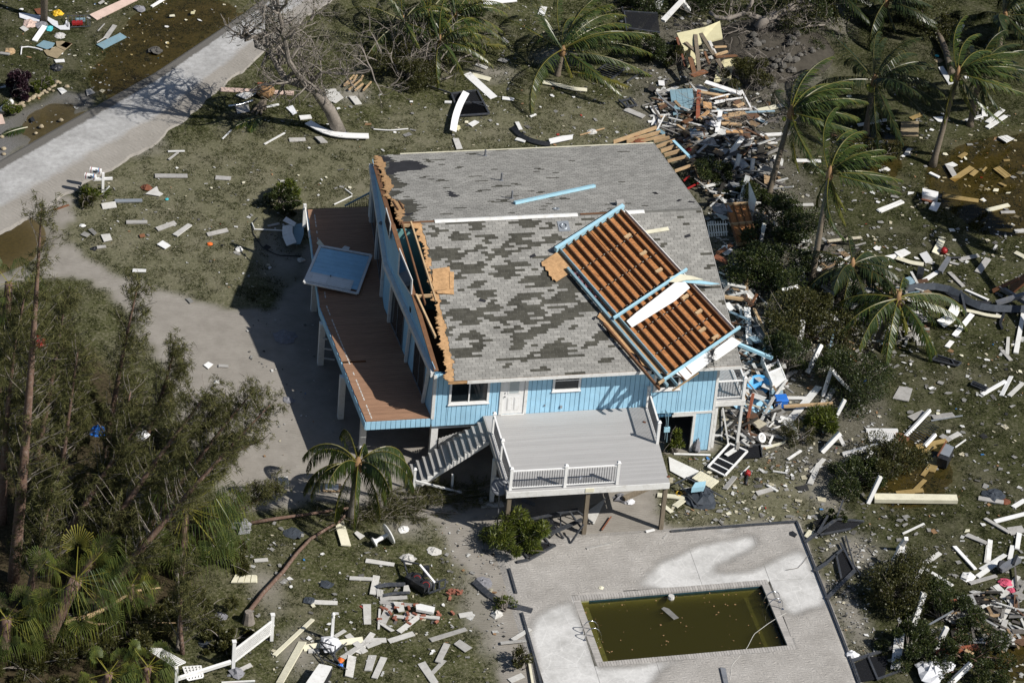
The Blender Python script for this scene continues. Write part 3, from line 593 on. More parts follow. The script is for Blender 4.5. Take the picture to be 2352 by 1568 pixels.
# --- west front: two wall planes meeting in a shallow prow
def zt(y): return (EZ + (y - EY) * KS if y < RY else RZ - (y - RY) * KN) - .14
for A, Bq, ys_ in ((PR[0], PR[1], (0, RY, 8.5)), (PR[1], PR[2], (8.5, 12, LN))):
    A = np.array(A, float); Bq = np.array(Bq, float); dv = (Bq - A) / np.linalg.norm(Bq - A); nv = np.array([-dv[1], dv[0]])   # outward (west)
    def wp(y, z, off): t = (y - A[1]) / (Bq[1] - A[1]); q = A + (Bq - A) * t + nv * off; return (q[0], q[1], z)
    m = MB()
    yy = np.linspace(ys_[0] + .001, ys_[-1] - .001, 9)
    for i in range(8):
        y0_, y1_ = yy[i], yy[i + 1]; m.hexa([wp(y0_, AP + .1, -.12), wp(y1_, AP + .1, -.12), wp(y1_, AP + .1, 0), wp(y0_, AP + .1, 0), wp(y0_, zt(y0_), -.12), wp(y1_, zt(y1_), -.12), wp(y1_, zt(y1_), 0), wp(y0_, zt(y0_), 0)][::1])
    wl = m.build('wall', 'bluedark', house)
    nbw = int((ys_[-1] - ys_[0]) / .30)
    for i in range(nbw):
        y0_ = ys_[0] + (ys_[-1] - ys_[0]) * i / nbw + .004; y1_ = ys_[0] + (ys_[-1] - ys_[0]) * (i + 1) / nbw - .004
        MB().hexa([wp(y0_, AP + .1, .001), wp(y1_, AP + .1, .001), wp(y1_, AP + .1, .022), wp(y0_, AP + .1, .022), wp(y0_, zt(y0_) - .02, .001), wp(y1_, zt(y1_) - .02, .001), wp(y1_, zt(y1_) - .02, .022), wp(y0_, zt(y0_) - .02, .022)]).build('siding_board', 'blue', wl)
    S = A[1] < 1
    for y0_, y1_ in ([(1.45, 3.25), (5.2, 7.2)] if S else [(9.75, 12.2), (12.75, 15.2)]):
        dr = empty('sliding_door', wp((y0_ + y1_) / 2, FL, 0)); dr.parent = house; dr.location = np.array(wp((y0_ + y1_) / 2, FL, 0)) - ORG[house]
        ym = (y0_ + y1_) / 2
        for a_, b_ in ((y0_ + .06, ym - .04), (ym + .04, y1_ - .06)): MB().hexa([wp(a_, FL + .1, .03), wp(b_, FL + .1, .03), wp(b_, FL + .1, .045), wp(a_, FL + .1, .045), wp(a_, 4.8, .03), wp(b_, 4.8, .03), wp(b_, 4.8, .045), wp(a_, 4.8, .045)]).build('pane', 'glassdark', dr)
        m = MB()
        for a_, b_, z0_, z1_ in ((y0_, y0_ + .06, FL, 4.84), (y1_ - .06, y1_, FL, 4.84), (ym - .04, ym + .04, FL, 4.8), (y0_ + .06, y1_ - .06, FL, FL + .1)):
            m.hexa([wp(a_, z0_, .024), wp(b_, z0_, .024), wp(b_, z0_, .06), wp(a_, z0_, .06), wp(a_, z1_, .024), wp(b_, z1_, .024), wp(b_, z1_, .06), wp(a_, z1_, .06)])
        m.build('frame', 'greymetal', dr)
    m = MB(); m.bar(wp(ys_[0] + (.06 if S else 0), 4.86, .11), wp(ys_[-1] - (0 if S else .06), 4.86, .11), .17, .26); m.build('header_beam', 'white', house)
    m = MB(); m.bar(wp(ys_[0] + .02, 5.3, .03), wp(ys_[-1] - .02, 5.3, .03), .02, .05); m.build('trim_strip', 'blue', house)
    for yb, yt_ in ([(1.30, .75), (4.35, 4.05), (7.45, 7.3)] if S else [(9.45, 9.4), (12.45, 12.4), (15.45, 15.4), (15.9, 15.9)]):
        MB().bar(wp(yb, FL, .10), wp(yt_, 4.86, .10), .12, .17, (0, -1, 0)).build('jamb_board', 'white', house)
    m = MB(); pts = np.linspace(ys_[0], ys_[-1], 9)
    tp = [(y, zt(y)) for y in ([0.05, RY, 8.5] if S else [8.5, LN - .05])]
    for (ya, za), (yb, zb) in zip(tp[:-1], tp[1:]): m.bar(wp(ya, za + .002, -.05), wp(yb, zb + .002, -.05), .2, .06)
    m.build('top_plate', 'rafter', house)
    # raked gable windows
    n3_ = (nv[0], nv[1], 0); P0 = (A[0] + nv[0] * .025, A[1] + nv[1] * .025, 0)
    out = [(246, 66), (327, 262), (321, 366), (236, 226)] if S else [(372, 518), (414, 660), (402, 805), (360, 640)]
    Q = [onplane('Y' if S else 'Z', u, v, P0, n3_) for u, v in out]; cQ = sum(Q) / 4
    fr = MB().prism(Q, .035, n3_).build('gable_window', 'white', house)
    MB().prism([cQ + (q - cQ) * .78 + np.array(n3_) * .036 for q in Q], .006, n3_).build('pane', 'glassdark', fr)
q = onplane('Y', 318, 445, (-.3, 4, 0), (-1, -.08, 0)); MB().box(q - [.08, .09, .1], q + [.06, .09, .12]).build('wall_lantern', 'black', house); q = onplane('Z', 328, 655, (-.6, 10, 0), (-1, .08, 0)); MB().lathe([(.09, 0), (.09, .05), (.05, .12)], q, (-1, 0, 0), 10).build('wall_lantern', 'greymetal', house)
# --- roof
lyS = [onS('Y', u, v) for u, v in [(352, -40), (368, 12), (395, 60), (405, 120), (430, 200), (440, 300), (462, 385), (462, 440), (478, 520), (478, 590), (505, 680), (520, 740), (540, 800), (546, 875)]]
shS = [onS('Y', u, v) for u, v in [(395, -40), (412, 20), (430, 100), (440, 180), (470, 330), (498, 400), (505, 470), (535, 560), (548, 640), (555, 700), (575, 780), (580, 880)]]
lyN = [onN('Z', u, v) for u, v in [(238, 42), (262, 60), (275, 130), (318, 170), (340, 215), (352, 300), (372, 385), (415, 470), (450, 560), (478, 610), (500, 645)]]
shN = [onN('Z', u, v) for u, v in [(300, 45), (335, 70), (372, 110), (360, 180), (378, 220), (420, 270), (410, 300), (440, 325), (415, 360), (400, 400), (470, 450), (540, 490), (540, 560), (520, 600), (530, 645)]]
def xl(L, y): P = np.array(sorted(L, key=lambda q: q[1])); return np.interp(y, P[:, 1], P[:, 0])
def jag(L, y, a, sd): return xl(L, y) + (vn(np.asarray(y) * 7, 0 * np.asarray(y), sd) - .5) * a + (vn(np.asarray(y) * 2.2, 0 * np.asarray(y) + 3, sd) - .5) * a + (_hash(np.floor(np.asarray(y) * 25), 0 * np.asarray(y), sd) - .5) * a * .9
rt = empty('roof', (6.4, 8.3, 5.1)); rt.parent = house; rt.location = np.array((6.4, 8.3, 5.1)) - ORG[house]
yS = np.arange(EY, RY, .04); yN = np.arange(RY, NY, .04)
b = MB(); xx = jag(lyS, yS, .20, 1); pts = [rs(x, y, -.05) for x, y in zip(xx, yS)] + [rs(xx[-1], RY, -.05), rs(XR, RY, -.05), rs(XR, EY, -.05)]; b.prism(pts, .045, nS); b.build('plywood_deck', 'plywood', rt)
b = MB(); xx = jag(lyN, yN, .20, 2); pts = [rn(x, y, -.05) for x, y in zip(xx, yN)] + [rn(xx[-1], NY, -.05), rn(XR, NY, -.05), rn(XR, RY, -.05)]; b.prism(pts, .045, nN); b.build('plywood_deck', 'plywood', rt)
simple('underlay', (.15, .148, .135), .9, .2, 3, 60)
b = MB(); xx = jag(shS, yS, .10, 3); pts = [rs(x, y, -.003) for x, y in zip(xx, yS)] + [rs(xx[-1], RY - .001, -.003), rs(XR - .01, RY - .001, -.003), rs(XR - .01, EY + .005, -.003)]; b.prism(pts, .006, nS); b.build('underlayment', 'underlay', rt)
b = MB(); xx = jag(shN, yN, .10, 4); pts = [rn(x, y, -.003) for x, y in zip(xx, yN)] + [rn(xx[-1], NY - .005, -.003), rn(XR - .01, NY - .005, -.003), rn(XR - .01, RY + .001, -.003)]; b.prism(pts, .006, nN); b.build('underlayment', 'underlay', rt)
for c_, pl in (('Z', [(395, 105), (450, 105), (560, 92), (660, 100), (700, 128), (760, 150), (690, 165), (680, 180), (560, 185), (470, 200), (445, 222), (372, 222), (368, 180), (400, 150)]), ('Z', [(330, 55), (410, 60), (430, 95), (350, 110)]), ('Z', [(915, 362), (960, 368), (1000, 395), (1035, 408), (1010, 422), (935, 420)]), ('Z', [(510, 572), (640, 560), (560, 590)]), ('Z', [(1060, 262), (1095, 268), (1070, 278)])):
    MB().prism([onN(c_, u, v, .004) for u, v in pl], .006, nN).build('felt_patch', 'felt', rt)
FELTN = [[onN('Z', u, v)[:2] for u, v in q] for q in ([(395, 105), (450, 105), (560, 92), (660, 100), (700, 128), (760, 150), (690, 165), (680, 180), (560, 185), (470, 200), (445, 222), (372, 222), (368, 180), (400, 150)], [(330, 55), (410, 60), (430, 95), (350, 110)], [(915, 362), (960, 368), (1000, 395), (1035, 408), (1010, 422), (935, 420)])]
def shinglemat(name, col, var):
    s = NT(name); p = s.pos(); a = s.noise(.8, 5, .65, p); b_ = s.noise(90, 2, .6, p); st = s.noise(2.2, 4, .7, p)
    c = s.ramp(a, [(.3, sc(col, 1 - var)), (.7, sc(col, 1 + var * .5))]); c = s.mix(1.0, c, s.ramp(b_, [(.3, .8), (.7, 1.05)]), 'MULTIPLY'); c = s.mix(s.ramp(st, [(.55, 0.0), (.75, .28)]), c, sc(col, .55))
    c = s.mix(1.0, c, s.ramp(s.attr('shade'), [(0, .6), (1, 1.03)]), 'MULTIPLY'); s.pbsdf(c, .9, .12, 0, s.bump(b_, .3, .006))
shinglemat('shingle_light', (.335, .328, .305), .16); shinglemat('shingle_dark', (.092, .089, .074), .3)
TW, EX = .305, .140
def tabset(south):
    L = (RY - EY) * math.sqrt(1 + KS * KS) if south else (NY - RY) * math.sqrt(1 + KN * KN); nrow = int(L / EX); LT = []; DK = []
    f = rs if south else rn; cs = 1 / math.sqrt(1 + (KS if south else KN) ** 2)
    for r in range(nrow):
        s0 = r * EX; y = (EY + s0 * cs) if south else (NY - s0 * cs); y2 = (EY + (s0 + EX) * cs) if south else (NY - (s0 + EX) * cs)
        xleft = float(jag(shS if south else shN, y, .12, 3 if south else 4)); off = (r % 2) * TW / 2 + (r // 2 % 3) * .03
        ncol = int((XR - xleft) / TW) + 2
        for cidx in range(-1, 50):
            x1 = XR - .01 - (cidx * TW) + off - TW; x2 = x1 + TW
            if x2 <= xleft + .05 or x1 >= XR - .02: continue
            x1c = max(x1, xleft); x2c = min(x2, XR - .01); mx = (x1 + x2) / 2
            v = .58 * vn((cidx + r * .5) / 1.9, r / 2.3, 5 + south) + .24 * vn((cidx - r * .5) / 1.9, r / 2.3, 15 + south) + .18 * float(_hash(np.array(cidx), np.array(r), 25))
            if south:
                t = (y - EY) / (RY - EY); dn = .54
                if mx > 5.2 + 3.5 * (1 - t): dn = .42
                if mx > 8.5: dn = .25
                if mx > 9.8 and t > .35: dn = .17
                if mx > 11.2: dn = .13
                if t < .10: dn = min(dn, .26)
            else:
                dn = .12 if mx < 8 else .06
                if mx < 9.5 and .25 < (y - RY) / (NY - RY) < .75: dn = .15
                e = mx - xleft; dn = max(dn, .95 - e * (.85 if .1 < (y - RY) / 9 < .62 else 1.5))
                if any(inpoly(q, np.array(mx), np.array(y)) for q in FELTN): continue
            thr = .5 + (.5 - dn) * .62
            hb, ht = (.016, .007)
            if v > thr + .03: DK.append((x1c, x2c, y, y2, .010, .004))
            else: LT.append((x1c, x2c, y, y2, hb, ht))
    return LT, DK, f
def tabs_mesh(T, f, south, name, m):
    V = []; Fq = []; sh = []
    for x1, x2, y, y2, hb, ht in T:
        g = .007; a = f(x1 + g, y, hb); b_ = f(x2 - g, y, hb); c_ = f(x2 - g, y2, ht); d_ = f(x1 + g, y2, ht); a0 = f(x1 + g, y, .003); b0 = f(x2 - g, y, .003); c0 = f(x2 - g, y2, .003); d0 = f(x1 + g, y2, .003)
        k = len(V); V += [a, b_, c_, d_, a0, b0, c0, d0]; q = [(0, 1, 2, 3), (4, 5, 1, 0), (5, 6, 2, 1), (7, 4, 0, 3)]
        Fq += [tuple(k + i for i in (t if south else t[::-1])) for t in q]; sh += [random.uniform(.3, 1)] * 8
    fastobj(name, V, Fq, m, rt, {'shade': sh})['kind'] = 'stuff'
cnt = 0
for south in (True, False):
    LT, DK, f = tabset(south)
    if south:
        big = sorted(LT + DK, key=lambda t: t[2])[:290]; bs = set(big)
        protos = {}
        dks = set(DK)
        for t in big:
            b = MB(); x1, x2, y, y2, hb, ht = t; g = .007
            b.hexa([f(x1 + g, y, .003), f(x2 - g, y, .003), f(x2 - g, y2, .003), f(x1 + g, y2, .003), f(x1 + g, y, hb), f(x2 - g, y, hb), f(x2 - g, y2, ht), f(x1 + g, y2, ht)], random.uniform(.3, 1))
            b.build('shingle', 'shingle_dark' if t in dks else 'shingle_light', rt, shade=True)
        LT = [t for t in LT if t not in bs]; DK = [t for t in DK if t not in bs]
    tabs_mesh(LT, f, south, 'shingle_field', 'shingle_light'); tabs_mesh(DK, f, south, 'bared_shingle_field', 'shingle_dark')
b = MB(); b.bar((1.3, EY - .02, EZ - .17), (XR, EY - .02, EZ - .17), .03, .16); b.build('fascia', 'white', rt); b = MB(); b.bar((.45, EY - .02, EZ - .14), (1.29, EY - .02, EZ - .14), .03, .1); b.build('fascia', 'plywood', rt)
b = MB(); b.bar((xl(lyN, NY) + 1.3, NY + .02, EZ - .1), (XR, NY + .02, EZ - .1), .06, .13); b.build('fascia', 'cream', rt)
b = MB(); b.bar(rs(XR + .015, EY, -.16), rs(XR + .015, RY, -.16), .03, .17, nS); b.bar(rn(XR + .015, RY, -.16), rn(XR + .015, NY, -.16), .03, .17, nN); b.build('rake_board', 'greyboard', rt)
b = MB(); b.box((.6, EY + .02, EZ - .16), (XR - .02, .0, EZ - .13)); b.build('soffit', 'white', rt)
for a_, c_ in (((1430, 858, '1'), (860, 752, '2')), ((1215, 725, '2'), (1415, 718, '2'))):
    p1 = onS(a_[2], a_[0], a_[1], .03); p2 = onS(c_[2], c_[0], c_[1], .03); p1[1] = p2[1] = RY; p1[2] = p2[2] = RZ + .012
    MB().prism([(p1[0], RY - .16, RZ - .005), (p1[0], RY, RZ + .055), (p1[0], RY + .16, RZ - .005)], p2[0] - p1[0], (1, 0, 0)).build('ridge_vent', 'white', rt)
p1 = onS('2', 880, 745, 0); p2 = onS('2', 1120, 740, 0); MB().box((p1[0], RY - .05, RZ - .01), (p2[0], RY + .04, RZ + .03)).build('ridge_slot', 'rafter', rt); p1 = onS('1', 1130, 868, 0); p2 = onS('1', 1430, 860, 0); MB().box((p1[0] - .1, RY - .06, RZ - .1), (p2[0], RY + .03, RZ + .02)).build('ridge_board', 'rafter', rt)
for u, v, h in ((1882, 280, .25), (2027, 500, .32), (2121, 662, .32)):
    q = onN('1', u, v, 0); MB().lathe([(.10, -.03), (.10, .03), (.045, .05), (.045, h + .1)], q, n=10).build('vent_pipe', 'greymetal', rt)
q = onS('2', 742, 850, 0); b = MB(); b.prism([q + [dx, dy, dy * KS + .02] for dx, dy in ((-.26, -.3), (.26, -.3), (.26, .3), (-.26, .3))], .02, nS); b.lathe([(.17, .02), (.17, .09), (.12, .10), (.12, .04)], q, nS, 14); b.build('vent_base', 'galv', rt)
q = onN('2', 680, 706, 0); MB().lathe([(.16, .0), (.16, .05), (.09, .06), (.09, .02)], q, nN, 12).build('vent_base', 'galv', rt)
q = onN('2', 1212, 670, 0); MB().box(q + [-.18, -.15, -.05], q + [.18, .15, .22]).build('roof_vent', 'greyboard', rt)
# exposed framing in the torn strip
for P1, P2, wd in ((onS('Z', 508, 655, -.1), onS('Y', 402, 418, -.1), .06), (onS('Z', 588, 655, -.1), onS('Y', 470, 402, -.1), .07), (onS('Y', 345, 360, -.1), onS('Y', 465, 622, -.1), .08), (onS('Y', 345, 372, -.12), onS('Y', 445, 366, -.12), .08), (onS('Z', 505, 690, -.12), onS('Z', 585, 688, -.12), .07), (onN('Z', 430, 478, -.1), onN('Z', 480, 560, -.1), .05), (onN('Z', 485, 478, -.1), onN('Z', 528, 552, -.1), .05)):
    MB().bar(P1, P2, wd, .14, (0, 0, 1)).build('rafter', 'tan' if wd > .065 else 'rafter', rt)
for k in range(22):
    xk = 1.2 + k * .58
    if xk < XR: b = MB(); b.bar(rs(xk, .15, -.21), rs(xk, RY - .05, -.21), .05, .155, nS); b.build('rafter', 'rafter', rt)
tp = MB(); tp.prism([onS('Y', u, v, .03) for u, v in [(446, 197), (450, 215), (446, 235), (452, 260), (444, 285), (456, 310), (448, 330), (575, 318), (552, 182)]], .02, nS); tp.build('torn_plywood', 'plywood', rt)
tp = MB(); tp.prism([onS('Y', u, v, .055) for u, v in [(470, 333), (578, 317), (582, 352), (480, 346)]], .02, nS); tp.build('torn_plywood', 'plywood', rt); MB().prism([onS('Y', u, v, .052) for u, v in [(552, 212), (581, 214), (579, 316), (556, 318)]], .02, nS).build('torn_plywood', 'plywood', rt)
# --- piers under the house
for px_ in (.2, 4.3, 8.4, 12.5):
    for py_ in (.3, 5.6, 11, 16.3):
        if px_ > 10 and py_ < 7: continue
        MB().box((px_ - .15, py_ - .15, -.05), (px_ + .15, py_ + .15, AP + .05)).build('pier', 'white', house)
lat = empty('lattice_panel', (1, .1, .6)); lat.parent = house; lat.location = np.array((1, .1, .6)) - ORG[house]
for k in range(26):
    for sgn in (1, -1):
        a_ = -.9 + k * .1; P = [];
        x_a, z_a = .45 + a_, .75; x_b, z_b = .45 + a_ + sgn * 1.1, 1.85
        for t in np.linspace(0, 1, 23):
            xx_, zz_ = x_a + (x_b - x_a) * t, z_a + (z_b - z_a) * t
            if .45 < xx_ < 1.95 and zz_ < 1.3 + .35 * (xx_ - .45) : P.append((xx_, .32 + .012 * sgn, zz_))
        if len(P) > 1: MB().bar(P[0], P[-1], .035, .008, (0, -1, 0)).build('lattice_slat', 'white', lat)
MB().box((.36, .28, 1.86), (2.1, .36, 1.95)).build('lattice_rail', 'white', lat); MB().box((2.05, .28, 1.3), (2.11, .36, 2.2)).build('lattice_rail', 'white', lat)
# --- timber deck along the west front
def xw(y): return -2.93 - .67 * (y / 8.8) if y < 8.8 else -3.60 + .63 * (y - 8.8) / (LN - 8.8)
def xe(y): return (-.68 * y / 8.5 if y < 8.5 else -.68 + .68 * (y - 8.5) / (LN - 8.5)) - .03
dk = empty('side_deck', (-1.9, 8, FL)); dk.parent = house; dk.location = np.array((-1.9, 8, FL)) - ORG[house]
nbd = 118
for i in range(nbd):
    y0_ = .03 + i * (LN - .03) / nbd + .004; y1_ = .03 + (i + 1) * (LN - .03) / nbd - .004; xa = xw((y0_ + y1_) / 2) + random.uniform(-.015, .015)
    if abs((y0_ + y1_) / 2 - 4.42) < .075: xa += .0; xa2 = -2.2; MB().box((xa2, y0_, FL - .03), (xe(y0_), y1_, FL)).build('deck_board', 'browndeck', dk); continue
    MB().hexa([(xa, y0_, FL - .03), (xe(y0_), y0_, FL - .03), (xe(y1_), y1_, FL - .03), (xa, y1_, FL - .03), (xa, y0_, FL), (xe(y0_), y0_, FL), (xe(y1_), y1_, FL), (xa, y1_, FL)]).build('deck_board', 'browndeck', dk)
b = MB()
for k in range(34): y_ = .3 + k * .49; b.bar((xw(y_) + .05, y_, FL - .24), (xe(y_) - .05, y_, FL - .24), .05, .2)
b.build('joists', 'brownwood', dk)
b = MB(); b.bar((-2.95, .0, 2.24), (-3.62, 8.8, 2.24), .05, .38); b.bar((-3.62, 8.8, 2.24), (-2.99, LN, 2.24), .05, .38); b.build('fascia', 'blue', dk)
for i in range(60):
    ya = .2 + i * .272
    if random.random() < .8: MB().bar((xw(ya) + .30, ya, FL + .001), (xw(ya + .2) + .30, ya + .21, FL + .001), .05, .004).build('plate_mark', 'paleboard', dk)
for c_, u, v in (('3', 585, 1275), ('3', 405, 795), ('3', 345, 315), ('L4', 905, 560)):
    q = G(c_, u, v); MB().box((q[0] - .13, q[1] - .13, -.05), (q[0] + .13, q[1] + .13, 2.3)).build('post', 'white', dk)
for u1, v1, u2, v2 in ((430, 572, 470, 578), (440, 660, 510, 672), (435, 748, 535, 762)):
    q1 = G('3', u1, v1, .9 + (660 - v1) / 130); q2 = G('3', u2, v2, .9 + (660 - v1) / 130); MB().bar(q1, q2, .08, .05).build('brace_bar', 'white', dk)
# stair rail at the far end of the side deck
sr = empty('stair_rail', (-.8, 17, 1.5)); sr.parent = house; sr.location = np.array((-.8, 17, 1.5)) - ORG[house]
qa = onaxis('Z', 0, 505, 1, 18.2); qb = onaxis('Z', 242, 378, 1, 18.2); up = np.array([0, 0, 1.0])
MB().bar(qa, qb, .08, .06).build('top_rail', 'bluegrey', sr); MB().bar(qa - up * 1.0, qb - up * 1.0, .05, .05).build('bottom_rail', 'bluegrey', sr)
for k in range(14): q = qa + (qb - qa) * (k + .5) / 14; MB().bar(q - up * .97, q, .022, .022, (0, 1, 0)).build('baluster', 'blackmetal', sr)
q = onaxis('1', 262, 880, 1, 15.6); MB().box((q[0] - .07, 15.6, FL - .3), (q[0] + .07, 15.74, FL + .95)).build('rail_post', 'white', dk); q2 = onaxis('1', 285, 1040, 1, 14.6); MB().bar((q[0], 15.6, FL + .8), (q[0] + .05, 14.4, FL - .1), .05, .07).build('broken_rail', 'white', dk)
# --- small porch at the right corner
po = empty('corner_porch', (13.5, 1.5, FL)); po.parent = house; po.location = np.array((13.5, 1.5, FL)) - ORG[house]
for i in range(28): y_ = .1 + i * .14; MB().box((W + .065, y_, FL - .03), (14.2, y_ + .132, FL)).build('deck_board', 'greydeck', po)
MB().box((W + .065, .06, FL - .3), (14.22, .098, FL - .031)).build('fascia', 'white', po); MB().box((14.2, .1, FL - .3), (14.24, 4, FL - .031)).build('fascia', 'white', po)
for px_, py_ in ((14.12, .16), (12.98, .22), (14.12, 3.8)): MB().box((px_ - .06, py_ - .06, -.05), (px_ + .06, py_ + .06, FL - .03)).build('post', 'white', po)
MB().bar((13.25, .2, 2.2), (13.75, .25, .05), .07, .07, (0, -1, 0)).build('brace', 'white', po)
def railing(root, p, q, nbal, posts=(True, True), m='white_clean', h=1.02):
    p = np.array(p, float); q = np.array(q, float); r = empty('railing', (p + q) / 2); r.parent = root; r.location = (p + q) / 2 - ORG[root]; d_ = (q - p) / np.linalg.norm(q - p); z = np.array([0, 0, 1.0])
    MB().bar(p + z * (h - .04), q + z * (h - .04), .075, .05).build('top_rail', m, r); MB().bar(p + z * .09, q + z * .09, .05, .045).build('bottom_rail', m, r)
    for k in range(nbal): t = (k + .7) / (nbal + .4); s_ = p + (q - p) * t; MB().bar(s_ + z * .134, s_ + z * (h - .041), .022, .022, (0, 1, 0) if abs(d_[0]) > .5 else (1, 0, 0)).build('baluster', 'blackmetal', r)
    return r
def post(root, p, h=1.2, m='white_clean'):
    o = MB().box((p[0] - .062, p[1] - .062, p[2] - .02), (p[0] + .062, p[1] + .062, p[2] + h - .06)).build('rail_post', m, root)
    x, y, z = p[0], p[1], p[2] + h - .06; MB().hexa([(x - .09, y - .09, z), (x + .09, y - .09, z), (x + .09, y + .09, z), (x - .09, y + .09, z), (x - .045, y - .045, z + .07), (x + .045, y - .045, z + .07), (x + .045, y + .045, z + .07), (x - .045, y + .045, z + .07)]).build('post_cap', m, o)
railing(po, (W + .1, .17, FL), (14.06, .17, FL), 9); railing(po, (14.12, .25, FL), (14.12, 2.3, FL), 16); post(po, (14.12, .17, FL)); post(po, (14.12, 2.36, FL))

# ================================================================= GREY DECK ON POSTS
gd = empty('raised_deck', (5.9, -2.7, 0), 'raised grey board deck on timber posts with white railings, front of house', 'deck')
GZ = 2.65
for i in range(40):
    y_ = -.025 - i * .137; xr_ = 9.74 - .26 * (i / 40)
    MB().box((2.33, y_ - .132, GZ - .03), (xr_, y_, GZ)).build('deck_board', 'greydeck', gd)
b = MB(); b.box((2.28, -5.56, GZ - .30), (9.49, -5.51, GZ - .005)); b.build('fascia', 'white', gd); b = MB(); b.box((2.28, -5.509, GZ - .30), (2.325, -.03, GZ - .005)); b.build('fascia', 'greyboard', gd); b = MB(); b.bar((9.5, -5.5, GZ - .28), (9.76, -.04, GZ - .28), .04, .22); b.build('fascia', 'greyboard', gd)
b = MB()
for k in range(13): x_ = 2.6 + k * .55; b.box((x_, -5.5, GZ - .26), (x_ + .05, -.05, GZ - .031))
b.build('joists', 'weathered', gd)
MB().box((5.75, -5.585, GZ - .22), (6.13, -5.561, GZ - .02)).build('joint_plate', 'cream', gd)
for x_, y_ in ((2.46, -5.36), (5.93, -5.36), (9.38, -5.36)): MB().box((x_ - .09, y_ - .09, -.05), (x_ + .09, y_ + .09, GZ - .26)).build('support_post', 'weathered', gd)
q = G('4', 715, 1195); MB().box((q[0] - .09, q[1] - .09, -.02), (q[0] + .09, q[1] + .09, GZ - .26)).build('support_post', 'white', gd); MB().bar((2.4, -4.3, GZ - .3), (q[0] + .02, q[1] + .1, 1.3), .09, .09, (1, 0, 0)).build('brace', 'white', gd); MB().box((q[0] - .5, q[1] - .35, -.01), (q[0] + .5, q[1] + .35, .07)).build('footing', 'concrete', gd)
for p_ in ((2.46, -1.40, GZ), (2.45, -3.33, GZ), (2.46, -5.36, GZ), (4.86, -5.38, GZ), (7.17, -5.38, GZ), (9.56, -2.69, GZ), (9.66, -.14, GZ)): post(gd, p_)
railing(gd, (2.46, -1.47, GZ), (2.45, -3.26, GZ), 15); railing(gd, (2.45, -3.40, GZ), (2.46, -5.28, GZ), 16); railing(gd, (2.54, -5.37, GZ), (4.78, -5.38, GZ), 20); railing(gd, (4.94, -5.38, GZ), (7.09, -5.38, GZ), 19); railing(gd, (9.65, -.22, GZ), (9.565, -2.61, GZ), 21)
# --- stairs down to the left
st = empty('staircase', (.7, -.8, 0), 'grey-treaded outdoor staircase descending left from the grey deck', 'stairs')
NS = 13
for i in range(NS):
    x_ = 2.27 - (i + 1) * .262; z_ = GZ - (i + 1) * (GZ - .05) / (NS + .6)
    MB().box((x_, -1.58, z_ - .035), (x_ + .135, -.22, z_)).build('tread', 'greytread', st); MB().box((x_ + .14, -1.58, z_ - .035), (x_ + .275, -.22, z_)).build('tread', 'greytread', st)
    MB().box((x_ + .255, -1.55, z_), (x_ + .272, -.25, z_ + .165)).build('riser', 'greyboard', st)
for y_ in (-1.63, -.20):
    b = MB(); P = []
    for i in range(NS + 1): x_ = 2.27 - i * .262; z_ = GZ - .04 - i * (GZ - .05) / (NS + .6); P += [(x_, y_, z_), (x_ - .262, y_, z_)] if i else [(x_, y_, z_ - .01), (x_ - .262, y_, z_ - .01)]
    zs_ = (GZ - .05) / (NS + .6)
    for i in range(NS): x_ = 2.27 - i * .262; zt_ = GZ - .04 - (i + 1) * zs_; b.hexa([(x_ - .262, y_, zt_ - .30 - zs_ * .2), (x_, y_, zt_ - .30 + zs_ * .8), (x_, y_ + .045, zt_ - .30 + zs_ * .8), (x_ - .262, y_ + .045, zt_ - .30 - zs_ * .2), (x_ - .262, y_, zt_), (x_, y_, zt_), (x_, y_ + .045, zt_), (x_ - .262, y_ + .045, zt_)])
    b.build('stringer', 'white', st)
for x_ in (-.95, .75): MB().box((x_ - .05, -1.74, -.02), (x_ + .05, -1.64, .8 if x_ > 0 else 1.25)).build('newel_post', 'white', st)
MB().hexa([(-1.03, -1.77, 1.2), (-.87, -1.77, 1.2), (-.87, -1.61, 1.2), (-1.03, -1.61, 1.2), (-.99, -1.73, 1.27), (-.91, -1.73, 1.27), (-.91, -1.65, 1.27), (-.99, -1.65, 1.27)]).build('post_cap', 'white_clean', st)
b = MB(); b.bar((-.9, -1.72, .55), (1.1, -2.2, .12), .08, .07); b.build('fallen_handrail', 'white', st)

# ================================================================= OVERTURNED PORCH ROOF LYING ON THE MAIN ROOF
H0 = .10
A_, B_, C_, D_ = [onS('P', u, v, H0 + .2) for u, v in ((1283, 572), (1430, 478), (1690, 760), (1537, 866))]
fr = empty('overturned_roof', (A_ + B_ + C_ + D_) / 4, 'torn-off porch roof lying upside down across the shingles, rafters and plywood showing', 'roof section')
def fp(s_, t_, h): return A_ + (B_ - A_) * s_ + (D_ - A_) * t_ * (1 - s_) + (C_ - B_) * t_ * s_ + nS * (h - .2)
plym = NT('plygrain'); p = plym.pos(); mp = plym.n('ShaderNodeMapping'); mp.inputs['Rotation'].default_value = (0, 0, math.radians(40)); mp.inputs['Scale'].default_value = (1, 3.2, 1); plym.l(p, mp.inputs[0])
wv = plym.n('ShaderNodeTexNoise'); wv.inputs['Scale'].default_value = 3.2; wv.inputs['Detail'].default_value = 5; wv.inputs['Distortion'].default_value = 2.6; plym.l(mp.outputs[0], wv.inputs['Vector'])
c = plym.ramp(wv.outputs['Fac'], [(.36, (.17, .065, .024)), (.47, (.46, .21, .078)), (.54, (.28, .11, .04)), (.64, (.52, .25, .10))]); plym.pbsdf(c, .7, .2)
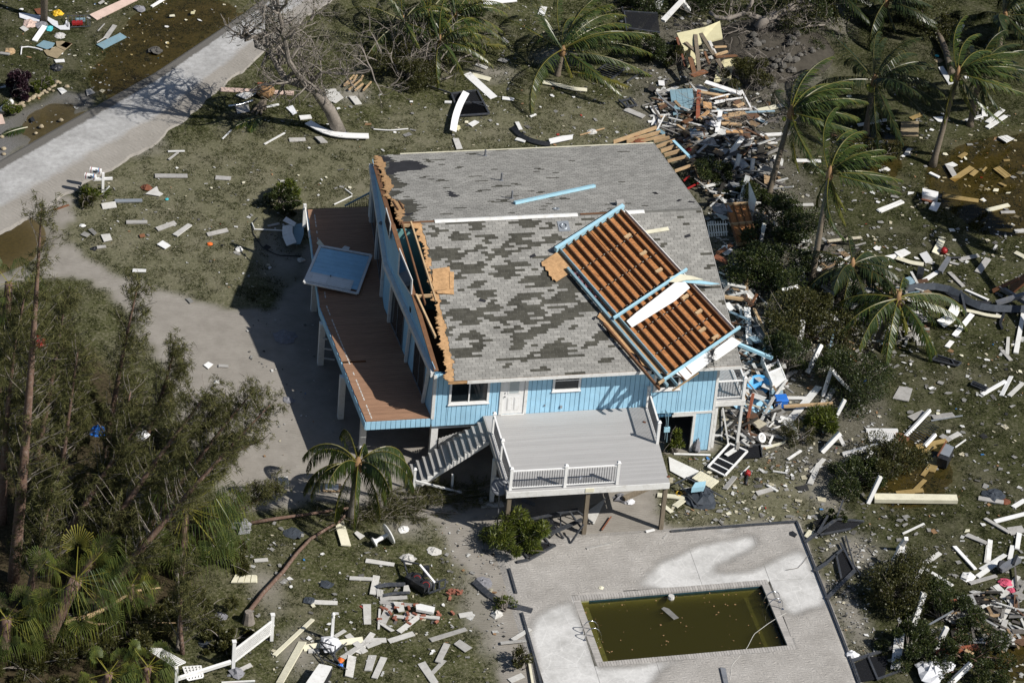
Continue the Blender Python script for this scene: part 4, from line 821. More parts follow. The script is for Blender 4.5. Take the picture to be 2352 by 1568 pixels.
for i in range(2):
    for j in range(6):
        e = .004; s0, s1, t0, t1 = i / 2 + e, (i + 1) / 2 - e, j / 6 + e, (j + 1) / 6 - e
        MB().hexa([fp(s0, t0, 0), fp(s0, t1, 0), fp(s1, t1, 0), fp(s1, t0, 0), fp(s0, t0, .02), fp(s0, t1, .02), fp(s1, t1, .02), fp(s1, t0, .02)]).build('plywood_sheet', 'plygrain', fr)
for k in range(10):
    s_ = .02 + .96 * k / 9 + random.uniform(-.008, .008); MB().bar(fp(s_, .0, .021), fp(s_, 1.0 + (.06 if k < 3 else 0), .021), .05, .19, nS).build('rafter', 'bluegrey' if k == 0 else 'rafter', fr)
MB().bar(fp(-.06, .12, .03), fp(-.07, 1.03, .03), .12, .15, nS).build('edge_rafter', 'bluegrey', fr); MB().bar(fp(-.17, .52, .02), fp(-.17, 1.02, .02), .08, .16, nS).build('edge_rafter', 'rafter', fr)
MB().bar(fp(-.03, -.01, .02), fp(1.03, -.01, .02), .16, .26, nS).build('blue_beam', 'bluebeam', fr); MB().bar(fp(-.06, .535, .215), fp(1.06, .535, .215), .10, .14, nS).build('blue_beam', 'bluebeam', fr); MB().bar(fp(-.08, 1.0, .215), fp(1.06, 1.0, .215), .10, .13, nS).build('blue_beam', 'bluebeam', fr)
MB().bar(fp(-.16, 1.0, .215), fp(-.082, 1.0, .215), .10, .12, nS).build('broken_beam_end', 'tan', fr)
for s_, t_ in ((.80, .16), (.80, .30), (.80, .44), (.82, .66), (.82, .78), (.70, .88), (.76, .96)): MB().bar(fp(s_ - .045, t_, .1), fp(s_ + .045, t_, .1), .14, .12, nS).build('block', 'tan', fr)
def rp(c, u, v, h): return onS(c, u, v, h)
Q = [('5', 185, 148), ('5', 222, 192), ('5', 520, 8), ('H', 425, 98), ('H', 395, 60), ('H', 330, 62), ('5', 245, 95)]
MB().prism([rp(*q, .38) for q in Q], .025, nS).build('soffit_panel', 'white_clean', fr)
MB().prism([rp('H', u, v, .28) for u, v in [(335, 660), (545, 495), (575, 560), (565, 580), (405, 702)]], .02, nS).build('soffit_panel', 'white_clean', fr)
MB().prism([rp('H', u, v, .20) for u, v in [(590, 500), (700, 420), (762, 455), (720, 490), (595, 575), (570, 560)]], .02, nS).build('soffit_panel', 'white_clean', fr)
MB().prism([rp('H', u, v, .12) for u, v in [(590, 240), (610, 245), (715, 360), (690, 375), (585, 262)]], .02, nS).build('soffit_panel', 'white_clean', fr)
MB().bar(fp(1.01, .02, .05), fp(1.01, .985, .05), .03, .17, nS).build('drip_edge', 'white_clean', fr)
MB().bar(rp('H', 275, 672, .30), rp('H', 322, 652, .30), .10, .06, nS).build('broken_rafter_end', 'tan', fr)
MB().prism([rp('2', u, v, .08) for u, v in [(555, 1150), (700, 1055), (810, 1200), (800, 1235), (680, 1312), (660, 1290), (648, 1300), (640, 1270), (618, 1260), (615, 1225), (590, 1215), (585, 1185), (560, 1180)]], .025, nS).build('torn_plywood', 'plywood', fr)
MB().prism([rp('P', u, v, .07) for u, v in [(1378, 718), (1372, 728), (1392, 745), (1402, 772), (1425, 785), (1440, 806), (1462, 815), (1475, 838), (1503, 852), (1515, 858), (1530, 845), (1422, 715)]], .025, nS).build('torn_plywood', 'plywood', fr)
b = MB()
for k in range(90):
    t_ = random.random(); u = 1312 + (1412 - 1312) * t_ + random.gauss(0, 3); v = 622 + (715 - 622) * t_ + random.gauss(0, 3); q = rp('P', u, v, .08); r_ = random.uniform(.03, .08)
    b.lathe([(r_ * .5, -r_ * .6), (r_, 0), (r_ * .6, r_ * .7)], q, (random.gauss(0, 1), random.gauss(0, 1), 1), 5)
b.build('insulation_tuft', 'insulation', fr)['kind'] = 'stuff'
b = MB()
for k in range(70):
    t_ = random.random(); q = rp('P', 1372 + 140 * t_ + random.gauss(0, 3) - 4, 722 + 135 * t_ ** 1.0 + random.gauss(0, 3) + 3, .05); a_ = random.random() * 6.28; d_ = np.array([math.cos(a_), math.sin(a_), KS * math.sin(a_)]) * random.uniform(.06, .16); e_ = np.array([-math.sin(a_), math.cos(a_), .2]) * random.uniform(.04, .09)
    b.prism([q - d_, q + e_, q + d_, q - e_], .008, nS)
b.build('torn_shingle_edge', 'felt', fr)['kind'] = 'stuff'
b = MB()
for k in range(60): a_ = random.random(); q = rp('H', 545 + 40 * a_, 500 + 110 * random.random(), .3); d_ = np.array([random.gauss(0, .12), random.gauss(.0, .2), random.gauss(0, .06)]); b.tube([q - d_, q + [0, 0, .05], q + d_], .006, 3)
b.build('torn_netting', 'black', fr)['kind'] = 'stuff'
# ================================================================= VEGETATION
WIND = np.array([.85, .35, 0.0]); WIND /= np.linalg.norm(WIND)
def unit(v): v = np.asarray(v, float); return v / (np.linalg.norm(v) + 1e-9)
def curve(p0, p1, bend, n):                   # from p0 to p1 bowed by bend
    t = np.linspace(0, 1, n)[:, None]; return np.array(p0) * (1 - t) + np.array(p1) * t + np.array(bend) * (4 * t * (1 - t))
def frond_mesh(p0, d0, L, droop, wind, nl, lw, ll, hang, rng, yellow=.15, seg=12):
    """one feather leaf: rachis bending under gravity and wind, leaflets on both sides"""
    pts = [np.array(p0, float)]; d = unit(d0); st = L / seg
    for i in range(seg):
        d = unit(d + (np.array([0, 0, -1]) * droop + WIND * wind) * (st / L) * (.5 + 1.2 * i / seg)); pts.append(pts[-1] + d * st)
    P = np.array(pts); V = []; Fc = []; A = []
    for k in range(len(P) - 1):               # rachis as a flat three-sided strip
        r0 = .028 * (1 - k / len(P)) + .006; t = unit(P[k + 1] - P[k]); sd = unit(np.cross(t, (0, 0, 1))); up = np.cross(sd, t); b = len(V)
        r1 = .028 * (1 - (k + 1) / len(P)) + .006
        V += [P[k] - sd * r0, P[k] + sd * r0, P[k] + up * r0 * 1.2, P[k + 1] - sd * r1, P[k + 1] + sd * r1, P[k + 1] + up * r1 * 1.2]
        Fc += [(b, b + 2, b + 5), (b, b + 5, b + 3), (b + 2, b + 1, b + 4), (b + 2, b + 4, b + 5)]; A += [.95] * 6
    for i in range(nl):
        s = .12 + .88 * i / nl; x = s * seg; k = min(int(x), seg - 1); q = P[k] + (P[k + 1] - P[k]) * (x - k); t = unit(P[k + 1] - P[k]); sd = unit(np.cross(t, (0, 0, 1))); up = np.cross(sd, t)
        ln = ll * (math.sin(math.pi * (.12 + .80 * s)) ** .7) * rng.uniform(.85, 1.1)
        for sg in (-1, 1):
            dd = unit(sd * sg * (.95 - .35 * s) + t * (.35 + .75 * s) + up * (.15 - hang) + np.array([0, 0, -hang]) + WIND * wind * .35 + rng.normal(0, .10, 3)); mid = q + dd * ln * .55; tip = q + unit(dd + np.array([0, 0, -.35 - hang * .6]) + WIND * wind * .2) * ln
            wv_ = unit(np.cross(dd, sd * .3 + np.array([0, 0, 1]))) * lw; b = len(V); V += [q - wv_ * .5, q + wv_ * .5, mid + wv_ * .5, mid - wv_ * .5, tip]
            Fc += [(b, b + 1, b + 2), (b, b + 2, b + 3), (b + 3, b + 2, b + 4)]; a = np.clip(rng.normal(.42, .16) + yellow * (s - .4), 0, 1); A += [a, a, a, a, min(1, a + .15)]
    return np.array(V), np.array(Fc), np.array(A)
def palm(label, base, top, L, nf, wind, group=None, seed=0, mat='frond', droop=1.0, trunk_r=(.17, .11), bend=None, hang=.35, ll=.74, nl=36, lw=.055, dead=2, nuts=0, name='coconut_palm', elev=(-.35, 1.0), yellow=.15, bark='palmbark', sweep=.55):
    rng = np.random.default_rng(seed); base = np.array(base); top = np.array(top); r = empty(name, base, label, 'palm tree', group)
    path = curve(base - [0, 0, .1], top, bend if bend is not None else (0, 0, 0), 9); rad = np.linspace(trunk_r[0], trunk_r[1], 9); rad[0] *= 1.35
    MB().tube(path, rad, 9).build('trunk', bark, r, True)
    b = MB(); b.lathe([(trunk_r[1] * .8, -.35), (trunk_r[1] * 1.7, -.1), (trunk_r[1] * 1.3, .2), (.04, .5)], top, n=9); b.build('crown_shaft', 'dryfiber', r, True)
    for k in range(nf):
        az = 2 * math.pi * (k * .618 + rng.uniform(-.05, .05)); el = elev[0] + (elev[1] - elev[0]) * ((k + .5) / nf) + rng.normal(0, .08)
        d = np.array([math.cos(az) * math.cos(el), math.sin(az) * math.cos(el), math.sin(el)]) + WIND * wind * sweep
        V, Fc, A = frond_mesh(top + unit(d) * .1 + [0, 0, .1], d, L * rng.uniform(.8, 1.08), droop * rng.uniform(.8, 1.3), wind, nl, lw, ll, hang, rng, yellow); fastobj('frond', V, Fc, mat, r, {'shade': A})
    for k in range(dead):
        az = rng.uniform(0, 6.28); d = np.array([math.cos(az) * .5, math.sin(az) * .5, -1]); V, Fc, A = frond_mesh(top - [0, 0, .05], d, L * .75, .6, wind * .3, nl, lw * .8, ll * .6, .5, rng); fastobj('hanging_frond', V, Fc, mat, r, {'shade': np.clip(A * .6 + .45, 0, 1)})
    for k in range(nuts):
        az = rng.uniform(0, 6.28); q = top + [math.cos(az) * .28, math.sin(az) * .28, -.2 - rng.uniform(0, .25)]; b = MB(); b.lathe([(.03, -.14), (.10, -.08), (.125, 0), (.10, .09), (.02, .14)], q, n=8); b.build('coconut', 'coconut', r, True)
    return r
def top_at(c, u, v, base, dy=0.0): return onaxis(c, u, v, 1, base[1] + dy)
def cpalm(label, bu, bv, tu, tv, L, nf, wind, seed, dy=0.0, **kw):
    L *= 1.2; nf = int(nf * 1.15)
    b_ = G('P', bu, bv); t_ = top_at('P', tu, tv, b_, dy); return palm(label, b_, t_, L, nf, wind, seed=seed, **kw)
CP = 'coconut palms bent by the wind'
cpalm('coconut palm leaning over rubble, nearest the roof peak, fronds swept right', 1762, 455, 1816, 262, 3.3, 17, 1.5, 11, group=CP, nuts=5, dead=3, elev=(-.3, 1.1))
cpalm('short full-crowned coconut palm with yellow nuts, behind the tan sheet', 1988, 305, 2008, 188, 3.4, 20, .7, 12, group=CP, nuts=7, mat='fronddark', droop=1.2)
cpalm('tall slim coconut palm whose bare trunk leans right beside the far puddle', 2142, 378, 2200, 172, 2.9, 15, 1.5, 13, group=CP, nuts=4, dead=3, trunk_r=(.17, .10))
cpalm('coconut palm with pale trunk standing behind the tall slim one', 2228, 288, 2252, 160, 2.5, 11, 1.5, 14, group=CP, mat='fronddark', dead=2)
cpalm('coconut palm with long thin trunk rising from bushes right of the roof', 1862, 655, 1905, 402, 3.0, 16, 1.5, 15, group=CP, dead=3)
cpalm('low coconut palm with drooping fronds amid bushes, left of brown cabinet', 1924, 696, 1957, 612, 2.6, 15, .3, 16, group=CP, mat='fronddark', droop=1.3, elev=(-.5, .6), dy=.2)
cpalm('toppled coconut palm sprawled on the lawn below the brown cabinet', 2008, 795, 2062, 690, 3.6, 14, .2, 17, group=CP, droop=1.4, elev=(-.5, .35), dy=.9, bend=(0, 0, .2))
cpalm('dark coconut palm cut off by the photograph\'s upper right corner', 2292, 120, 2308, 40, 2.8, 16, 1.2, 18, group=CP, mat='fronddark')
cpalm('coconut palm hanging over bare sand at the upper right edge', 2010, 70, 2035, 5, 2.6, 13, .8, 19, group=CP, mat='fronddark', dead=3)
cpalm('dark palm at the top edge above the uprooted tree', 1890, 40, 1905, -25, 2.8, 13, .8, 20, group=CP, mat='fronddark', dead=3)
cpalm('big low palm with long arching fronds on the far lawn', 1280, 172, 1292, 118, 4.0, 17, 1.0, 21, mat='frond', group=CP, elev=(-.1, 1.25), droop=1.0, dead=1, yellow=.35)
cpalm('queen palm with drooping plumes in front of the staircase', 807, 1190, 822, 1070, 2.6, 16, .1, 22, mat='frond', droop=2.7, hang=.95, ll=.8, lw=.034, nl=60, dead=0, name='queen_palm', elev=(-.2, 1.2), trunk_r=(.19, .17), yellow=.25, bark='greybark')
palm('coconut palm just outside the right edge, shading the lawn by the red ball', (30.2, 4.6, 0), (34.5, 12.2, 7.0), 2.7, 24, 1.0, seed=99, group=CP, trunk_r=(.2, .14))
# fan palms in the thicket
def fan_palm(label, base, top, R, nf, seed, name='sabal_palm', tr=.2, lean=(0, 0), half=0):
    rng = np.random.default_rng(seed); base = np.array(base); top = np.array(top); r = empty(name, base, label, 'palm tree')
    MB().tube(curve(base - [0, 0, .1], top, (lean[0], lean[1], 0), 7), np.linspace(tr * 1.1, tr * .9, 7), 8).build('trunk', 'bark', r, True)
    for k in range(nf):
        az = 2 * math.pi * k * .618; el = -.9 + 1.75 * (k + .5) / nf; d = unit([math.cos(az) * math.cos(el) + .25, math.sin(az) * math.cos(el), math.sin(el)]); L = R * rng.uniform(.55, .75); q = top + d * L + [0, 0, -.15 * L]
        V = []; Fc = []; A = []; sd = unit(np.cross(d, (0, 0, 1))); up = np.cross(sd, d)
        V += [top - sd * .02, top + sd * .02, q + sd * .012, q - sd * .012]; Fc += [(0, 1, 2), (0, 2, 3)]; A += [.9] * 4; a0 = rng.normal(.40, .2)
        for j in range(30):
            th = -2.1 + 4.2 * j / 29; e = unit(d * math.cos(th) + sd * math.sin(th) + up * .25 * math.cos(th)); ln = R * .62 * (.75 + .25 * math.cos(th)) * rng.uniform(.85, 1.1); m = q + e * ln * .6 + up * .05; tip = q + unit(e + np.array([.15, 0, -.75 - rng.uniform(0, .6)])) * ln
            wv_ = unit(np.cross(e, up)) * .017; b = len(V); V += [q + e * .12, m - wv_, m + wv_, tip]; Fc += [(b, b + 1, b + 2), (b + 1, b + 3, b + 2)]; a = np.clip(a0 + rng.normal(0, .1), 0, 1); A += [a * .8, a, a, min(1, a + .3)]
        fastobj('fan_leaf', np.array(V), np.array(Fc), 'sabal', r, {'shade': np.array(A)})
    return r
def fpx(label, bu, bv, tu, tv, R, nf, seed, **kw): b_ = G('P', bu, bv); return fan_palm(label, b_, top_at('P', tu, tv, b_), R, nf, seed, **kw)
fpx('bright green fan palm at the right side of the thicket, beside the drive', 415, 1330, 425, 1165, 2.7, 26, 31)
fpx('leaning fan palm with shaggy brown trunk in the lower thicket', 90, 1500, 175, 1330, 2.3, 20, 32, tr=.3)
fpx('fan palm cut by the left edge near the bottom', 5, 1520, 15, 1420, 1.8, 14, 33, tr=.25)
fpx('low fan palm at the bottom edge below the fallen yellow limb', 330, 1570, 340, 1530, 1.3, 14, 34)
fpx('dark green fan palm at the bottom edge left of the lattice fence', 240, 1590, 250, 1545, 1.4, 14, 35)
fpx('small fan palm in deep shade behind the leaning one', 210, 1300, 215, 1240, 1.2, 12, 36)
fpx('fan palm with yellowing fans at left edge, beside the drive puddle', 15, 740, 20, 650, 1.6, 14, 37)
fpx('dark fan palm low in the thicket right of the leaning one', 300, 1400, 300, 1345, 1.2, 12, 38)

# --- feathery pines of the thicket, wind-stripped, leaning right
def tufts(P, D, n, ln, wd, rng, spread=.8, droop=.4, a0=.45):
    """n thin needles at each point of P, fanning round direction D"""
    m = len(P); P = np.repeat(P, n, 0); D = np.repeat(D, n, 0); k = m * n
    d = D + rng.normal(0, spread, (k, 3)) + np.array([0, 0, -droop]); d /= np.linalg.norm(d, axis=1)[:, None] + 1e-9; l_ = ln * rng.uniform(.55, 1.15, k)[:, None]
    s = np.cross(d, rng.normal(0, 1, (k, 3))); s /= np.linalg.norm(s, axis=1)[:, None] + 1e-9; s *= wd
    o = P + rng.normal(0, .05, (k, 3)); V = np.stack([o - s, o + s, o + d * l_ + np.array([0, 0, -.1]) * l_], 1); A = np.clip(rng.normal(a0, .2, k), 0, 1)
    return V.reshape(-1, 3), np.repeat(A, 3)
def pine(label, base, top, nb, spread, seed, tr=.16, bend=(0, 0, 0), nt=9, bare=.25, nn=13, group='wind-stripped pines of the thicket', needle='needle', lean=(.55, .25)):
    rng = np.random.default_rng(seed); base = np.array(base); top = np.array(top); r = empty('pine_tree', base, label, 'tree', group)
    path = curve(base - [0, 0, .1], top, bend, 14); rad = tr * (1 - np.linspace(0, 1, 14)) ** .8 + .02; b = MB(); b.tube(path, rad, 7); H = np.linalg.norm(top - base); PP = []; DD = []
    br = MB()
    for k in range(nb):
        t = bare + (1 - bare) * (k + rng.uniform(0, 1)) / nb; x = t * 13; i = min(int(x), 12); q = path[i] + (path[i + 1] - path[i]) * (x - i)
        az = rng.uniform(0, 6.28); d = unit([math.cos(az) + lean[0], math.sin(az) + lean[1], rng.uniform(.25, .9)]); L = spread * (1.15 - .75 * t) * rng.uniform(.6, 1.15) + .35
        bp = [q]; dd = d
        for j in range(5): dd = unit(dd + rng.normal(0, .12, 3) + np.array([.05, .02, .10])); bp.append(bp[-1] + dd * L / 5)
        br.tube(bp, [max(.011, .034 * (1 - j / 6) * (1.2 - t)) for j in range(6)], 4, cap=False); bp = np.array(bp)
        if rng.random() < .36: continue
        for j in range(nt):
            u = (.25 + .75 * j / nt) * 5; i2 = min(int(u), 4); PP.append(bp[i2] + (bp[i2 + 1] - bp[i2]) * (u - i2) + rng.normal(0, .16, 3)); DD.append(unit(bp[i2 + 1] - bp[i2] + rng.normal(0, .35, 3)))
    b.build('trunk', 'bark', r, True); br.build('branches', 'greybark', r)
    V, A = tufts(np.array(PP), np.array(DD), nn, .30, .013, rng, .6, .3); fastobj('crown', V, np.arange(len(V)).reshape(-1, 3), needle, r, {'shade': A})
    return r
def ppx(label, bu, bv, tu, tv, nb, spread, seed, dy=0, **kw): b_ = G('P', bu, bv); return pine(label, b_, top_at('P', tu, tv, b_, dy), nb, spread, seed, **kw)
PINES = [('tall forked pine with reddish trunk, leftmost in the thicket', 30, 1330, 95, 480, 60, 1.7, .26), ('slender pine standing tallest at the middle of the thicket', 235, 1090, 318, 650, 55, 1.6, .15), ('thin pine between the tall forked pine and the middle one', 120, 1260, 180, 800, 50, 1.5, .15),
         ('pine leaning right with broken orange top near the drive', 105, 1330, 330, 960, 55, 1.6, .2), ('pine reaching right towards the house shadow', 160, 1370, 480, 900, 60, 1.6, .2), ('long leaning pine whose tip touches the house shadow', 200, 1420, 620, 930, 64, 1.5, .17), ('pine leaning low over the drive, above the bright fan palm', 260, 1340, 580, 900, 60, 1.6, .16),
         ('pine in the dark left edge of the thicket, lower half', 5, 1200, 40, 760, 50, 1.6, .2), ('bushy pine above the drive bend', 330, 1010, 400, 800, 45, 1.5, .12), ('pine sapling at the right end of the thicket by the drive', 420, 1110, 600, 1010, 40, 1.2, .1),
         ('pine at the left edge just below the fan palm with yellowing fans', 20, 980, 60, 660, 50, 1.6, .15), ('pine leaning over the bright fan palm from the left', 280, 1280, 480, 1080, 50, 1.5, .14), ('thin pine bowing across the lower thicket', 420, 1500, 425, 1290, 26, 1.2, .09),
         ('stubby pine in the middle of the thicket below the slender tallest', 250, 1180, 300, 900, 50, 1.7, .16), ('pine behind the tall forked pine', 80, 1060, 150, 690, 50, 1.7, .15), ('pine with pale trunk in the thicket\'s lower middle', 205, 1250, 270, 1010, 50, 1.7, .16),
         ('low pine reaching from the bright fan palm to the fallen trunk', 420, 1260, 640, 1120, 45, 1.2, .1), ('drooping pine over the lower left thicket', 60, 1390, 120, 1120, 50, 1.6, .18), ('pine crowding the left edge at mid height', -25, 1090, 0, 860, 50, 1.7, .18), ('small pine at the drive side of the thicket', 380, 1050, 500, 940, 40, 1.2, .1)]
for i, (lab, bu, bv, tu, tv, nb, sp, tr) in enumerate(PINES): ppx(lab, bu, bv, tu, tv, int(nb * 1.5), sp, 100 + i, dy=(.6 if tu - bu > 150 else 0), tr=tr, bend=(-.3, 0, .0) if tu - bu > 150 else (random.uniform(-.2, .2), 0, 0), nt=12, nn=13, bare=.12 if tr < .17 else .22)

# --- shrubs: real stems and many small leaves in uneven clumps
def shrub(label, c, rx, ry, h, n, mat, seed, leaf=.07, cat='shrub', name='shrub', group=None, stems=22, base_z=0.0, thin=0, clumps=16, wind=.0, bark='greybark', lo=.12):
    rng = np.random.default_rng(seed); c = np.array([c[0], c[1], base_z]); r = empty(name, c, label, cat, group); b = MB()
    CL = []
    for k in range(clumps):
        a = rng.uniform(0, 6.28); q = rng.uniform(0, 1.15) ** .6; z = rng.uniform(lo, 1) * rng.uniform(.75, 1.15); CL.append((c + [math.cos(a) * rx * q * (1.1 - .45 * z) + wind * z * h, math.sin(a) * ry * q * (1.1 - .45 * z), h * z * .9], rng.uniform(.14, .40) * min(rx, h * .9)))
    for k in range(stems):
        q, _ = CL[k % len(CL)]; b.tube(curve(c + [rng.normal(0, .08) * rx, rng.normal(0, .08) * ry, -.05], q + (q - c) * rng.uniform(-.1, .35) + rng.normal(0, .12, 3), rng.normal(0, .12, 3) + [0, 0, .1], 6), np.linspace(.03, .008, 6), 4, cap=False)
    b.build('stems', bark, r)
    m = n // clumps; V = []; A = []
    for q, rad in CL:
        u = rng.normal(0, 1, (m, 3)); u /= np.linalg.norm(u, axis=1)[:, None]; R_ = rad * rng.uniform(.35, 1.12, m)[:, None] ** .6; P = q + u * R_ * [1, 1, .8]; P[:, 2] = np.maximum(P[:, 2], base_z + .03)
        d = u + rng.normal(0, .7, (m, 3)) + [wind, 0, 0]; d /= np.linalg.norm(d, axis=1)[:, None]; s = np.cross(d, rng.normal(0, 1, (m, 3))); s /= np.linalg.norm(s, axis=1)[:, None] + 1e-9; l_ = leaf * rng.uniform(.6, 1.3, m)[:, None]
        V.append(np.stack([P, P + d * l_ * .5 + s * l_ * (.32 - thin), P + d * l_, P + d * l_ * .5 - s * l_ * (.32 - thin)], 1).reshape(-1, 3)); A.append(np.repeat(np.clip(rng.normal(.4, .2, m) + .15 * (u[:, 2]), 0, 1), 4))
    V = np.concatenate(V); fastobj('crown', V, np.arange(len(V)).reshape(-1, 4), mat, r, {'shade': np.concatenate(A)}); return r
def spx(label, u, v, ru, h, n, mat, seed, **kw): c = G('P', u, v); e = G('P', u + ru, v); rx = abs(e[0] - c[0]) * (1.25 if ru > 44 and mat != 'needle' else 1.05); kw['leaf'] = kw.get('leaf', .07) * 1.2; return shrub(label, c, rx, kw.pop('ry', rx), h * 1.1, int(n * 2), mat, seed, **kw)
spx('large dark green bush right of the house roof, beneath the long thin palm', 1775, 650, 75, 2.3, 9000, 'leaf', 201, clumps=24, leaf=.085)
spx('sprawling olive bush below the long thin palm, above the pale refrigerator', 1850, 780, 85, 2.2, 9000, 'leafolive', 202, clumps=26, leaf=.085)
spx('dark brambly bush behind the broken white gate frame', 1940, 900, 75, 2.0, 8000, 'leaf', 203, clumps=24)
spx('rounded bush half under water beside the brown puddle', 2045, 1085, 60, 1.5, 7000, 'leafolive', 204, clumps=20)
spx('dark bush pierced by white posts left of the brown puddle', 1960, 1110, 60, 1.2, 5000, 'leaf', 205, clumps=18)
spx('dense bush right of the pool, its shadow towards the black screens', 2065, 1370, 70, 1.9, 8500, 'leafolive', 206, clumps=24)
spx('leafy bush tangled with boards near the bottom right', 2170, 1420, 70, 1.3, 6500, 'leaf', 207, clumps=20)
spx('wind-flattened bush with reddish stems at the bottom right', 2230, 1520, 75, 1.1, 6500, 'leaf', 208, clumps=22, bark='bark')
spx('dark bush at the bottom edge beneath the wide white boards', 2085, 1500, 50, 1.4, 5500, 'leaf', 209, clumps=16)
spx('bright wind-blown shrub leaning over the fallen black frame', 1160, 1265, 48, 1.3, 5200, 'leafbright', 210, clumps=26, leaf=.17, thin=.22, wind=.6, stems=18)
spx('small green plant growing in the dark ground-floor opening', 1545, 1038, 17, .9, 900, 'leafbright', 211, clumps=9, leaf=.13, thin=.15)
spx('grassy green clump beneath the leaning white post', 1885, 985, 38, .9, 2200, 'leafbright', 212, clumps=12, leaf=.22, thin=.24)
spx('dark rounded shrub in the house\'s front lawn beside the side deck', 650, 480, 34, 1.1, 3800, 'leaf', 213, clumps=14)
spx('bright feathery shrub tops above the dark rounded front-lawn shrub', 662, 452, 26, .9, 1500, 'leafbright', 214, clumps=9, leaf=.16, thin=.22)
spx('trailing bush among the rubble behind the house', 1640, 420, 45, 1.0, 3500, 'leaf', 215, clumps=14)
spx('big dark bush between the plywood piece and the long thin palm', 1800, 560, 70, 2.0, 6500, 'leaf', 245, clumps=24, leaf=.085)
spx('dark bush right of the porch rubble, below the olive bush', 1800, 850, 55, 1.5, 5000, 'leaf', 246, clumps=20)
spx('added dark brush standing in for yard shade left of the yellow wreck', 1500, 130, 50, 1.2, 4500, 'leaf', 247, clumps=20)  # added bush, its dark leaves imitate the tree shade over this yard
spx('added dark brush standing in for yard shade at the top edge', 1480, 25, 60, 1.8, 5500, 'leaf', 248, clumps=20)  # second bush put in to darken the yard where tree shade falls
spx('dark leafy bush between the rubble and the palm nearest the roof peak', 1730, 470, 42, 1.3, 4200, 'leaf', 216, clumps=14)
spx('leafy bush over the yellow wall wreck', 1545, 150, 22, 1.2, 1500, 'leafolive', 217, clumps=14)
spx('bush leaning on the right end of the yellow wall wreck', 1715, 190, 45, 1.5, 4200, 'leafolive', 218, clumps=14)
spx('dark tree-like bush at the top edge behind the yellow wall wreck', 1640, 10, 80, 2.4, 7000, 'leaf', 219, clumps=22)
spx('wide dark bush at the top edge above the root mound', 1850, 60, 80, 2.2, 6000, 'leaf', 220, clumps=20)
spx('ragged bush at the top edge over the fallen grey palm trunk', 2130, 60, 60, 1.4, 4200, 'leafolive', 221, clumps=16)
spx('thin wiry bush beside the far right puddle', 2010, 370, 55, .8, 2600, 'leafolive', 222, clumps=16)
spx('purple-leaved bush beside the stone edging', 35, 220, 34, 1.2, 4200, 'purpleleaf', 223, clumps=14, leaf=.09)
spx('low trimmed green hedge end between purple bush and stones', 95, 205, 30, .55, 2600, 'leafbright', 224, clumps=10, leaf=.05, ry=.4)
spx('low trimmed hedge at the left edge below the purple bush', 25, 262, 34, .5, 2400, 'leafbright', 225, clumps=10, leaf=.05, ry=.4)
spx('tuft of green grass around the mailbox post', 215, 452, 28, .45, 900, 'leafbright', 226, clumps=9, leaf=.2, thin=.24)
spx('small sparse sapling on bare sand left of the pool, upper one', 1158, 1400, 24, .8, 420, 'leafbright', 227, clumps=9, leaf=.07)
spx('small sparse sapling on bare sand left of the pool, lower one', 1195, 1530, 28, .8, 600, 'leafolive', 228, clumps=9, leaf=.08)
def brush(label, u, v, rx, ry, n, seed, mat='needle'):
    rng = np.random.default_rng(seed); c = G('P', u, v); r = empty('fallen_brush', c, label, 'branches'); b = MB(); P = []; D = []
    for k in range(n):
        p = c + [rng.normal(0, rx * .5), rng.normal(0, ry * .5), rng.uniform(.03, .12)]; a = rng.normal(.5, 1.0); d = unit([math.cos(a), math.sin(a), rng.uniform(.0, .25)]); L = rng.uniform(.4, 1.0); b.tube([p, p + d * L * .5 + [0, 0, .03], p + d * L], [.014, .01, .006], 4, cap=False)
        for t in np.linspace(.15, 1, 6): P.append(p + d * L * t); D.append(d)
    b.build('twigs', 'greybark', r); V, A = tufts(np.array(P), np.array(D), 9, .3, .01, rng, .6, .15); V[:, 2] = np.maximum(V[:, 2], .01); fastobj('needles', V, np.arange(len(V)).reshape(-1, 3), mat, r, {'shade': A})
brush('dark fallen pine boughs lying under the staircase', 1020, 1145, 2.4, .9, 130, 229)
brush('fallen pine boughs lying under the queen palm', 850, 1180, 2.4, .7, 110, 230, 'leafolive')
spx('weedy undergrowth at the right end of the thicket', 470, 1420, 70, .8, 5200, 'leafolive', 231, clumps=20, leaf=.13, thin=.2)
spx('tangled olive undergrowth at the bottom of the thicket', 330, 1460, 80, 1.1, 6500, 'leafolive', 232, clumps=22, leaf=.11, thin=.14)
spx('dark undergrowth in the lower left corner of the thicket', 110, 1440, 90, 1.0, 6500, 'leaf', 233, clumps=22, leaf=.12, thin=.14)
spx('olive weeds under the bright fan palm', 500, 1290, 60, .7, 4200, 'leafolive', 243, clumps=18, leaf=.13, thin=.2)
spx('dark needles under the tall forked pine', 60, 800, 90, 1.3, 7000, 'needle', 244, clumps=26, leaf=.24, thin=.27)
spx('brown-green brush in the bottom left corner', 60, 1530, 90, .9, 6000, 'leafolive', 249, clumps=30, leaf=.15, thin=.22)
spx('olive brush along the bottom edge of the thicket', 200, 1500, 80, .8, 5000, 'leafolive', 250, clumps=28, leaf=.15, thin=.22)
spx('needle-strewn brush in the thicket centre', 300, 1260, 100, 1.4, 8000, 'needle', 251, clumps=40, leaf=.26, thin=.27)
spx('green undergrowth beside the stump', 520, 1480, 45, .5, 2600, 'leafolive', 234, clumps=14, leaf=.10)
spx('shaded undergrowth in the middle of the thicket', 180, 1180, 120, 1.2, 9000, 'needle', 235, clumps=30, leaf=.24, thin=.27)
spx('shaded undergrowth at the upper part of the thicket', 130, 950, 110, 1.2, 8500, 'needle', 236, clumps=30, leaf=.24, thin=.27)
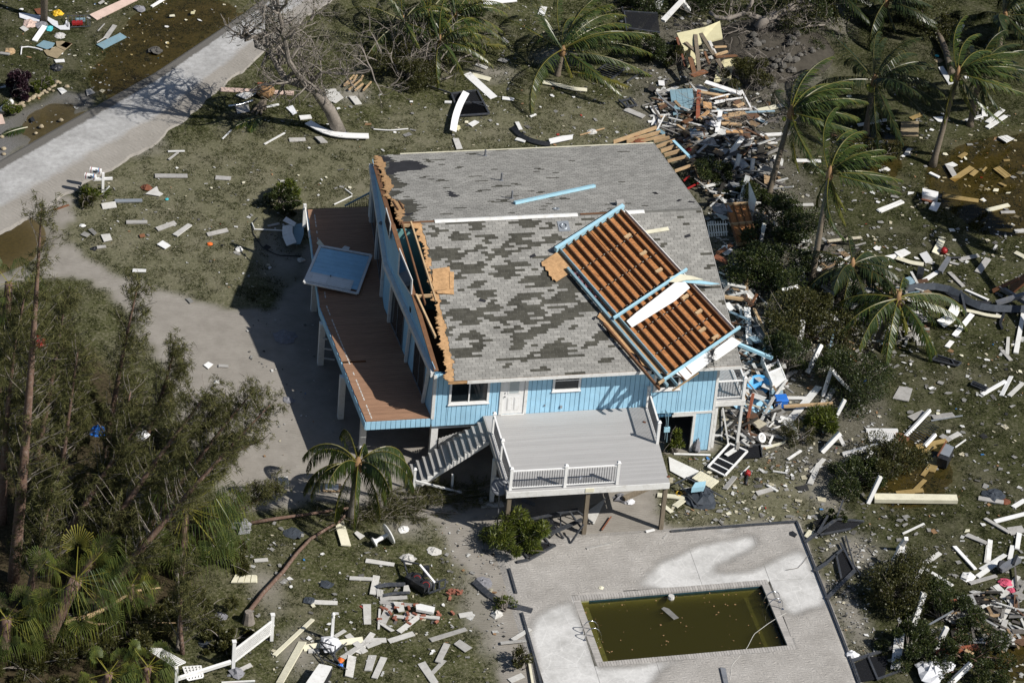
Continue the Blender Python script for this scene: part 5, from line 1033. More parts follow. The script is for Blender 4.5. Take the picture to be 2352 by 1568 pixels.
spx('shaded undergrowth by the drive side of the thicket', 340, 1120, 100, 1.2, 9000, 'needle', 237, clumps=30, leaf=.24, thin=.27)
spx('thin brown brush at the far right by the pool screens', 1830, 1010, 40, .7, 1400, 'leafolive', 238, clumps=12, leaf=.12, thin=.24)
spx('small bush in the pebbly bed at the pool\'s far corner', 1920, 1205, 24, .7, 1300, 'leaf', 239, clumps=9)
spx('bushy weeds left of the purple-leaved bush\'s pole', 205, 470, 18, .4, 600, 'leafolive', 240, clumps=7, leaf=.16, thin=.24)

# --- the bare broad tree with limbs reaching over the road
def limb(b, p, d, L, r, depth, rng, tips, seg=5, wob=.22, up=.05):
    pts = [np.array(p)]; d = unit(d)
    for i in range(seg): d = unit(d + rng.normal(0, wob, 3) + [0, 0, up]); pts.append(pts[-1] + d * L / seg)
    b.tube(pts, np.linspace(r, r * .62, seg + 1), 6 if r > .05 else 4, cap=False)
    if depth == 0: tips.append(pts[-1]); return
    nk = 3 if depth > 1 else 4
    for k in range(nk):
        i = seg if k == 0 else rng.integers(2, seg + 1); dd = unit(d + rng.normal(0, .75, 3) + [0, 0, .08]); limb(b, pts[i], dd, L * rng.uniform(.55, .8), r * .62 * rng.uniform(.55, .95), depth - 1, rng, tips, 4, wob, up)
rng = np.random.default_rng(77); bt = G('N2', 830, 950); tree = empty('broad_tree', bt, 'bare grey broad tree leaning over the road, trunk behind bent white gutter', 'tree')
K = [onaxis('N2', u, v, 1, bt[1] + dy) for u, v, dy in ((830, 950, 0), (760, 800, -.1), (650, 650, -.3), (500, 600, -.5))]
b = MB(); b.tube([bt - [0, 0, .1], K[1], K[2], onaxis('N2', 590, 625, 1, bt[1] - .3)], [.36, .30, .25, .22], 10); tk = b.build('trunk', 'greybark', tree, True)
tips = []; b = MB(); F0 = onaxis('N2', 590, 625, 1, bt[1] - .3)
for pth, r0, dp in (([(590, 625), (440, 580), (380, 480), (310, 350), (230, 270), (130, 265)], .2, 1), ([(590, 625), (540, 560), (460, 440), (430, 280), (390, 90), (370, -60)], .17, -1), ([(700, 700), (620, 580), (560, 450), (540, 350)], .10, .5), ([(310, 350), (300, 230), (350, 170)], .10, 0), ([(430, 280), (500, 200), (620, 150)], .08, -.5), ([(600, 620), (700, 520), (880, 540), (1060, 500)], .09, -1)):
    P = [onaxis('N2', u, v, 1, bt[1] - .3 + dp * i * .5) for i, (u, v) in enumerate(pth)]; b.tube(P, np.linspace(r0, r0 * .4, len(P)), 7, cap=False)
    for i in range(1, len(P)):
        for k in range(4): limb(b, P[i], unit(rng.normal(0, 1, 3) + [-.1, 0, .45]), rng.uniform(.8, 1.5), r0 * .46, 3 if k < 3 else 2, rng, tips)
b.build('limbs', 'greybark', tree)
T = np.array(tips); V, A = tufts(T[::2], np.tile([0, 0, 1.0], (len(T[::2]), 1)), 5, .12, .02, rng, .9, .2); fastobj('crown', V, np.arange(len(V)).reshape(-1, 3), 'leafolive', tree, {'shade': A})
# --- leafless crown blown over beside it, and the clumping palm behind
rng = np.random.default_rng(78); q0 = G('P', 960, 190); tree = empty('fallen_tree', q0, 'tangle of bare grey branches blown over in front of the clumping palm', 'tree'); b = MB(); tips = []
for k in range(26):
    a = rng.uniform(-2.6, .5); d = unit([math.cos(a) * 1.0, math.sin(a) * -.5 + .3, rng.uniform(.12, .75)]); p = q0 + [rng.normal(0, 1.3), rng.normal(.6, .7), rng.uniform(.1, .9)]; limb(b, p, d, rng.uniform(1.0, 1.9), .045, 2, rng, tips, 5, .2, .02)
b.build('branches', 'greybark', tree); T = np.array(tips); V, A = tufts(T, np.tile([0, 0, .5], (len(T), 1)), 3, .13, .022, rng, .9, .2); fastobj('crown', V, np.arange(len(V)).reshape(-1, 3), 'leafolive', tree, {'shade': A})
spx('dark leafy heart of the blown-over branch tangle', 930, 175, 80, 1.4, 5000, 'leafolive', 241, clumps=20, leaf=.12, thin=.2)
for i, (u, v, tu, tv, lab) in enumerate(((930, 110, 925, 55, 'left'), (985, 95, 985, 35, 'middle'), (1040, 100, 1045, 40, 'right'), (1000, 150, 1010, 100, 'front'))):
    cpalm('clumping palm with yellowed fronds behind the bare tangle, %s stem' % lab, u, v, tu, tv, 2.7, 12, .6, 60 + i, mat='frond', name='areca_palm', droop=1.3, trunk_r=(.07, .05), nl=24, ll=.5, yellow=.6, dead=1, group='clumping palm stems', elev=(-.1, 1.2))
spx('dark pile of leaves at the right of the clumping palm', 1075, 45, 30, .9, 1800, 'leaf', 242, clumps=9)
# --- uprooted tree behind the yellow wreck
rng = np.random.default_rng(79); q0 = G('N3', 1740, 220); tree = empty('uprooted_tree', q0, 'uprooted tree with smooth grey-brown trunk lying across the top right', 'tree'); b = MB(); tips = []
P1 = [G('N3', 1730, 240, .9), G('N3', 1800, 170, 1.3), G('N3', 1960, 95, 1.6), G('N3', 2080, 20, 1.7), G('N3', 2200, -60, 1.8)]; b.tube(P1, [.26, .24, .2, .16, .12], 9)
b.tube([P1[2], G('N3', 2120, 60, 1.5), G('N3', 2280, 20, 1.4)], [.12, .1, .06], 7); b.tube([P1[2], G('N3', 2060, 150, 1.3), G('N3', 2160, 220, 1.0), G('N3', 2300, 210, .9)], [.10, .08, .07, .04], 7); b.tube([G('N3', 1340, 105, 1.2), G('N3', 1390, 150, 1.2), G('N3', 1500, 155, 1.2), G('N3', 1640, 110, 1.3), P1[1]], [.11, .12, .12, .13, .14], 8); b.tube([G('N3', 1640, 110, 1.3), G('N3', 1690, 20, 1.9), G('N3', 1700, -60, 2.2)], [.12, .1, .08], 7)
for p in P1[1:] + [G('N3', 1500, 155, 1.2), G('N3', 2160, 220, 1.0)]:
    for k in range(4): limb(b, p, unit(rng.normal(0, 1, 3) + [0, 0, .3]), rng.uniform(.8, 1.4), .035, 2, rng, tips)
b.build('trunk', 'greybark', tree, True)
T = np.array(tips); V, A = tufts(T, np.tile([0, 0, .4], (len(T), 1)), 8, .16, .03, rng, .9, .2); fastobj('crown', V, np.arange(len(V)).reshape(-1, 3), 'leafolive', tree, {'shade': A})
b = MB()
for k in range(40):
    a = rng.uniform(0, 6.28); p = G('N3', 1730, 260, .7); d = unit([math.cos(a), math.sin(a) - .2, rng.normal(-.35, .3)]); limb(b, p, d, rng.uniform(.6, 1.5), .04, 1, rng, [], 5, .3, -.1)
b.build('roots', 'greybark', tree)
b = MB()
for k in range(110): limb(b, G('N3', rng.uniform(1180, 2100), rng.uniform(100, 1100), rng.uniform(.2, .9)), unit(rng.normal(0, 1, 3) * [1, 1, .3]), rng.uniform(.5, 1.2), .022, 2, rng, [], 4, .25, 0)
o = b.build('brushwood', 'greybark'); tag(o, 'tangle of broken branches over the yellow wreck and earth mound', 'branches', kind='stuff')
# root mound and its stones
mc = G('N3', 1850, 420); gxm = np.linspace(-1, 1, 34); MX, MY = np.meshgrid(gxm, gxm); rr = np.hypot(MX, MY); hz = np.clip(1 - rr ** 1.7, 0, 1) * (1.0 + .5 * fbm(MX * 3, MY * 3, 8)) * (.55 + .7 * fbm(MX * 7, MY * 7, 18)) - .08
mi = np.arange(34 * 34).reshape(34, 34); MF = np.stack([mi[:-1, :-1], mi[:-1, 1:], mi[1:, 1:], mi[1:, :-1]], -1).reshape(-1, 4)
o = fastobj('earth_mound', np.stack([mc[0] + MX * 3.4, mc[1] + MY * 3.2, hz * .8], -1).reshape(-1, 3), MF, 'dirt', None, None, True); tag(o, 'mound of torn-up earth and roots under the uprooted tree', 'mound')
def rock(c, r, m='stone', name='stone', parent=None, seed=0):
    rng = np.random.default_rng(seed); b = MB(); P = []
    n = 7; rings = [(.55, -.35), (1, .0), (.8, .45), (.35, .68)]; V = []
    for q, z in rings:
        for k in range(n): a = 6.283 * k / n; s_ = rng.uniform(.8, 1.2); V.append(np.array(c) + [math.cos(a) * r * q * s_, math.sin(a) * r * q * s_ * .85, r * z * rng.uniform(.85, 1.15) + r * .3])
    Fq = [tuple(range(n - 1, -1, -1)), tuple(3 * n + k for k in range(n))] + [(i * n + k, i * n + (k + 1) % n, (i + 1) * n + (k + 1) % n, (i + 1) * n + k) for i in range(3) for k in range(n)]
    b.add(V, Fq); return b.build(name, m, parent)
for k in range(95):
    u = random.gauss(1880, 180); v = random.gauss(520, 130); q = G('N3', u, v)
    if np.hypot((q[0] - mc[0]) / 3.4, (q[1] - mc[1]) / 3.2) < .25 or not 1620 < u < 2240: continue
    rm = np.hypot((q[0] - mc[0]) / 3.4, (q[1] - mc[1]) / 3.2); zz = max(0, (1 - rm ** 1.7)) * .9
    tag(rock([q[0], q[1], zz], random.uniform(.06, .26), 'greystone', 'boulder', None, k), 'grey boulder spilled down the front of the earth mound', 'boulder', 'boulders around the earth mound')
STN = [(452, 725), (430, 735), (410, 755), (388, 780), (370, 770), (350, 790), (335, 800), (318, 810), (300, 800), (285, 815), (270, 830), (250, 835), (235, 850), (215, 845), (190, 860), (175, 875), (195, 890), (160, 885), (130, 895), (105, 905), (85, 920), (65, 930), (45, 945), (20, 955), (475, 695), (497, 700), (445, 765), (510, 1012), (300, 1118), (345, 1065), (30, 1250), (30, 1295), (15, 1150), (560, 730)]
for k, (u, v) in enumerate(STN):
    tag(rock(G('N1', u, v), random.uniform(.09, .15), 'stone', 'edging_stone', None, 300 + k), 'pale stone of the broken edging beside the road', 'stone', 'edging stones left of the road')

# --- fallen trunks and limbs on the lawn in front
def log(label, pts, r0, r1, m='bark', name='fallen_log', z=.1, n=8, zs=None):
    P = [G(c, u, v, (zs[i] if zs else z + r1)) for i, (c, u, v) in enumerate(pts)]; R_ = np.linspace(r0, r1, len(P)); o = MB().tube(P, R_, n).build(name, m, None, True); return tag(o, label, 'log' if r0 > .06 else 'branch')
log('long reddish fallen trunk curving from the stump up to the queen palm', [('N8', 305, 862), ('N8', 430, 700), ('N8', 560, 560), ('N8', 650, 440), ('N8', 740, 345), ('N8', 860, 270), ('N8', 940, 225), ('N8', 1050, 95)], .105, .05)
log('straight reddish fallen trunk lying across the lawn behind the curved one', [('N8', 330, 238), ('N8', 520, 205), ('N8', 700, 180), ('N8', 1000, 135)], .09, .05)
log('pale fallen limb pointing right towards the dish, upper one', [('N8', 1375, 72), ('N8', 1560, 52), ('N8', 1720, 40), ('N8', 1950, -15)], .06, .03, 'greybark', 'fallen_limb')
log('pale fallen limb pointing right, below the upper one', [('N8', 1365, 112), ('N8', 1460, 140), ('N8', 1570, 162), ('N8', 1760, 175)], .05, .02, 'greybark', 'fallen_limb')
log('pale-barked yellow fallen limb forking across the lower thicket', [('L3', 430, 1140), ('L3', 600, 1060), ('L3', 740, 1020), ('L3', 900, 940), ('L3', 1060, 830), ('L3', 1290, 800)], .16, .03, 'tan', 'fallen_limb', zs=[.5, .6, .7, .8, .9, 1.0])
log('thin yellow branch lying below the forked limb', [('L3', 650, 1065), ('L3', 800, 1095), ('L3', 1000, 1075), ('L3', 1420, 1085)], .06, .02, 'tan', 'fallen_limb', zs=[.6, .6, .65, .7])
log('broken pale stem at the edge of the thicket near the lattice fence', [('L3', 1425, 1310), ('L3', 1445, 950), ('L3', 1425, 640)], .09, .03, 'greybark', 'broken_stem', zs=[.0, 1.2, 2.6])
log('grey fallen palm trunk lying on the far right lawn', [('B', 1345, 355), ('B', 1400, 450), ('B', 1450, 570), ('B', 1490, 720), ('B', 1520, 830)], .13, .2, 'palmbark', 'fallen_log')
log('thin dark branch lying across the pool deck beside the right handrail', [('6', 1830, 482), ('6', 1900, 470), ('6', 1930, 440), ('6', 1960, 400)], .012, .008, 'greybark', 'fallen_branch', n=5)
sp = G('N8', 325, 900); b = MB(); b.lathe([(.30, -.05), (.25, .15), (.20, .45), (.17, .55)], sp, n=9); b.build('tree_stump', 'greybark', None); tag(bpy.context.scene.collection.objects[-1], 'short grey broken stump at the foot of the curved trunk', 'stump')
for k, (c_, u, v, uu, vv, lab) in enumerate((('N3', 190, 600, 640, 740, 'yellow-green palm frond fallen beside the dark slatted grille'), ('N1', 230, 1065, 30, 1130, 'green palm frond lying on the gravel by the road'), ('N2', 1600, 345, 2020, 345, 'yellow palm frond lying on the lawn right of the clumping palm'), ('N2', 290, 840, 60, 930, 'green broken frond heap on the lawn behind the mailboxes'), ('N2', 240, 830, 180, 950, 'short green frond heap against the fallen palm head'))):
    p0 = G(c_, u, v, .12); p1 = G(c_, uu, vv, .05); d = p1 - p0; V, Fc, A = frond_mesh(p0, d + [0, 0, .15 * np.linalg.norm(d)], np.linalg.norm(d) * 1.02, .25, .0, 30, .05, .5, .1, np.random.default_rng(900 + k), .7 if k in (0, 2) else .1); V[:, 2] = np.maximum(V[:, 2], .015)
    tag(fastobj('fallen_frond', V, Fc, 'frond', None, {'shade': np.clip(A + (.25 if k in (0, 2) else 0), 0, 1)}), lab, 'palm frond')
# ================================================================= DEBRIS
LAB = []
def reg(o, look, cat, grp=None, at=None):
    o['category'] = cat; o['kind'] = 'thing'
    p = at if at is not None else np.array(o.location); LAB.append((o, look, cat, np.array(p, float), grp)); return o
def plank(c, u1, v1, u2, v2, w_, m, look, th=.04, z=.015, z2=None, c2=None, bend=0.0, name='board', cat='board', grp=None, up=None):
    p = G(c, u1, v1, z); q = G(c2 or c, u2, v2, z if z2 is None else z2)
    if z == .015 and z2 is None: p[2] = gh(p[0], p[1]) + .03; q[2] = gh(q[0], q[1]) + .03 + random.uniform(0, .05)
    b = MB()
    if bend:
        d = q - p; s = np.array([-d[1], d[0], 0]); s /= np.linalg.norm(s) + 1e-9; pts = [p + d * t + s * bend * 4 * t * (1 - t) for t in np.linspace(0, 1, 7)]
        for a_, b_ in zip(pts[:-1], pts[1:]): b.bar(a_, b_, w_, th)
    else: b.bar(p, q, w_, th * random.uniform(.8, 1.5), up or (random.gauss(0, .12), random.gauss(0, .12), 1), w2=w_ * random.uniform(.8, 1.06))
    return reg(b.build(name, m), look, cat, grp, (p + q) / 2)
def strip(pts, w_, m, look, th=.03, name='metal_strip', cat='strip', z=.05, c=None, tilt=0.0):
    P = [G(*(q if c is None else (c, *q)), z) for q in pts]; P = resample(P, 10) if len(P) > 2 else np.array(P)
    if len(P) > 2:
        for _ in range(2): P[1:-1] = (P[:-2] + 2 * P[1:-1] + P[2:]) / 4
    V = []; n = len(P)
    for i in range(n):
        d = P[min(i + 1, n - 1)] - P[max(i - 1, 0)]; s = unit([-d[1], d[0], 0]); z_ = np.array([0, 0, 1.0]); s = s * math.cos(tilt) + z_ * math.sin(tilt); nrm = unit(np.cross(unit(d), s)); nrm = nrm if nrm[2] > 0 else -nrm
        V += [P[i] - s * w_ / 2, P[i] + s * w_ / 2, P[i] + s * w_ / 2 + nrm * th, P[i] - s * w_ / 2 + nrm * th]
    F = [(0, 1, 2, 3), tuple(4 * (n - 1) + k for k in (3, 2, 1, 0))] + [(4 * i + k, 4 * i + 4 + k, 4 * i + 4 + (k + 1) % 4, 4 * i + (k + 1) % 4) for i in range(n - 1) for k in range(4)]
    return reg(MB().add(V, F).build(name, m), look, cat, None, P.mean(0))
def sheet(pts, m, look, th=.025, z=.03, name='panel', cat='panel', c=None, tilt=None, grp=None):
    P = []
    for i, q in enumerate(pts): P.append(G(*(q if c is None else (c, *q)), (tilt[i] if tilt else z + gh(0, 0) * 0)))
    return reg(MB().prism(P, th).build(name, m), look, cat, grp, sum(P) / len(P))
def ribbed(c, pts, n, m, look, along=0, z=.05, name='corrugated_sheet', cat='sheet'):   # sheet of four corners made of separate ribs
    P = [G(c, *q, z) for q in pts]; b = MB()
    for k in range(n):
        t0, t1 = k / n, (k + .86) / n; a = [P[0] + (P[1] - P[0]) * t0, P[0] + (P[1] - P[0]) * t1, P[3] + (P[2] - P[3]) * t1, P[3] + (P[2] - P[3]) * t0]; b.prism(a, .03 + .012 * (k % 2))
    b.prism([p - [0, 0, .015] for p in P], .012); return reg(b.build(name, m), look, cat, None, sum(P) / 4)
def lump(c, u, v, r, m, look, name='cloth', cat='cloth', z=.0, h=.5, seed=0, n=9):
    rng = np.random.default_rng(seed); q = G(c, u, v, z); b = MB(); V = []; F = []; R_ = 5
    for i in range(R_):
        t = i / (R_ - 1)
        for k in range(n): a = 6.283 * k / n; rr = r * (1 - t ** 2 * .85) * rng.uniform(.65, 1.25); V.append(q + [math.cos(a) * rr, math.sin(a) * rr, max(.01, t * r * h * rng.uniform(.6, 1.3))])
    F = [tuple(range(n - 1, -1, -1)), tuple((R_ - 1) * n + k for k in range(n))] + [(i * n + k, i * n + (k + 1) % n, (i + 1) * n + (k + 1) % n, (i + 1) * n + k) for i in range(R_ - 1) for k in range(n)]
    return reg(b.add(V, F).build(name, m), look, cat, None, q)
WB = 'white painted board'
# ---- right-hand lawn: boards of a wrecked white fence (crop, ends, width, material)
for a in [('D', 885, 415, 1003, 275, .26, 'white_clean'), ('D', 838, 488, 872, 448, .24, 'white_clean'), ('D', 1068, 800, 1222, 714, .19, 'white_clean'), ('D', 1196, 806, 1260, 682, .20, 'white_clean'), ('D', 1246, 808, 1338, 722, .22, 'paleboard'), ('D', 1290, 530, 1337, 272, .24, 'white'),
          ('D', 1233, 538, 1240, 428, .18, 'paleboard'), ('D', 668, 64, 778, -2, .24, 'white_clean'), ('D', 958, 114, 1108, 186, .17, 'white_clean'), ('D', 630, 440, 676, 408, .24, 'white'), ('E', 855, 187, 922, 158, .26, 'paleboard'), ('E', 1272, 640, 1350, 592, .24, 'white_clean'), ('E', 1152, 735, 1350, 688, .24, 'white_clean'),
          ('E', 1122, 856, 1108, 990, .22, 'white'), ('E', 1312, 812, 1296, 920, .22, 'white'), ('F', 885, 5, 1022, 160, .21, 'white_clean'), ('F', 685, 122, 792, 54, .24, 'paleboard'), ('F', 548, 5, 564, 108, .19, 'white_clean'), ('F', 680, 140, 872, 266, .2, 'white'), ('F', 1112, 0, 1098, 112, .24, 'paleboard'), ('F', 1058, 156, 1222, 58, .23, 'white'),
          ('F', 1036, 204, 1192, 94, .23, 'white'), ('F', 1190, 496, 1274, 362, .23, 'paleboard'), ('F', 1192, 578, 1222, 488, .25, 'paleboard'), ('F', 1282, 404, 1340, 472, .23, 'paleboard'), ('F', 1268, 0, 1248, 96, .2, 'white'), ('F', 1198, 345, 1305, 200, .22, 'paleboard'), ('B', 1396, 778, 1515, 972, .26, 'white'), ('B', 1670, 892, 1862, 884, .18, 'white'),
          ('B', 1928, 1414, 2112, 1272, .27, 'white'), ('B', 1928, 1474, 2142, 1340, .27, 'white'), ('B', 1680, 1392, 1905, 1328, .24, 'white'), ('B', 445, 1437, 775, 1388, .22, 'white'), ('B', 300, 1480, 440, 1540, .25, 'paleboard'), ('C', 2248, 1078, 2360, 1074, .27, 'paleboard'), ('C', 1928, 836, 2182, 772, .27, 'cream'), ('C', 1332, 1350, 1408, 1196, .38, 'cream'),
          ('C', 690, 860, 960, 750, .30, 'white'), ('C', 420, 92, 745, 48, .24, 'white'), ('C', 705, 395, 800, 362, .26, 'white'), ('C', 2090, 855, 2250, 852, .2, 'greyboard'), ('C', 2250, 1335, 2356, 1400, .22, 'cream'), ('C', 1270, 410, 1380, 462, .2, 'white_clean'), ('C', 1000, 210, 1040, 145, .26, 'white'), ('N3', 1640, 1217, 1898, 1195, .24, 'white'), ('N3', 1690, 1142, 1945, 1130, .24, 'white'),
          ('N3', 1500, 1204, 1695, 1158, .28, 'white'), ('N3', 2040, 1346, 2265, 1352, .25, 'white'), ('N3', 1268, 1566, 1432, 1530, .22, 'white'), ('N5', 1240, 254, 1410, 186, .25, 'white'), ('N5', 600, 215, 790, 212, .24, 'paleboard'), ('H', 1040, 820, 1190, 825, .25, 'white'), ('H', 1030, 700, 1120, 640, .22, 'paleboard'), ('N6', 300, 370, 540, 95, .38, 'white'), ('N6', 610, 190, 670, 90, .26, 'paleboard'), ('N6', 535, 315, 580, 200, .25, 'paleboard'),
          ('N6', 480, 770, 580, 660, .2, 'paleboard'), ('N6', 470, 860, 540, 700, .25, 'paleboard'), ('N6', 295, 665, 400, 595, .12, 'white'), ('N6', 180, 755, 290, 778, .07, 'white')]:
    plank(*a, WB + (' lying flat' if a[5] < .25 else ', wide'), th=.045, grp='boards of the wrecked white fence')
for a in [('D', 1198, 508, 1258, 576, .22), ('D', 853, -3, 946, 92, .22), ('D', 640, 462, 748, 470, .34), ('E', 1086, 716, 1248, 812, .22), ('E', 742, 48, 882, 36, .42), ('E', 598, 60, 690, 20, .4), ('C', 1820, 1565, 1940, 1408, .34), ('C', 1600, 1420, 1830, 1375, .25), ('D', 535, 835, 570, 755, .75), ('E', 1245, 800, 1340, 785, .5), ('F', 985, 246, 1162, 196, .25), ('N3', 630, 915, 785, 982, .36), ('E', 800, 165, 860, 205, .28), ('C', 1500, 1450, 1600, 1475, .15), ('E', 1045, 582, 1210, 610, .26), ('E', 965, 820, 1100, 880, .35)]:
    plank(*a, 'greyboard', 'weathered grey board', th=.035)
for a in [('C', 1528, 488, 1757, 342, .32), ('C', 1418, 672, 1832, 732, .32), ('E', 508, 537, 684, 524, .24), ('E', 572, 577, 697, 452, .21), ('E', 680, 425, 772, 308, .2), ('E', 742, 402, 782, 318, .26), ('E', 640, 238, 835, 204, .26), ('E', 675, 272, 765, 240, .18), ('C', 1748, 432, 1810, 382, .25), ('C', 1612, 232, 1690, 186, .26), ('C', 1878, 390, 1922, 342, .12), ('C', 2070, 520, 2140, 560, .2), ('B', 1050, 1368, 1182, 1318, .25), ('C', 2120, 262, 2190, 262, .15)]:
    o = plank(*a, 'gold', 'golden-brown board', th=.04); 
plank('E', 360, 590, 903, 597, .42, 'cream', 'long thick cream beam', th=.16, z=.05, z2=.05, name='beam', cat='beam')
plank('F', 764, 706, 1042, 666, .30, 'redwood', 'rust-brown timber beam', th=.12, z=.3, z2=.35, name='beam', cat='beam')
plank('F', 955, 685, 1008, 712, .16, 'tan', 'short tan splinter', th=.06, z=.45, z2=.4); plank('F', 840, 362, 900, 356, .16, 'redwood', 'short rust-brown splinter', z=.9, z2=.9)
plank('F', 532, 560, 500, 805, .42, 'white', 'wide white ribbed panel', th=.06, z=.25, z2=.12, name='panel', cat='panel'); plank('F', 700, 527, 882, 423, .07, 'galv', 'thin grey pipe', th=.05, z=.5, z2=1.0, name='pipe', cat='pipe'); plank('F', 838, 705, 824, 772, .18, 'white', 'short white post stub', th=.14, z=.5, z2=.1, name='leaning_post', cat='post')
plank('E', 735, 73, 940, 44, .06, 'galv', 'thin grey metal rail', name='pipe', cat='pipe'); plank('E', 893, 246, 962, 202, .05, 'white', 'thin white strip', name='trim_strip', cat='strip'); plank('E', 548, 816, 688, 750, .09, 'white', 'thin white trim strip', name='trim_strip', cat='strip')
# white fence posts, leaning or standing with a sawn hollow top
def fpost(c, u1, v1, u2, v2, z2, w_=.15, look='leaning white post', c2=None, z1=0.0, grp='hollow white fence posts'):
    p = G(c, u1, v1, z1); q = G(c2 or c, u2, v2, z2); d = unit(q - p); b = MB(); b.bar(p - d * .05, q, w_, w_, (0, -1, .3)); o = reg(b.build('leaning_post', 'white_clean'), look, 'post', grp, (p + q) / 2)
    x = np.cross(d, (0, -1, .3)); x = unit(x); u_ = np.cross(x, d); cc = q + u_ * w_ / 2; MB().bar(cc - u_ * .03 - d * .01, cc - u_ * .03 + d * .012, w_ * .55, w_ * .45, u_).build('post_end', 'cream', o); return o
fpost('E', 75, 105, 167, -70, 1.25); fpost('E', 320, 600, 400, 432, 1.2, .17); fpost('E', 246, 448, 340, 268, 1.0); fpost('E', 162, 288, 384, 230, .5, .2); fpost('F', 612, 505, 682, 298, 1.3, .22); fpost('F', 765, 660, 834, 522, 1.0, .19); fpost('F', 852, 893, 990, 762, .7, .2); fpost('F', 610, 238, 680, 120, .8, .17); fpost('E', 516, 905, 572, 832, 1.0, .17, c2='E'); fpost('F', 447, 154, 535, -4, 1.1, .17)
fpost('E', 18, 268, 134, 148, .75, .19, 'white post of a broken inverted-V frame'); fpost('E', 156, 222, 118, 150, .75, .16, 'white post of a broken inverted-V frame, right leg'); fpost('D', 25, 795, 80, 618, 1.3, .15, 'white upright of the broken gate frame'); plank('D', 84, 640, 248, 802, .15, 'white_clean', 'white sagging arm of the broken gate frame', th=.1, z=1.3, z2=.2, bend=-.15, name='beam', cat='beam')
fpost('E', 560, 172, 718, 3, .25, .14, 'white rail of a fallen railing, longer one'); fpost('E', 688, 234, 755, 162, .15, .14, 'white rail of a fallen railing, shorter one'); fpost('N5', 690, 1172, 712, 1010, 1.2, .2, 'white post standing in the dark bush'); fpost('N5', 420, 462, 445, 335, .9, .16, 'white speckled post left of the big dark bush'); fpost('N5', 745, 1370, 840, 1180, 1.0, .18, 'white post poking through the brambles'); fpost('N3', 1540, 1445, 1582, 1288, .9, .18, 'white post standing in the rubble behind the house'); fpost('N3', 1455, 1345, 1605, 1145, .9, .2, 'white post leaning right in the rubble behind the house'); fpost('N3', 1678, 1465, 1695, 1325, .8, .17, 'white short post in the rubble behind the house')
fr_ = empty('fallen_railing', G('E', 650, 150), None, None)
for k in range(10): t = k / 9; MB().bar(G('E', 570 + 125 * t * 0 + 12 * k, 172 - 12 * k * 1.05 + 0, .10), G('E', 570 + 12 * k + 108, 172 - 12 * k * 1.05 + 62, .05), .025, .025).build('baluster', 'blackmetal', fr_)
reg(fr_, 'row of thin black railing bars', 'railing', None, G('E', 640, 150))
b = MB(); 
for k in range(15):
    b.bar(G('E', 325 + 12 * k, 150, .12), G('E', 335 + 12 * k, 196, .12), .03, .015); 
for k in range(6): b.bar(G('E', 322, 150 + 8 * k, .135), G('E', 505, 152 + 8 * k, .135), .03, .012)
reg(b.build('lattice', 'white_clean'), 'white lattice panel between two white rails', 'lattice'); plank('E', 308, 140, 516, 142, .22, 'white_clean', 'white rail above the fallen lattice', th=.12, name='beam', cat='beam'); plank('E', 330, 204, 516, 206, .26, 'white_clean', 'white rail below the fallen lattice', th=.12, name='beam', cat='beam')
# black screen-cage wreckage: frames with torn mesh
s = NT('screenmesh'); tr = s.n('ShaderNodeBsdfTransparent'); df = s.n('ShaderNodeBsdfDiffuse'); df.inputs[0].default_value = (.02, .021, .024, 1); mx = s.n('ShaderNodeMixShader'); mx.inputs[0].default_value = .72; s.l(tr.outputs[0], mx.inputs[1]); s.l(df.outputs[0], mx.inputs[2]); s.l(mx.outputs[0], s.out.inputs[0])
def cage(c, look, bars, screens, w_=.09, m='blackmetal', z=.1):
    q = G(c, *bars[0][0][:2]); r = empty('screen_frame', q)
    for bb in bars:
        (u1, v1, *a1), (u2, v2, *a2) = bb[:2]; MB().bar(G(c, u1, v1, a1[0] if a1 else z), G(c, u2, v2, a2[0] if a2 else z), bb[2] if len(bb) > 2 else w_, .07).build('frame_bar', m, r)
    for sc_ in screens: MB().prism([G(c, x[0], x[1], x[2] if len(x) > 2 else z - .02) for x in sc_], .006).build('screen_mesh', 'screenmesh', r)
    return reg(r, look, 'screen frame', None, q)
cage('N7', 'collapsed black screen frame at the far pool corner', [((470, 365, .1), (742, 165, .5), .13), ((742, 165, .5), (975, 185, .1)), ((580, 285, .3), (668, 135, .6)), ((600, 300), (865, 250), .08), ((738, 170, .5), (800, 0, 1.0), .06)], [[(540, 180, .3), (668, 135, .6), (580, 285, .25)], [(600, 300, .08), (742, 172, .4), (970, 190, .08), (865, 252, .08)]])
cage('N7', 'collapsed black screen frame beside the pool\'s right edge', [((552, 612), (660, 540), .16), ((660, 540), (790, 425), .1), ((738, 470), (782, 672)), ((775, 370), (895, 600)), ((655, 850), (900, 605), .17), ((820, 310), (890, 560), .05), ((890, 560), (965, 665), .05)], [[(735, 470), (792, 425), (900, 600), (775, 690)]])
cage('N7', 'collapsed black screen frame near the bottom, right of the pool', [((868, 1382), (1270, 1250), .15), ((1010, 1340), (1090, 1530)), ((880, 1390), (940, 1560)), ((1085, 1540), (1330, 1450), .08)], [[(905, 1392), (1015, 1345), (1088, 1535), (940, 1560)], [(1030, 1340), (1180, 1330), (1160, 1500), (1095, 1530)]])
cage('6', 'heap of bent black screen frames under the grey deck', [((310, 192, .3), (605, 130, .5), .13), ((365, 305), (632, 190, .35), .2), ((330, 190), (440, 340), .08), ((420, 160), (520, 300), .07), ((560, 150, .5), (640, 260), .07), ((565, 325, .1), (640, 215, .8), .07), ((280, 272), (470, 225), .1), ((500, 140, .4), (505, 250), .06), ((600, 140, .5), (690, 210), .06)], [[(330, 195, .2), (420, 165, .3), (500, 240, .1), (440, 300, .08)]])
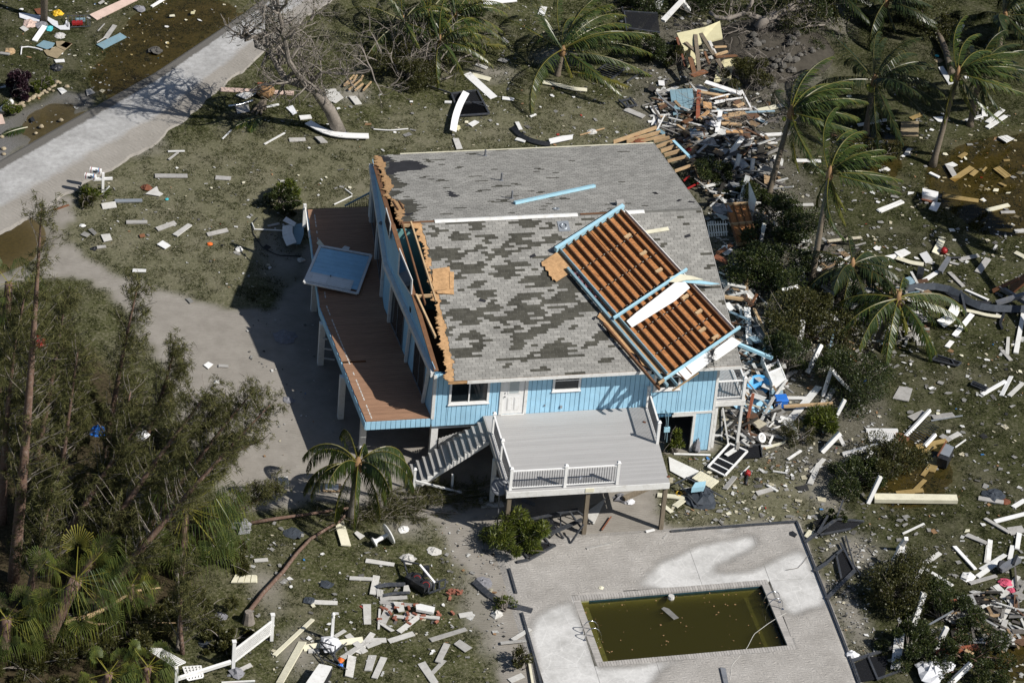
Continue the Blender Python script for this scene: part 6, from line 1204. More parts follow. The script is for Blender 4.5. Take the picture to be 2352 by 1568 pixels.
cage('6', 'bent black frame resting beside the bright shrub', [((245, 440), (318, 425), .14), ((318, 425), (472, 340), .12), ((345, 320), (472, 340), .08), ((275, 370), (318, 425), .1)], [[(320, 420), (465, 342), (350, 325), (280, 372)]])
cage('N2', 'fallen black screen panel on the far lawn with torn white strip over it', [((1640, 682), (1825, 658)), ((1825, 658), (1912, 828)), ((1912, 828), (1695, 842)), ((1695, 842), (1640, 682)), ((1715, 745), (1870, 748), .06), ((1470, 625), (1640, 682), .05), ((1760, 740), (1900, 780), .04)], [[(1642, 684), (1824, 660), (1908, 826), (1697, 840)], [(1700, 760), (1870, 750), (1905, 825), (1700, 838)]])
cage('N3', 'small bent black frame on the lawn behind the roof', [((575, 840), (640, 900)), ((640, 900), (722, 885)), ((722, 885), (665, 820)), ((590, 850), (680, 830)), ((640, 860), (660, 895))], [])
cage('D', 'torn dark screen panel lying on the right lawn', [((770, 540), (932, 592)), ((742, 572), (905, 612)), ((770, 540), (742, 572)), ((932, 592), (905, 612)), ((868, 572), (885, 605))], [[(770, 540), (932, 592), (905, 612), (742, 572)]], .05)
cage('D', 'dark louvred panel beside two white boards', [((1010, 712), (1107, 756)), ((1107, 756), (1090, 773)), ((1090, 773), (995, 736)), ((995, 736), (1010, 712)), ((1003, 724), (1098, 764), .03), ((1007, 718), (1102, 760), .02)], [[(1010, 712), (1107, 756), (1090, 773), (995, 736)]], .04)
cage('5', 'dark flat panel behind the white window frame', [((960, 1032), (1118, 1010)), ((1118, 1010), (1130, 1095))], [[(960, 1032), (1120, 1010), (1130, 1096), (1005, 1102)]], .03); sheet([(965, 1034), (1116, 1014), (1126, 1092), (1006, 1098)], 'black', 'flat black panel beside the white window frame', c='5', z=.06)
strip([('D', 565, 105), ('D', 740, 75), ('D', 925, 108), ('D', 965, 190), ('D', 1010, 240), ('D', 1180, 235), ('D', 1360, 238)], .35, 'tarp', 'long black crumpled gutter strip across the right lawn', th=.08, name='gutter', cat='gutter', z=.2, tilt=.6)
strip([('D', 740, 80), ('D', 860, 120), ('D', 910, 190), ('D', 1130, 205)], .3, 'black', 'second black crumpled strip under the longest one', th=.05, name='gutter', cat='gutter', z=.12, tilt=.3)
plank('D', 1163, 206, 1360, 146, .22, 'greymetal', 'dark grey beam propped at the right edge', th=.2, z=.25, z2=.6, name='beam', cat='beam'); plank('D', 1186, 108, 1360, 208, .2, 'greymetal', 'dark grey beam crossing under another at the right edge', th=.16, z=.2, z2=.3, name='beam', cat='beam'); plank('D', 1140, 120, 1312, 36, .2, 'brownwood', 'brown plank leaning on the dark wreck at the right edge', th=.06, z=.1, z2=.9); plank('D', 1260, 120, 1360, 40, .9, 'brownwood', 'dark brown hull-like slab cut by the right edge', th=.12, z=.15, z2=.9, name='slab', cat='panel')
plank('D', 930, 115, 965, 278, .12, 'blackmetal', 'black bar standing out of the gutter strip', z=.3, z2=.1, name='bar', cat='bar'); strip([('D', 905, 240), ('D', 1000, 250), ('D', 1100, 278), ('D', 1198, 288)], .22, 'cream', 'cream bowed strip below the black gutter strip', z=.1); strip([('D', 795, 335), ('D', 860, 300), ('D', 900, 215)], .5, 'white', 'white curled sheet below the black gutter strip', z=.15, tilt=.3, name='sheet', cat='sheet')
strip([('D', 1215, 245), ('D', 1205, 300), ('D', 1180, 330), ('D', 1200, 370)], .12, 'black', 'black hose loop at the right edge', th=.1, name='hose', cat='hose', z=.05)
# track of the vanished pool cage
for i, (pts, lab) in enumerate((([('6', 1890, 203), ('6', 1935, 310), ('6', 2070, 660), ('6', 2195, 975), ('6', 2262, 1170)], 'black channel edging the right side of the pool deck'), ([('6', 1150, 262), ('6', 1400, 240), ('6', 1890, 203)], 'black channel edging the far side of the pool deck'), ([('6', 200, 480), ('6', 242, 625)], 'short black channel at the upper left of the pool deck'), ([('6', 275, 740), ('6', 345, 985), ('6', 388, 1160)], 'black channel edging the left side of the pool deck'))):
    o = strip(pts, .10, 'blackmetal', lab, th=.09, name='cage_track', cat='track', z=.06)
strip([('N8', 1845, 632), ('N8', 1960, 740), ('N8', 2080, 790), ('N8', 2232, 830)], .26, 'blackmetal', 'black bowed channel lying left of the pool', th=.06, name='bent_channel', cat='channel', z=.08, tilt=.4)
for a in [('6', 1005, 260, 1055, 248, .12, 'white_clean', 'short white strip at the grey deck\'s right post'), ('6', 655, 360, 812, 325, .14, 'greyboard', 'grey strip on the sand before the pool'), ('6', 745, 250, 800, 170, .06, 'rust', 'thin rusty rod by the grey deck\'s middle post'), ('6', 1455, 1062, 1475, 1160, .25, 'greymetal', 'ribbed grey strip at the near pool edge'), ('6', 1105, 300, 1130, 275, .06, 'greyboard', 'tiny grey strip on sand'), ('6', 220, 895, 325, 830, .22, 'paleboard', 'pale board across the pool deck\'s left edge'), ('6', 150, 915, 300, 900, .18, 'greyboard', 'grey board beside the pool deck\'s left edge'), ('6', 315, 1010, 340, 1160, .1, 'cream', 'cream strip leaning on the lower sapling')]: plank(*a[:7], a[7], z=.07, z2=.08, name='strip', cat='strip')
sheet([(275, 58), (290, 62), (355, 92), (350, 108), (272, 82)], 'greymetal', 'ribbed grey sheet under the grey deck', c='6', z=.05); sheet([(660, 140), (770, 60), (700, 215), (670, 205)], 'paleboard', 'cracked pale panel behind the middle deck post', c='6', z=.05)
sheet([(1095, 712), (1110, 702), (1140, 712), (1198, 765), (1168, 775), (1130, 742)], 'shinglescrap', 'grey shingle sheet floating in the pool', c='6', z=-.105, name='floating_shingle', cat='shingle'); MB_ = MB().lathe([(.12, -.02), (.15, .08), (.13, .2)], G('6', 1152, 655, -.15), n=10).build('bucket', 'paleboard'); reg(MB_, 'pale bucket floating at the far side of the pool', 'bucket')
P = [G('6', u, v, z_) for u, v, z_ in ((1500, 1130, .08), (1510, 1040, .08), (1560, 985, .08), (1600, 940, -.08), (1640, 860, -.09), (1720, 800, -.09), (1790, 755, .08), (1830, 735, .09))]; reg(MB().tube(resample(P, 24), .012, 6).build('hose', 'paleboard', None, True), 'thin pale hose trailing across the pool from its right handrail', 'hose')
sheet([(1848, 262), (1868, 255), (1895, 275), (1880, 292), (1850, 280)], 'black', 'small black tray on rippled sand at the far pool corner', c='6', z=.08, name='tray', cat='tray'); ribbed('6', [(1962, 248), (1995, 262), (1965, 305), (1935, 285)], 6, 'cream', 'cream ribbed shutter at the far pool corner', z=.12, name='shutter', cat='shutter')
lump('6', 742, 588, .12, 'cream', 'round cream sponge on the sand left of the pool', 'sponge', 'sponge', .08, .5, 5); lump('6', 130, 750, .28, 'paleboard', 'white block on sand left of the pool', 'block', 'block', 0, .8, 6, 6)
# ---- named things on the right
def boxthing(name, label, cat, P4, h, m, parts=None):     # box raised from four ground corners
    b = MB(); P = [np.array(p) for p in P4]; b.hexa(P + [p + np.array([0, 0, h]) for p in P]); o = b.build(name, m); tag(o, label, cat); return o
# refrigerator on its back, door gone, shelves showing
q = [G('N5', u, v, .15) for u, v in ((418, 1335), (512, 1297), (597, 1482), (497, 1527))]; rf = empty('refrigerator', sum(q) / 4, 'white refrigerator lying open on its back, shelves exposed, beside the porch', 'refrigerator'); upz = np.array([0, 0, 1.0])
def rq(s_, t_, z_): return q[0] + (q[1] - q[0]) * s_ + (q[3] - q[0]) * t_ + upz * z_
def rbox(s0, t0, z0, s1, t1, z1): return MB().hexa([rq(s0, t0, z0), rq(s0, t1, z0), rq(s1, t1, z0), rq(s1, t0, z0), rq(s0, t0, z1), rq(s0, t1, z1), rq(s1, t1, z1), rq(s1, t0, z1)])
rbox(0, 0, 0, 1, 1, .06).build('back', 'white_clean', rf); rbox(0, 0, .06, .07, .97, .6).build('side', 'white_clean', rf); rbox(.93, 0, .06, 1, .97, .6).build('side', 'white_clean', rf); rbox(.07, 0, .06, .93, .05, .6).build('side', 'white_clean', rf); rbox(.0, .97, .06, 1, 1, .6).build('side', 'white_clean', rf); rbox(.07, .30, .06, .93, .33, .5).build('shelf', 'white_clean', rf); rbox(.07, .58, .06, .93, .62, .6).build('shelf', 'white_clean', rf); rbox(.07, .62, .5, .93, .97, .58).build('freezer_door', 'white', rf)
# blue cooler
q0 = G('5', 1255, 740); cl_ = empty('cooler', q0, 'bright blue cooler with white handle among the rubble by the porch', 'cooler'); b = MB(); b.hexa([q0 + v_ for v_ in ([-.24, -.2, 0], [.24, -.2, 0], [.24, .2, 0], [-.24, .2, 0], [-.29, -.24, .45], [.29, -.24, .45], [.29, .24, .45], [-.29, .24, .45])]); b.build('body', 'blueplastic', cl_); MB().hexa([q0 + v_ for v_ in ([-.31, -.26, .452], [.31, -.26, .452], [.31, .26, .452], [-.31, .26, .452], [-.26, -.2, .55], [.26, -.2, .55], [.26, .2, .55], [-.26, .2, .55])]).build('lid', 'blueplastic', cl_); MB().tube([q0 + [-.31, -.2, .4], q0 + [-.36, -.24, .2], q0 + [-.2, -.3, .15], q0 + [-.05, -.27, .4]], .015, 5).build('handle', 'white_clean', cl_)
reg(MB().lathe([(.0, 0), (.42, .02), (.52, .1), (.54, .12), (.50, .12), (.42, .05), (0.0, .04)], G('5', 1105, 598, .25), (-.2, -.45, 1), 22).build('tub', 'skyplastic', None, True), 'sky-blue round tub tipped up in the porch rubble', 'tub')
sheet([(925, 735), (1060, 690), (1190, 700), (1225, 820), (1090, 800), (960, 765)], 'blue', 'large light blue wall sheet lying under the porch', c='5', tilt=[.1, .25, .3, .1, .05, .08]); plank('5', 1070, 650, 1020, 890, .12, 'redwood', 'brown timber post leaning by the porch', th=.09, z=1.3, z2=.1); sheet([(1010, 875), (1050, 870), (1050, 905), (1005, 905)], 'redwood', 'brown square foot of the leaning timber post', c='5', z=.04); plank('5', 1280, 747, 1622, 725, .13, 'tan', 'round tan pole lying behind the cooler', th=.1, z=.3, z2=.4, name='pole', cat='pole'); strip([('5', 1250, 828), ('5', 1310, 845), ('5', 1345, 890), ('5', 1362, 972)], .34, 'white_clean', 'white curved gutter piece in front of the cooler', z=.3, tilt=.5, name='gutter', cat='gutter')
for a in [('5', 1190, 905, 1330, 855, .07, 'white'), ('5', 1160, 905, 1230, 840, .07, 'white'), ('5', 1110, 930, 1345, 975, .2, 'greyboard'), ('5', 1170, 1025, 1205, 950, .1, 'white_clean'), ('5', 1060, 1020, 1200, 1020, .12, 'white'), ('5', 1150, 1030, 1290, 995, .16, 'cream'), ('5', 870, 1320, 940, 1235, .24, 'greyboard'), ('5', 1165, 1292, 1235, 1335, .16, 'white'), ('5', 980, 1220, 1040, 1160, .05, 'white'), ('5', 1205, 1195, 1300, 1215, .06, 'white'), ('5', 1090, 1350, 1200, 1320, .25, 'greyboard'), ('5', 515, 1072, 770, 1085, .1, 'white'), ('5', 400, 1360, 590, 1385, .3, 'cream'), ('5', 520, 1440, 580, 1400, .3, 'cream'), ('5', 425, 1420, 500, 1480, .22, 'cream'), ('5', 850, 980, 850, 770, .09, 'greyboard'), ('5', 890, 1000, 905, 925, .08, 'white'), ('5', 780, 945, 850, 950, .12, 'white'), ('5', 1180, 860, 1140, 830, .2, 'greyboard')]: plank(*a, 'loose narrow board')
b = MB(); Q = [G('5', u, v, .12) for u, v in ((902, 1002), (1026, 1056), (870, 1226), (752, 1166))]
wf = empty('window_frame', sum(Q) / 4, 'white window frame lying on grass right of the grey deck', 'window frame')
for i, j in ((0, 1), (1, 2), (2, 3), (3, 0)): MB().bar(Q[i], Q[j], .09, .06).build('frame_bar', 'white_clean', wf)
for t in (.58, .8): MB().bar(Q[0] + (Q[3] - Q[0]) * t, Q[1] + (Q[2] - Q[1]) * t, .06, .05).build('mullion', 'white_clean', wf)
MB().prism([q_ - [0, 0, .03] for q_ in Q], .01).build('screen', 'screenmesh', wf)
sheet([(478, 1092), (690, 1192), (602, 1252), (488, 1190)], 'white', 'large white door-like panel behind the grey deck\'s right post', c='5', z=.04); ribbed('5', [(700, 1192), (830, 1262), (772, 1312), (640, 1242)], 12, 'cream', 'cream slatted rack on grass right of the grey deck', z=.25, name='rack', cat='rack')
sheet([(865, 1075), (935, 1028), (955, 1050), (890, 1090)], 'white', 'small white sheet inside the window frame', c='5', z=.2); lump('5', 700, 1380, .75, 'tarp', 'black crumpled tarp heap right of the grey deck', 'tarp', 'tarp', 0, .55, 11, 12); boxthing('metal_box', 'pale blue metal box on the black tarp heap', 'box', [G('5', u, v, .45) for u, v in ((635, 1340), (660, 1300), (735, 1290), (720, 1330))], .25, 'bluebeam')
for u1, v1, u2, v2 in ((550, 1280, 690, 1440), (600, 1235, 860, 1375), (520, 1280, 720, 1190), (600, 1240, 780, 1330)): plank('5', u1, v1, u2, v2, .07, 'blackmetal', 'thin black bar', z=.3, z2=.2, name='bar', cat='bar')
q0 = G('5', 1022, 1240); lb = empty('leaf_blower', q0, 'red and black garden blower lying on the grass', 'garden tool'); MB().lathe([(.10, 0), (.14, .08), (.14, .2), (.08, .3)], q0 + [.05, .08, .1], (.3, 1, .1), 12).build('motor', 'red', lb, True); MB().tube([q0 + [.04, .05, .1], q0 + [-.05, -.2, .08], q0 + [-.16, -.5, .06]], [.06, .05, .07], 8).build('nozzle', 'black', lb, True); MB().tube([q0 + [.0, .1, .2], q0 + [.06, .25, .28], q0 + [.12, .35, .15]], .025, 6).build('handle', 'red', lb, True)
# toilet lying by the porch
q0 = G('5', 1085, 985); tl = empty('toilet', q0, 'white toilet lying on its side in front of the porch', 'toilet'); MB().lathe([(.10, 0), (.13, .12), (.20, .3), (.22, .36), (.17, .36), (.10, .22)], q0 + [.0, 0, .15], (.5, -.6, .6), 16).build('bowl', 'white_clean', tl, True); MB().lathe([(.23, .36), (.23, .40), (.16, .41), (.15, .36)], q0 + [0, 0, .15], (.5, -.6, .6), 16).build('seat', 'white_clean', tl, True); q1 = G('5', 1010, 985); MB().box(q1 + [-.22, -.12, 0], q1 + [.18, .12, .4]).build('tank', 'white', tl)
lump('5', 672, 1045, .22, 'greycloth', 'grey rag hanging at the lower wall corner', 'rag', 'cloth', .1, 2.5, 12); lump('5', 150, 1385, .35, 'greycloth', 'grey and white bundle on sand under the deck', 'bundle', 'cloth', 0, .6, 13); lump('5', 205, 1405, .22, 'cloth', 'white cloth bundle on sand under the deck', 'bundle', 'cloth', 0, .6, 14); plank('5', 165, 1390, 345, 1310, .2, 'weathered', 'grey planks resting on the cloth bundles', th=.12, z=.15, z2=.2)
P = [G('5', 550 + 26 * math.cos(a) * (1 - a / 40), 1345 + 16 * math.sin(a), .05 + a * .004) for a in np.linspace(0, 19, 50)]; reg(MB().tube(P, .014, 4).build('cord', 'yellow'), 'coiled yellow cord by the deck\'s right post', 'cord')
P = [G('5', 1040 + 26 * math.cos(a), 885 + 14 * math.sin(a), .05 + a * .004) for a in np.linspace(0, 15, 40)]; reg(MB().tube(P, .012, 4).build('cord', 'yellow'), 'yellow cord around the foot of the leaning timber post', 'cord')
# things between the roof and the big bushes
Q = [G('N5', u, v, z_) for u, v, z_ in ((172, 212, 1.1), (330, 205, 1.1), (400, 470, .2), (258, 492, .2))]; pl = empty('studwork_piece', sum(Q) / 4, 'orange-brown plywood panel with studs, propped behind the roof edge', 'panel'); MB().prism(Q, .02, (0, 0, -1)).build('plywood_sheet', 'plygrain', pl)
def q4(s_, t_): return Q[0] * (1 - s_) * (1 - t_) + Q[1] * s_ * (1 - t_) + Q[2] * s_ * t_ + Q[3] * (1 - s_) * t_
for s_ in (.02, .36, .68, .98): MB().bar(q4(s_, 0), q4(s_, 1), .05, .12).build('stud', 'rafter', pl)
for t in (0.0, .5, 1.0): MB().bar(q4(-.02, t), q4(1.02, t), .06, .13).build('plate', 'tan', pl)
Q2 = [G('N5', u, v, z_) for u, v, z_ in ((50, 335, .9), (190, 330, .9), (197, 420, .1), (62, 430, .1))]; pf = empty('picket_fence', G('N5', 120, 430), 'white picket fence piece lying beside the roof edge', 'fence')
for k in range(8):
    t = (k + .3) / 8; a_ = Q2[0] + (Q2[1] - Q2[0]) * t; b_ = Q2[3] + (Q2[2] - Q2[3]) * t; MB().bar(b_, a_ + (a_ - b_) * .12, .075, .02, (0, -1, .3), w2=.03).build('picket', 'white_clean', pf)
for t in (.2, .8): MB().bar(Q2[0] + (Q2[3] - Q2[0]) * t + [0, .03, 0], Q2[1] + (Q2[2] - Q2[1]) * t + [0, .03, 0], .04, .06).build('rail', 'white_clean', pf)
plank('N5', 335, 5, 285, 190, .26, 'white', 'white plank leaning on the white slab behind the plywood panel', z=1.4, z2=.2); sheet([(340, 50), (392, 178), (362, 315), (335, 240)], 'white_clean', 'white slab standing behind the plywood panel', c='N5', tilt=[1.6, 1.2, .2, .3], th=.06); plank('N5', 328, 925, 345, 1205, .3, 'white', 'long white board standing up in rubble beside the overturned roof', z=.7, z2=.3); plank('N5', 375, 935, 518, 1236, .13, 'tan', 'splintered tan stud in the rubble beside the overturned roof', th=.09, z=.8, z2=.3); plank('N5', 170, 856, 352, 880, .2, 'tan', 'tan stud lying by the roof edge', th=.08, z=.4, z2=.4); plank('N5', 345, 925, 400, 830, .12, 'brownwood', 'short brown stud by the roof edge', th=.08, z=.4, z2=.9)
boxthing('cabinet_box', 'black-topped box in the rubble below the overturned roof', 'box', [G('N5', u, v, .1) for u, v in ((410, 1192), (365, 1075), (436, 1062), (472, 1162))], .35, 'greymetal'); p = [G('H', 640, 432, 1.6), G('H', 962, 566, .8)]; reg(MB().bar(p[0], p[1], .16, .14).build('beam', 'bluebeam'), 'long light blue beam slanting from the roof edge to the refrigerator', 'beam'); sheet([(270, 1120), (380, 1100), (375, 1180), (290, 1195)], 'white', 'white slab under the long standing board', c='N5', z=.15); sheet([(470, 1195), (560, 1180), (590, 1230), (520, 1245)], 'white', 'crumpled white slab by the splintered stud', c='N5', z=.25); sheet([(570, 792), (680, 766), (684, 790), (575, 810)], 'white_clean', 'white sheet caught in the dark bush', c='N5', z=1.2); sheet([(130, 700), (300, 800), (200, 840), (160, 780)], 'paleboard', 'pale tarp-like sheet beside the roof edge', c='N5', z=.2)
for a in [('H', 715, 68, 830, 170, .22, 'white'), ('H', 760, 70, 850, 175, .25, 'paleboard'), ('H', 755, 560, 805, 525, .14, 'bluebeam'), ('H', 900, 600, 915, 480, .15, 'bluebeam'), ('H', 665, 200, 700, 245, .3, 'white'), ('I', 605, 500, 660, 545, .3, 'white'), ('I', 510, 335, 630, 305, .2, 'white'), ('I', 385, 295, 420, 262, .08, 'red'), ('I', 408, 345, 485, 305, .1, 'red'), ('I', 600, 770, 700, 710, .2, 'brownwood'), ('N5', 100, 570, 190, 610, .4, 'rust'), ('N5', 140, 680, 240, 630, .15, 'white'), ('N5', 1012, 1238, 1090, 1300, .14, 'rust'), ('N5', 1018, 1180, 1095, 1230, .1, 'tan')]: plank(*a, 'broken rubble piece', z=.35, z2=.3)
lump('N5', 180, 530, .3, 'cloth', 'white rounded drum in the rubble by the roof edge', 'drum', 'drum', .1, 1.0, 21); lump('I', 640, 480, .5, 'greycloth', 'grey torn tarp over the propped plywood panel', 'tarp', 'tarp', .9, .5, 22)
# brown cabinet, red ball and company on the right lawn
Q = [G('D', u, v, .5) for u, v in ((465, 100), (548, 105), (536, 183), (455, 166))]; cb = empty('cabinet', G('D', 500, 170), 'small orange-brown wooden cabinet with two carved doors', 'cabinet'); MB().prism([q_ - [0, 0, .45] for q_ in Q], .45).build('carcass', 'rust', cb)
for i in (0, 1):
    def d4(s_, t_): s_ = .5 * i + .5 * s_; return Q[0] * (1 - s_) * (1 - t_) + Q[1] * s_ * (1 - t_) + Q[2] * s_ * t_ + Q[3] * (1 - s_) * t_
    o = MB().prism([d4(.05, .05), d4(.95, .05), d4(.95, .95), d4(.05, .95)], .04).build('door', 'tan', cb); MB().prism([d4(.25, .2) + [0, 0, .041], d4(.75, .2) + [0, 0, .041], d4(.75, .8) + [0, 0, .041], d4(.25, .8) + [0, 0, .041]], .01).build('carved_panel', 'brownwood', o)
reg(MB().lathe([(.03, 0), (.14, .05), (.19, .17), (.15, .28), (.04, .34)], G('C', 1432, 1340, .0), n=14).build('ball', 'red', None, True), 'shiny red ball floating on the right lawn', 'ball'); ribbed('D', [(318, 92), (403, 136), (345, 160), (240, 142)], 9, 'white', 'white corrugated sheet left of the brown cabinet', z=.2); ribbed('C', [(1998, 375), (2070, 345), (2203, 450), (2130, 477)], 4, 'gold', 'golden ribbed door lying in the far right puddle', z=-.02, name='door', cat='door')
reg(MB().lathe([(.10, 0), (.13, .25), (.12, .25), (.09, .03)], G('D', 288, 708, .8), (.2, -.5, 1), 12).build('bucket', 'blueplastic'), 'small blue bucket caught in the brambly bush', 'bucket')
boxthing('wall_cabinet', 'white-fronted brown cabinet half sunk left of the long golden board', 'cabinet', [G('C', u, v, 0) for u, v in ((1180, 725), (1355, 760), (1362, 690), (1180, 645))], .28, 'white_clean'); sheet([(1172, 690), (1350, 745), (1300, 765), (1175, 730)], 'rust', 'brown board beneath the white-fronted cabinet', c='C', z=.05); sheet([(1305, 758), (1398, 770), (1345, 866), (1258, 836)], 'white_clean', 'white drawer front just below the white-fronted cabinet', c='C', z=.18, th=.05)
sheet([(863, 1332), (978, 1295), (1052, 1340), (935, 1398)], 'white', 'large white board left of the red ball', c='C', z=.12, th=.05); strip([('C', 890, 1392), ('C', 1050, 1448), ('C', 1200, 1470)], .3, 'cream', 'cream bowed strip below the large white board', z=.12); plank('C', 712, 1412, 892, 1384, .3, 'white', 'white bent panel end left of the cream bowed strip'); strip([('C', 1195, 1335), ('C', 1225, 1380), ('C', 1265, 1440)], .38, 'white_clean', 'white curved sheet just left of the red ball', z=.12, tilt=.3, name='sheet', cat='sheet'); plank('C', 1390, 1565, 1492, 1402, .24, 'greymetal', 'dark grey square post below the red ball', th=.2, z=.1, z2=.5, name='beam', cat='post'); reg(MB().tube([G('C', 1480, 1390, .12), G('C', 1625, 1388, .12)], .06, 8).build('cylinder_tube', 'black'), 'short black tube below the red ball', 'tube'); boxthing('crate', 'black plastic crate below the dark grey post', 'crate', [G('N5', u, v, 0) for u, v in ((1505, 725), (1550, 732), (1560, 680), (1515, 672))], .3, 'black')
sheet([(940, 1400), (1146, 1395), (1140, 1568), (933, 1562)], 'carpet', 'square tan board lying by the short full-crowned palm', c='B', z=.02); sheet([(1595, 288), (1672, 300), (1592, 432), (1562, 400)], 'white_clean', 'bright white slab tilted up beside the fallen grey palm trunk', c='B', tilt=[.5, .4, .05, .1], th=.06); sheet([(1420, 372), (1500, 332), (1508, 350), (1450, 392)], 'cream', 'cream slab beside the bright white slab', c='B', z=.08); sheet([(1575, 440), (1640, 470), (1590, 490)], 'cream', 'cream wedge below the bright white slab', c='B', z=.05); sheet([(1870, 1240), (1940, 1232), (1935, 1340), (1868, 1335)], 'white', 'ribbed white sheet at the foot of the pale palm trunk', c='B', z=.1); sheet([(1305, 1345), (1422, 1345), (1415, 1405), (1365, 1398)], 'white_clean', 'white rounded board left of the tall slim palm trunk', c='B', z=.05); sheet([(590, 1400), (660, 1270), (700, 1340), (640, 1400)], 'yellowwall', 'pale yellow panel under the short full-crowned palm', c='B', z=.1); lump('B', 1375, 700, .22, 'carpet', 'tan cushion left of the fallen grey palm trunk', 'cushion', 'cushion', 0, .3, 31); lump('B', 1355, 645, .12, 'tealplastic', 'bright teal scrap left of the fallen grey palm trunk', 'scrap', 'scrap', 0, .5, 32); ribbed('C', [(2050, 10), (2160, -10), (2235, 30), (2150, 72)], 5, 'white', 'white slatted shutter on the far right lawn', z=.06, name='shutter', cat='shutter'); sheet([(1440, 325), (1530, 295), (1592, 330), (1540, 352)], 'white', 'white sheet beside the tall slim palm\'s foot', c='C', z=.06); sheet([(1450, 335), (1515, 325), (1580, 440), (1530, 465)], 'greyboard', 'dark grey shingle sheet beside the tall slim palm\'s foot', c='C', z=.04)
# metal box in the puddle
Q = [G('E', u, v, .5) for u, v in ((832, 222), (886, 246), (842, 332), (778, 310))]; mb_ = empty('metal_cabinet', G('E', 830, 300), 'grey metal cabinet tipped over in the brown puddle', 'cabinet'); MB().prism([q_ - [0, 0, .5] for q_ in Q], .48).build('case', 'black', mb_); MB().prism([Q[0] - [0, 0, .015], Q[1] - [0, 0, .015], (Q[1] + Q[2]) / 2 - [0, 0, .015] + (Q[2] - Q[1]) * .25, (Q[0] + Q[3]) / 2 - [0, 0, .015] + (Q[3] - Q[0]) * .25], .03).build('top', 'galv', mb_); MB().bar(G('E', 776, 308, .55), G('E', 834, 208, .55), .05, .05).build('edge_strip', 'rust', mb_)
lump('E', 1140, 565, .5, 'tarp', 'dark clothing heap on the lower right lawn', 'clothes', 'cloth', 0, .3, 41, 11); lump('E', 1225, 605, .22, 'rust', 'reddish rag beside the dark clothing heap', 'rag', 'cloth', 0, .3, 42); lump('E', 535, 190, .4, 'brownwood', 'dark brown rag at the end of the fallen lattice', 'rag', 'cloth', 0, .4, 43); lump('E', 372, 212, .3, 'black', 'black box-like lump under the fallen lattice', 'lump', 'scrap', 0, .6, 44)
lump('F', 740, 825, .7, 'cloth', 'white crumpled plastic sheet at the bottom right', 'plastic_sheet', 'sheet', .2, .5, 51, 13); lump('F', 850, 780, .3, 'cloth', 'smaller white crumpled plastic beside the large one', 'plastic_sheet', 'sheet', .2, .5, 52); lump('F', 1225, 240, .3, 'pink', 'crimson cloth among boards at the right edge', 'cloth', 'cloth', .05, .5, 53); lump('F', 1262, 290, .2, 'pink', 'small crimson cloth scrap at the right edge', 'cloth', 'cloth', .05, .5, 54); lump('F', 215, 715, .3, 'cloth', 'pale bundle caught on the pool deck\'s right corner', 'cloth', 'cloth', .05, .6, 55); lump('F', 975, 205, .35, 'white', 'white torn box near the leafy bush', 'torn_box', 'box', 0, .5, 56, 6)
q0 = G('F', 1215, 165); bk = empty('wheeled_machine', q0, 'overturned black machine with wheels among boards at the right edge', 'machine'); MB().lathe([(.2, -.05), (.28, -.05), (.28, .05), (.2, .05)], q0 + [-.15, 0, .3], (.5, -.6, .5), 16).build('wheel', 'black', bk); MB().bar(q0 + [-.3, -.2, .2], q0 + [.7, .3, .3], .3, .2).build('body', 'greymetal', bk); MB().bar(q0 + [.3, -.1, .4], q0 + [.6, .4, .5], .12, .1).build('seat', 'black', bk)
# ---- wreck of a yellow-walled building at the top
Q = [('N3', 1058, 292), ('N3', 1300, 240), ('N3', 1420, 190), ('N3', 1442, 330), ('N3', 1250, 380), ('N3', 1120, 432)]
sheet(Q, 'yellowwall', 'pale yellow wall slab lying under branches, upper one', tilt=[1.0, 1.1, 1.1, .9, .8, .8], th=.1); sheet([('N3', 1115, 435), ('N3', 1190, 420), ('N3', 1240, 540), ('N3', 1150, 570)], 'yellowwall', 'pale yellow wall slab, lower left piece', tilt=[.5, .5, .2, .2], th=.08); sheet([('N3', 1480, 480), ('N3', 1542, 510), ('N3', 1510, 682), ('N3', 1370, 692), ('N3', 1400, 565)], 'yellowwall', 'pale yellow wall slab, lower right piece', tilt=[.6, .5, .15, .15, .4], th=.08)
Q = [G('N3', u, v, z_) for u, v, z_ in ((1000, 757, .3), (1190, 745, .35), (1216, 912, .15), (1030, 972, .1))]; bp = empty('blue_wall_panel', sum(Q) / 4, 'blue-grey boarded wall panel lying behind the roof', 'panel')
for k in range(4):
    t0, t1 = k / 4 + .006, (k + 1) / 4 - .006; MB().prism([Q[0] + (Q[1] - Q[0]) * t0, Q[0] + (Q[1] - Q[0]) * t1, Q[3] + (Q[2] - Q[3]) * t1, Q[3] + (Q[2] - Q[3]) * t0], .04).build('board', 'bluegrey', bp)
sheet([(1160, 1082), (1262, 1068), (1282, 1160), (1215, 1168)], 'bluegrey', 'smaller blue-grey wall piece behind the roof', c='N3', z=.2); sheet([(1330, 745), (1580, 725), (1590, 750), (1350, 790)], 'bluegrey', 'blue-grey strip of wall above the white frame', c='N3', z=.2)
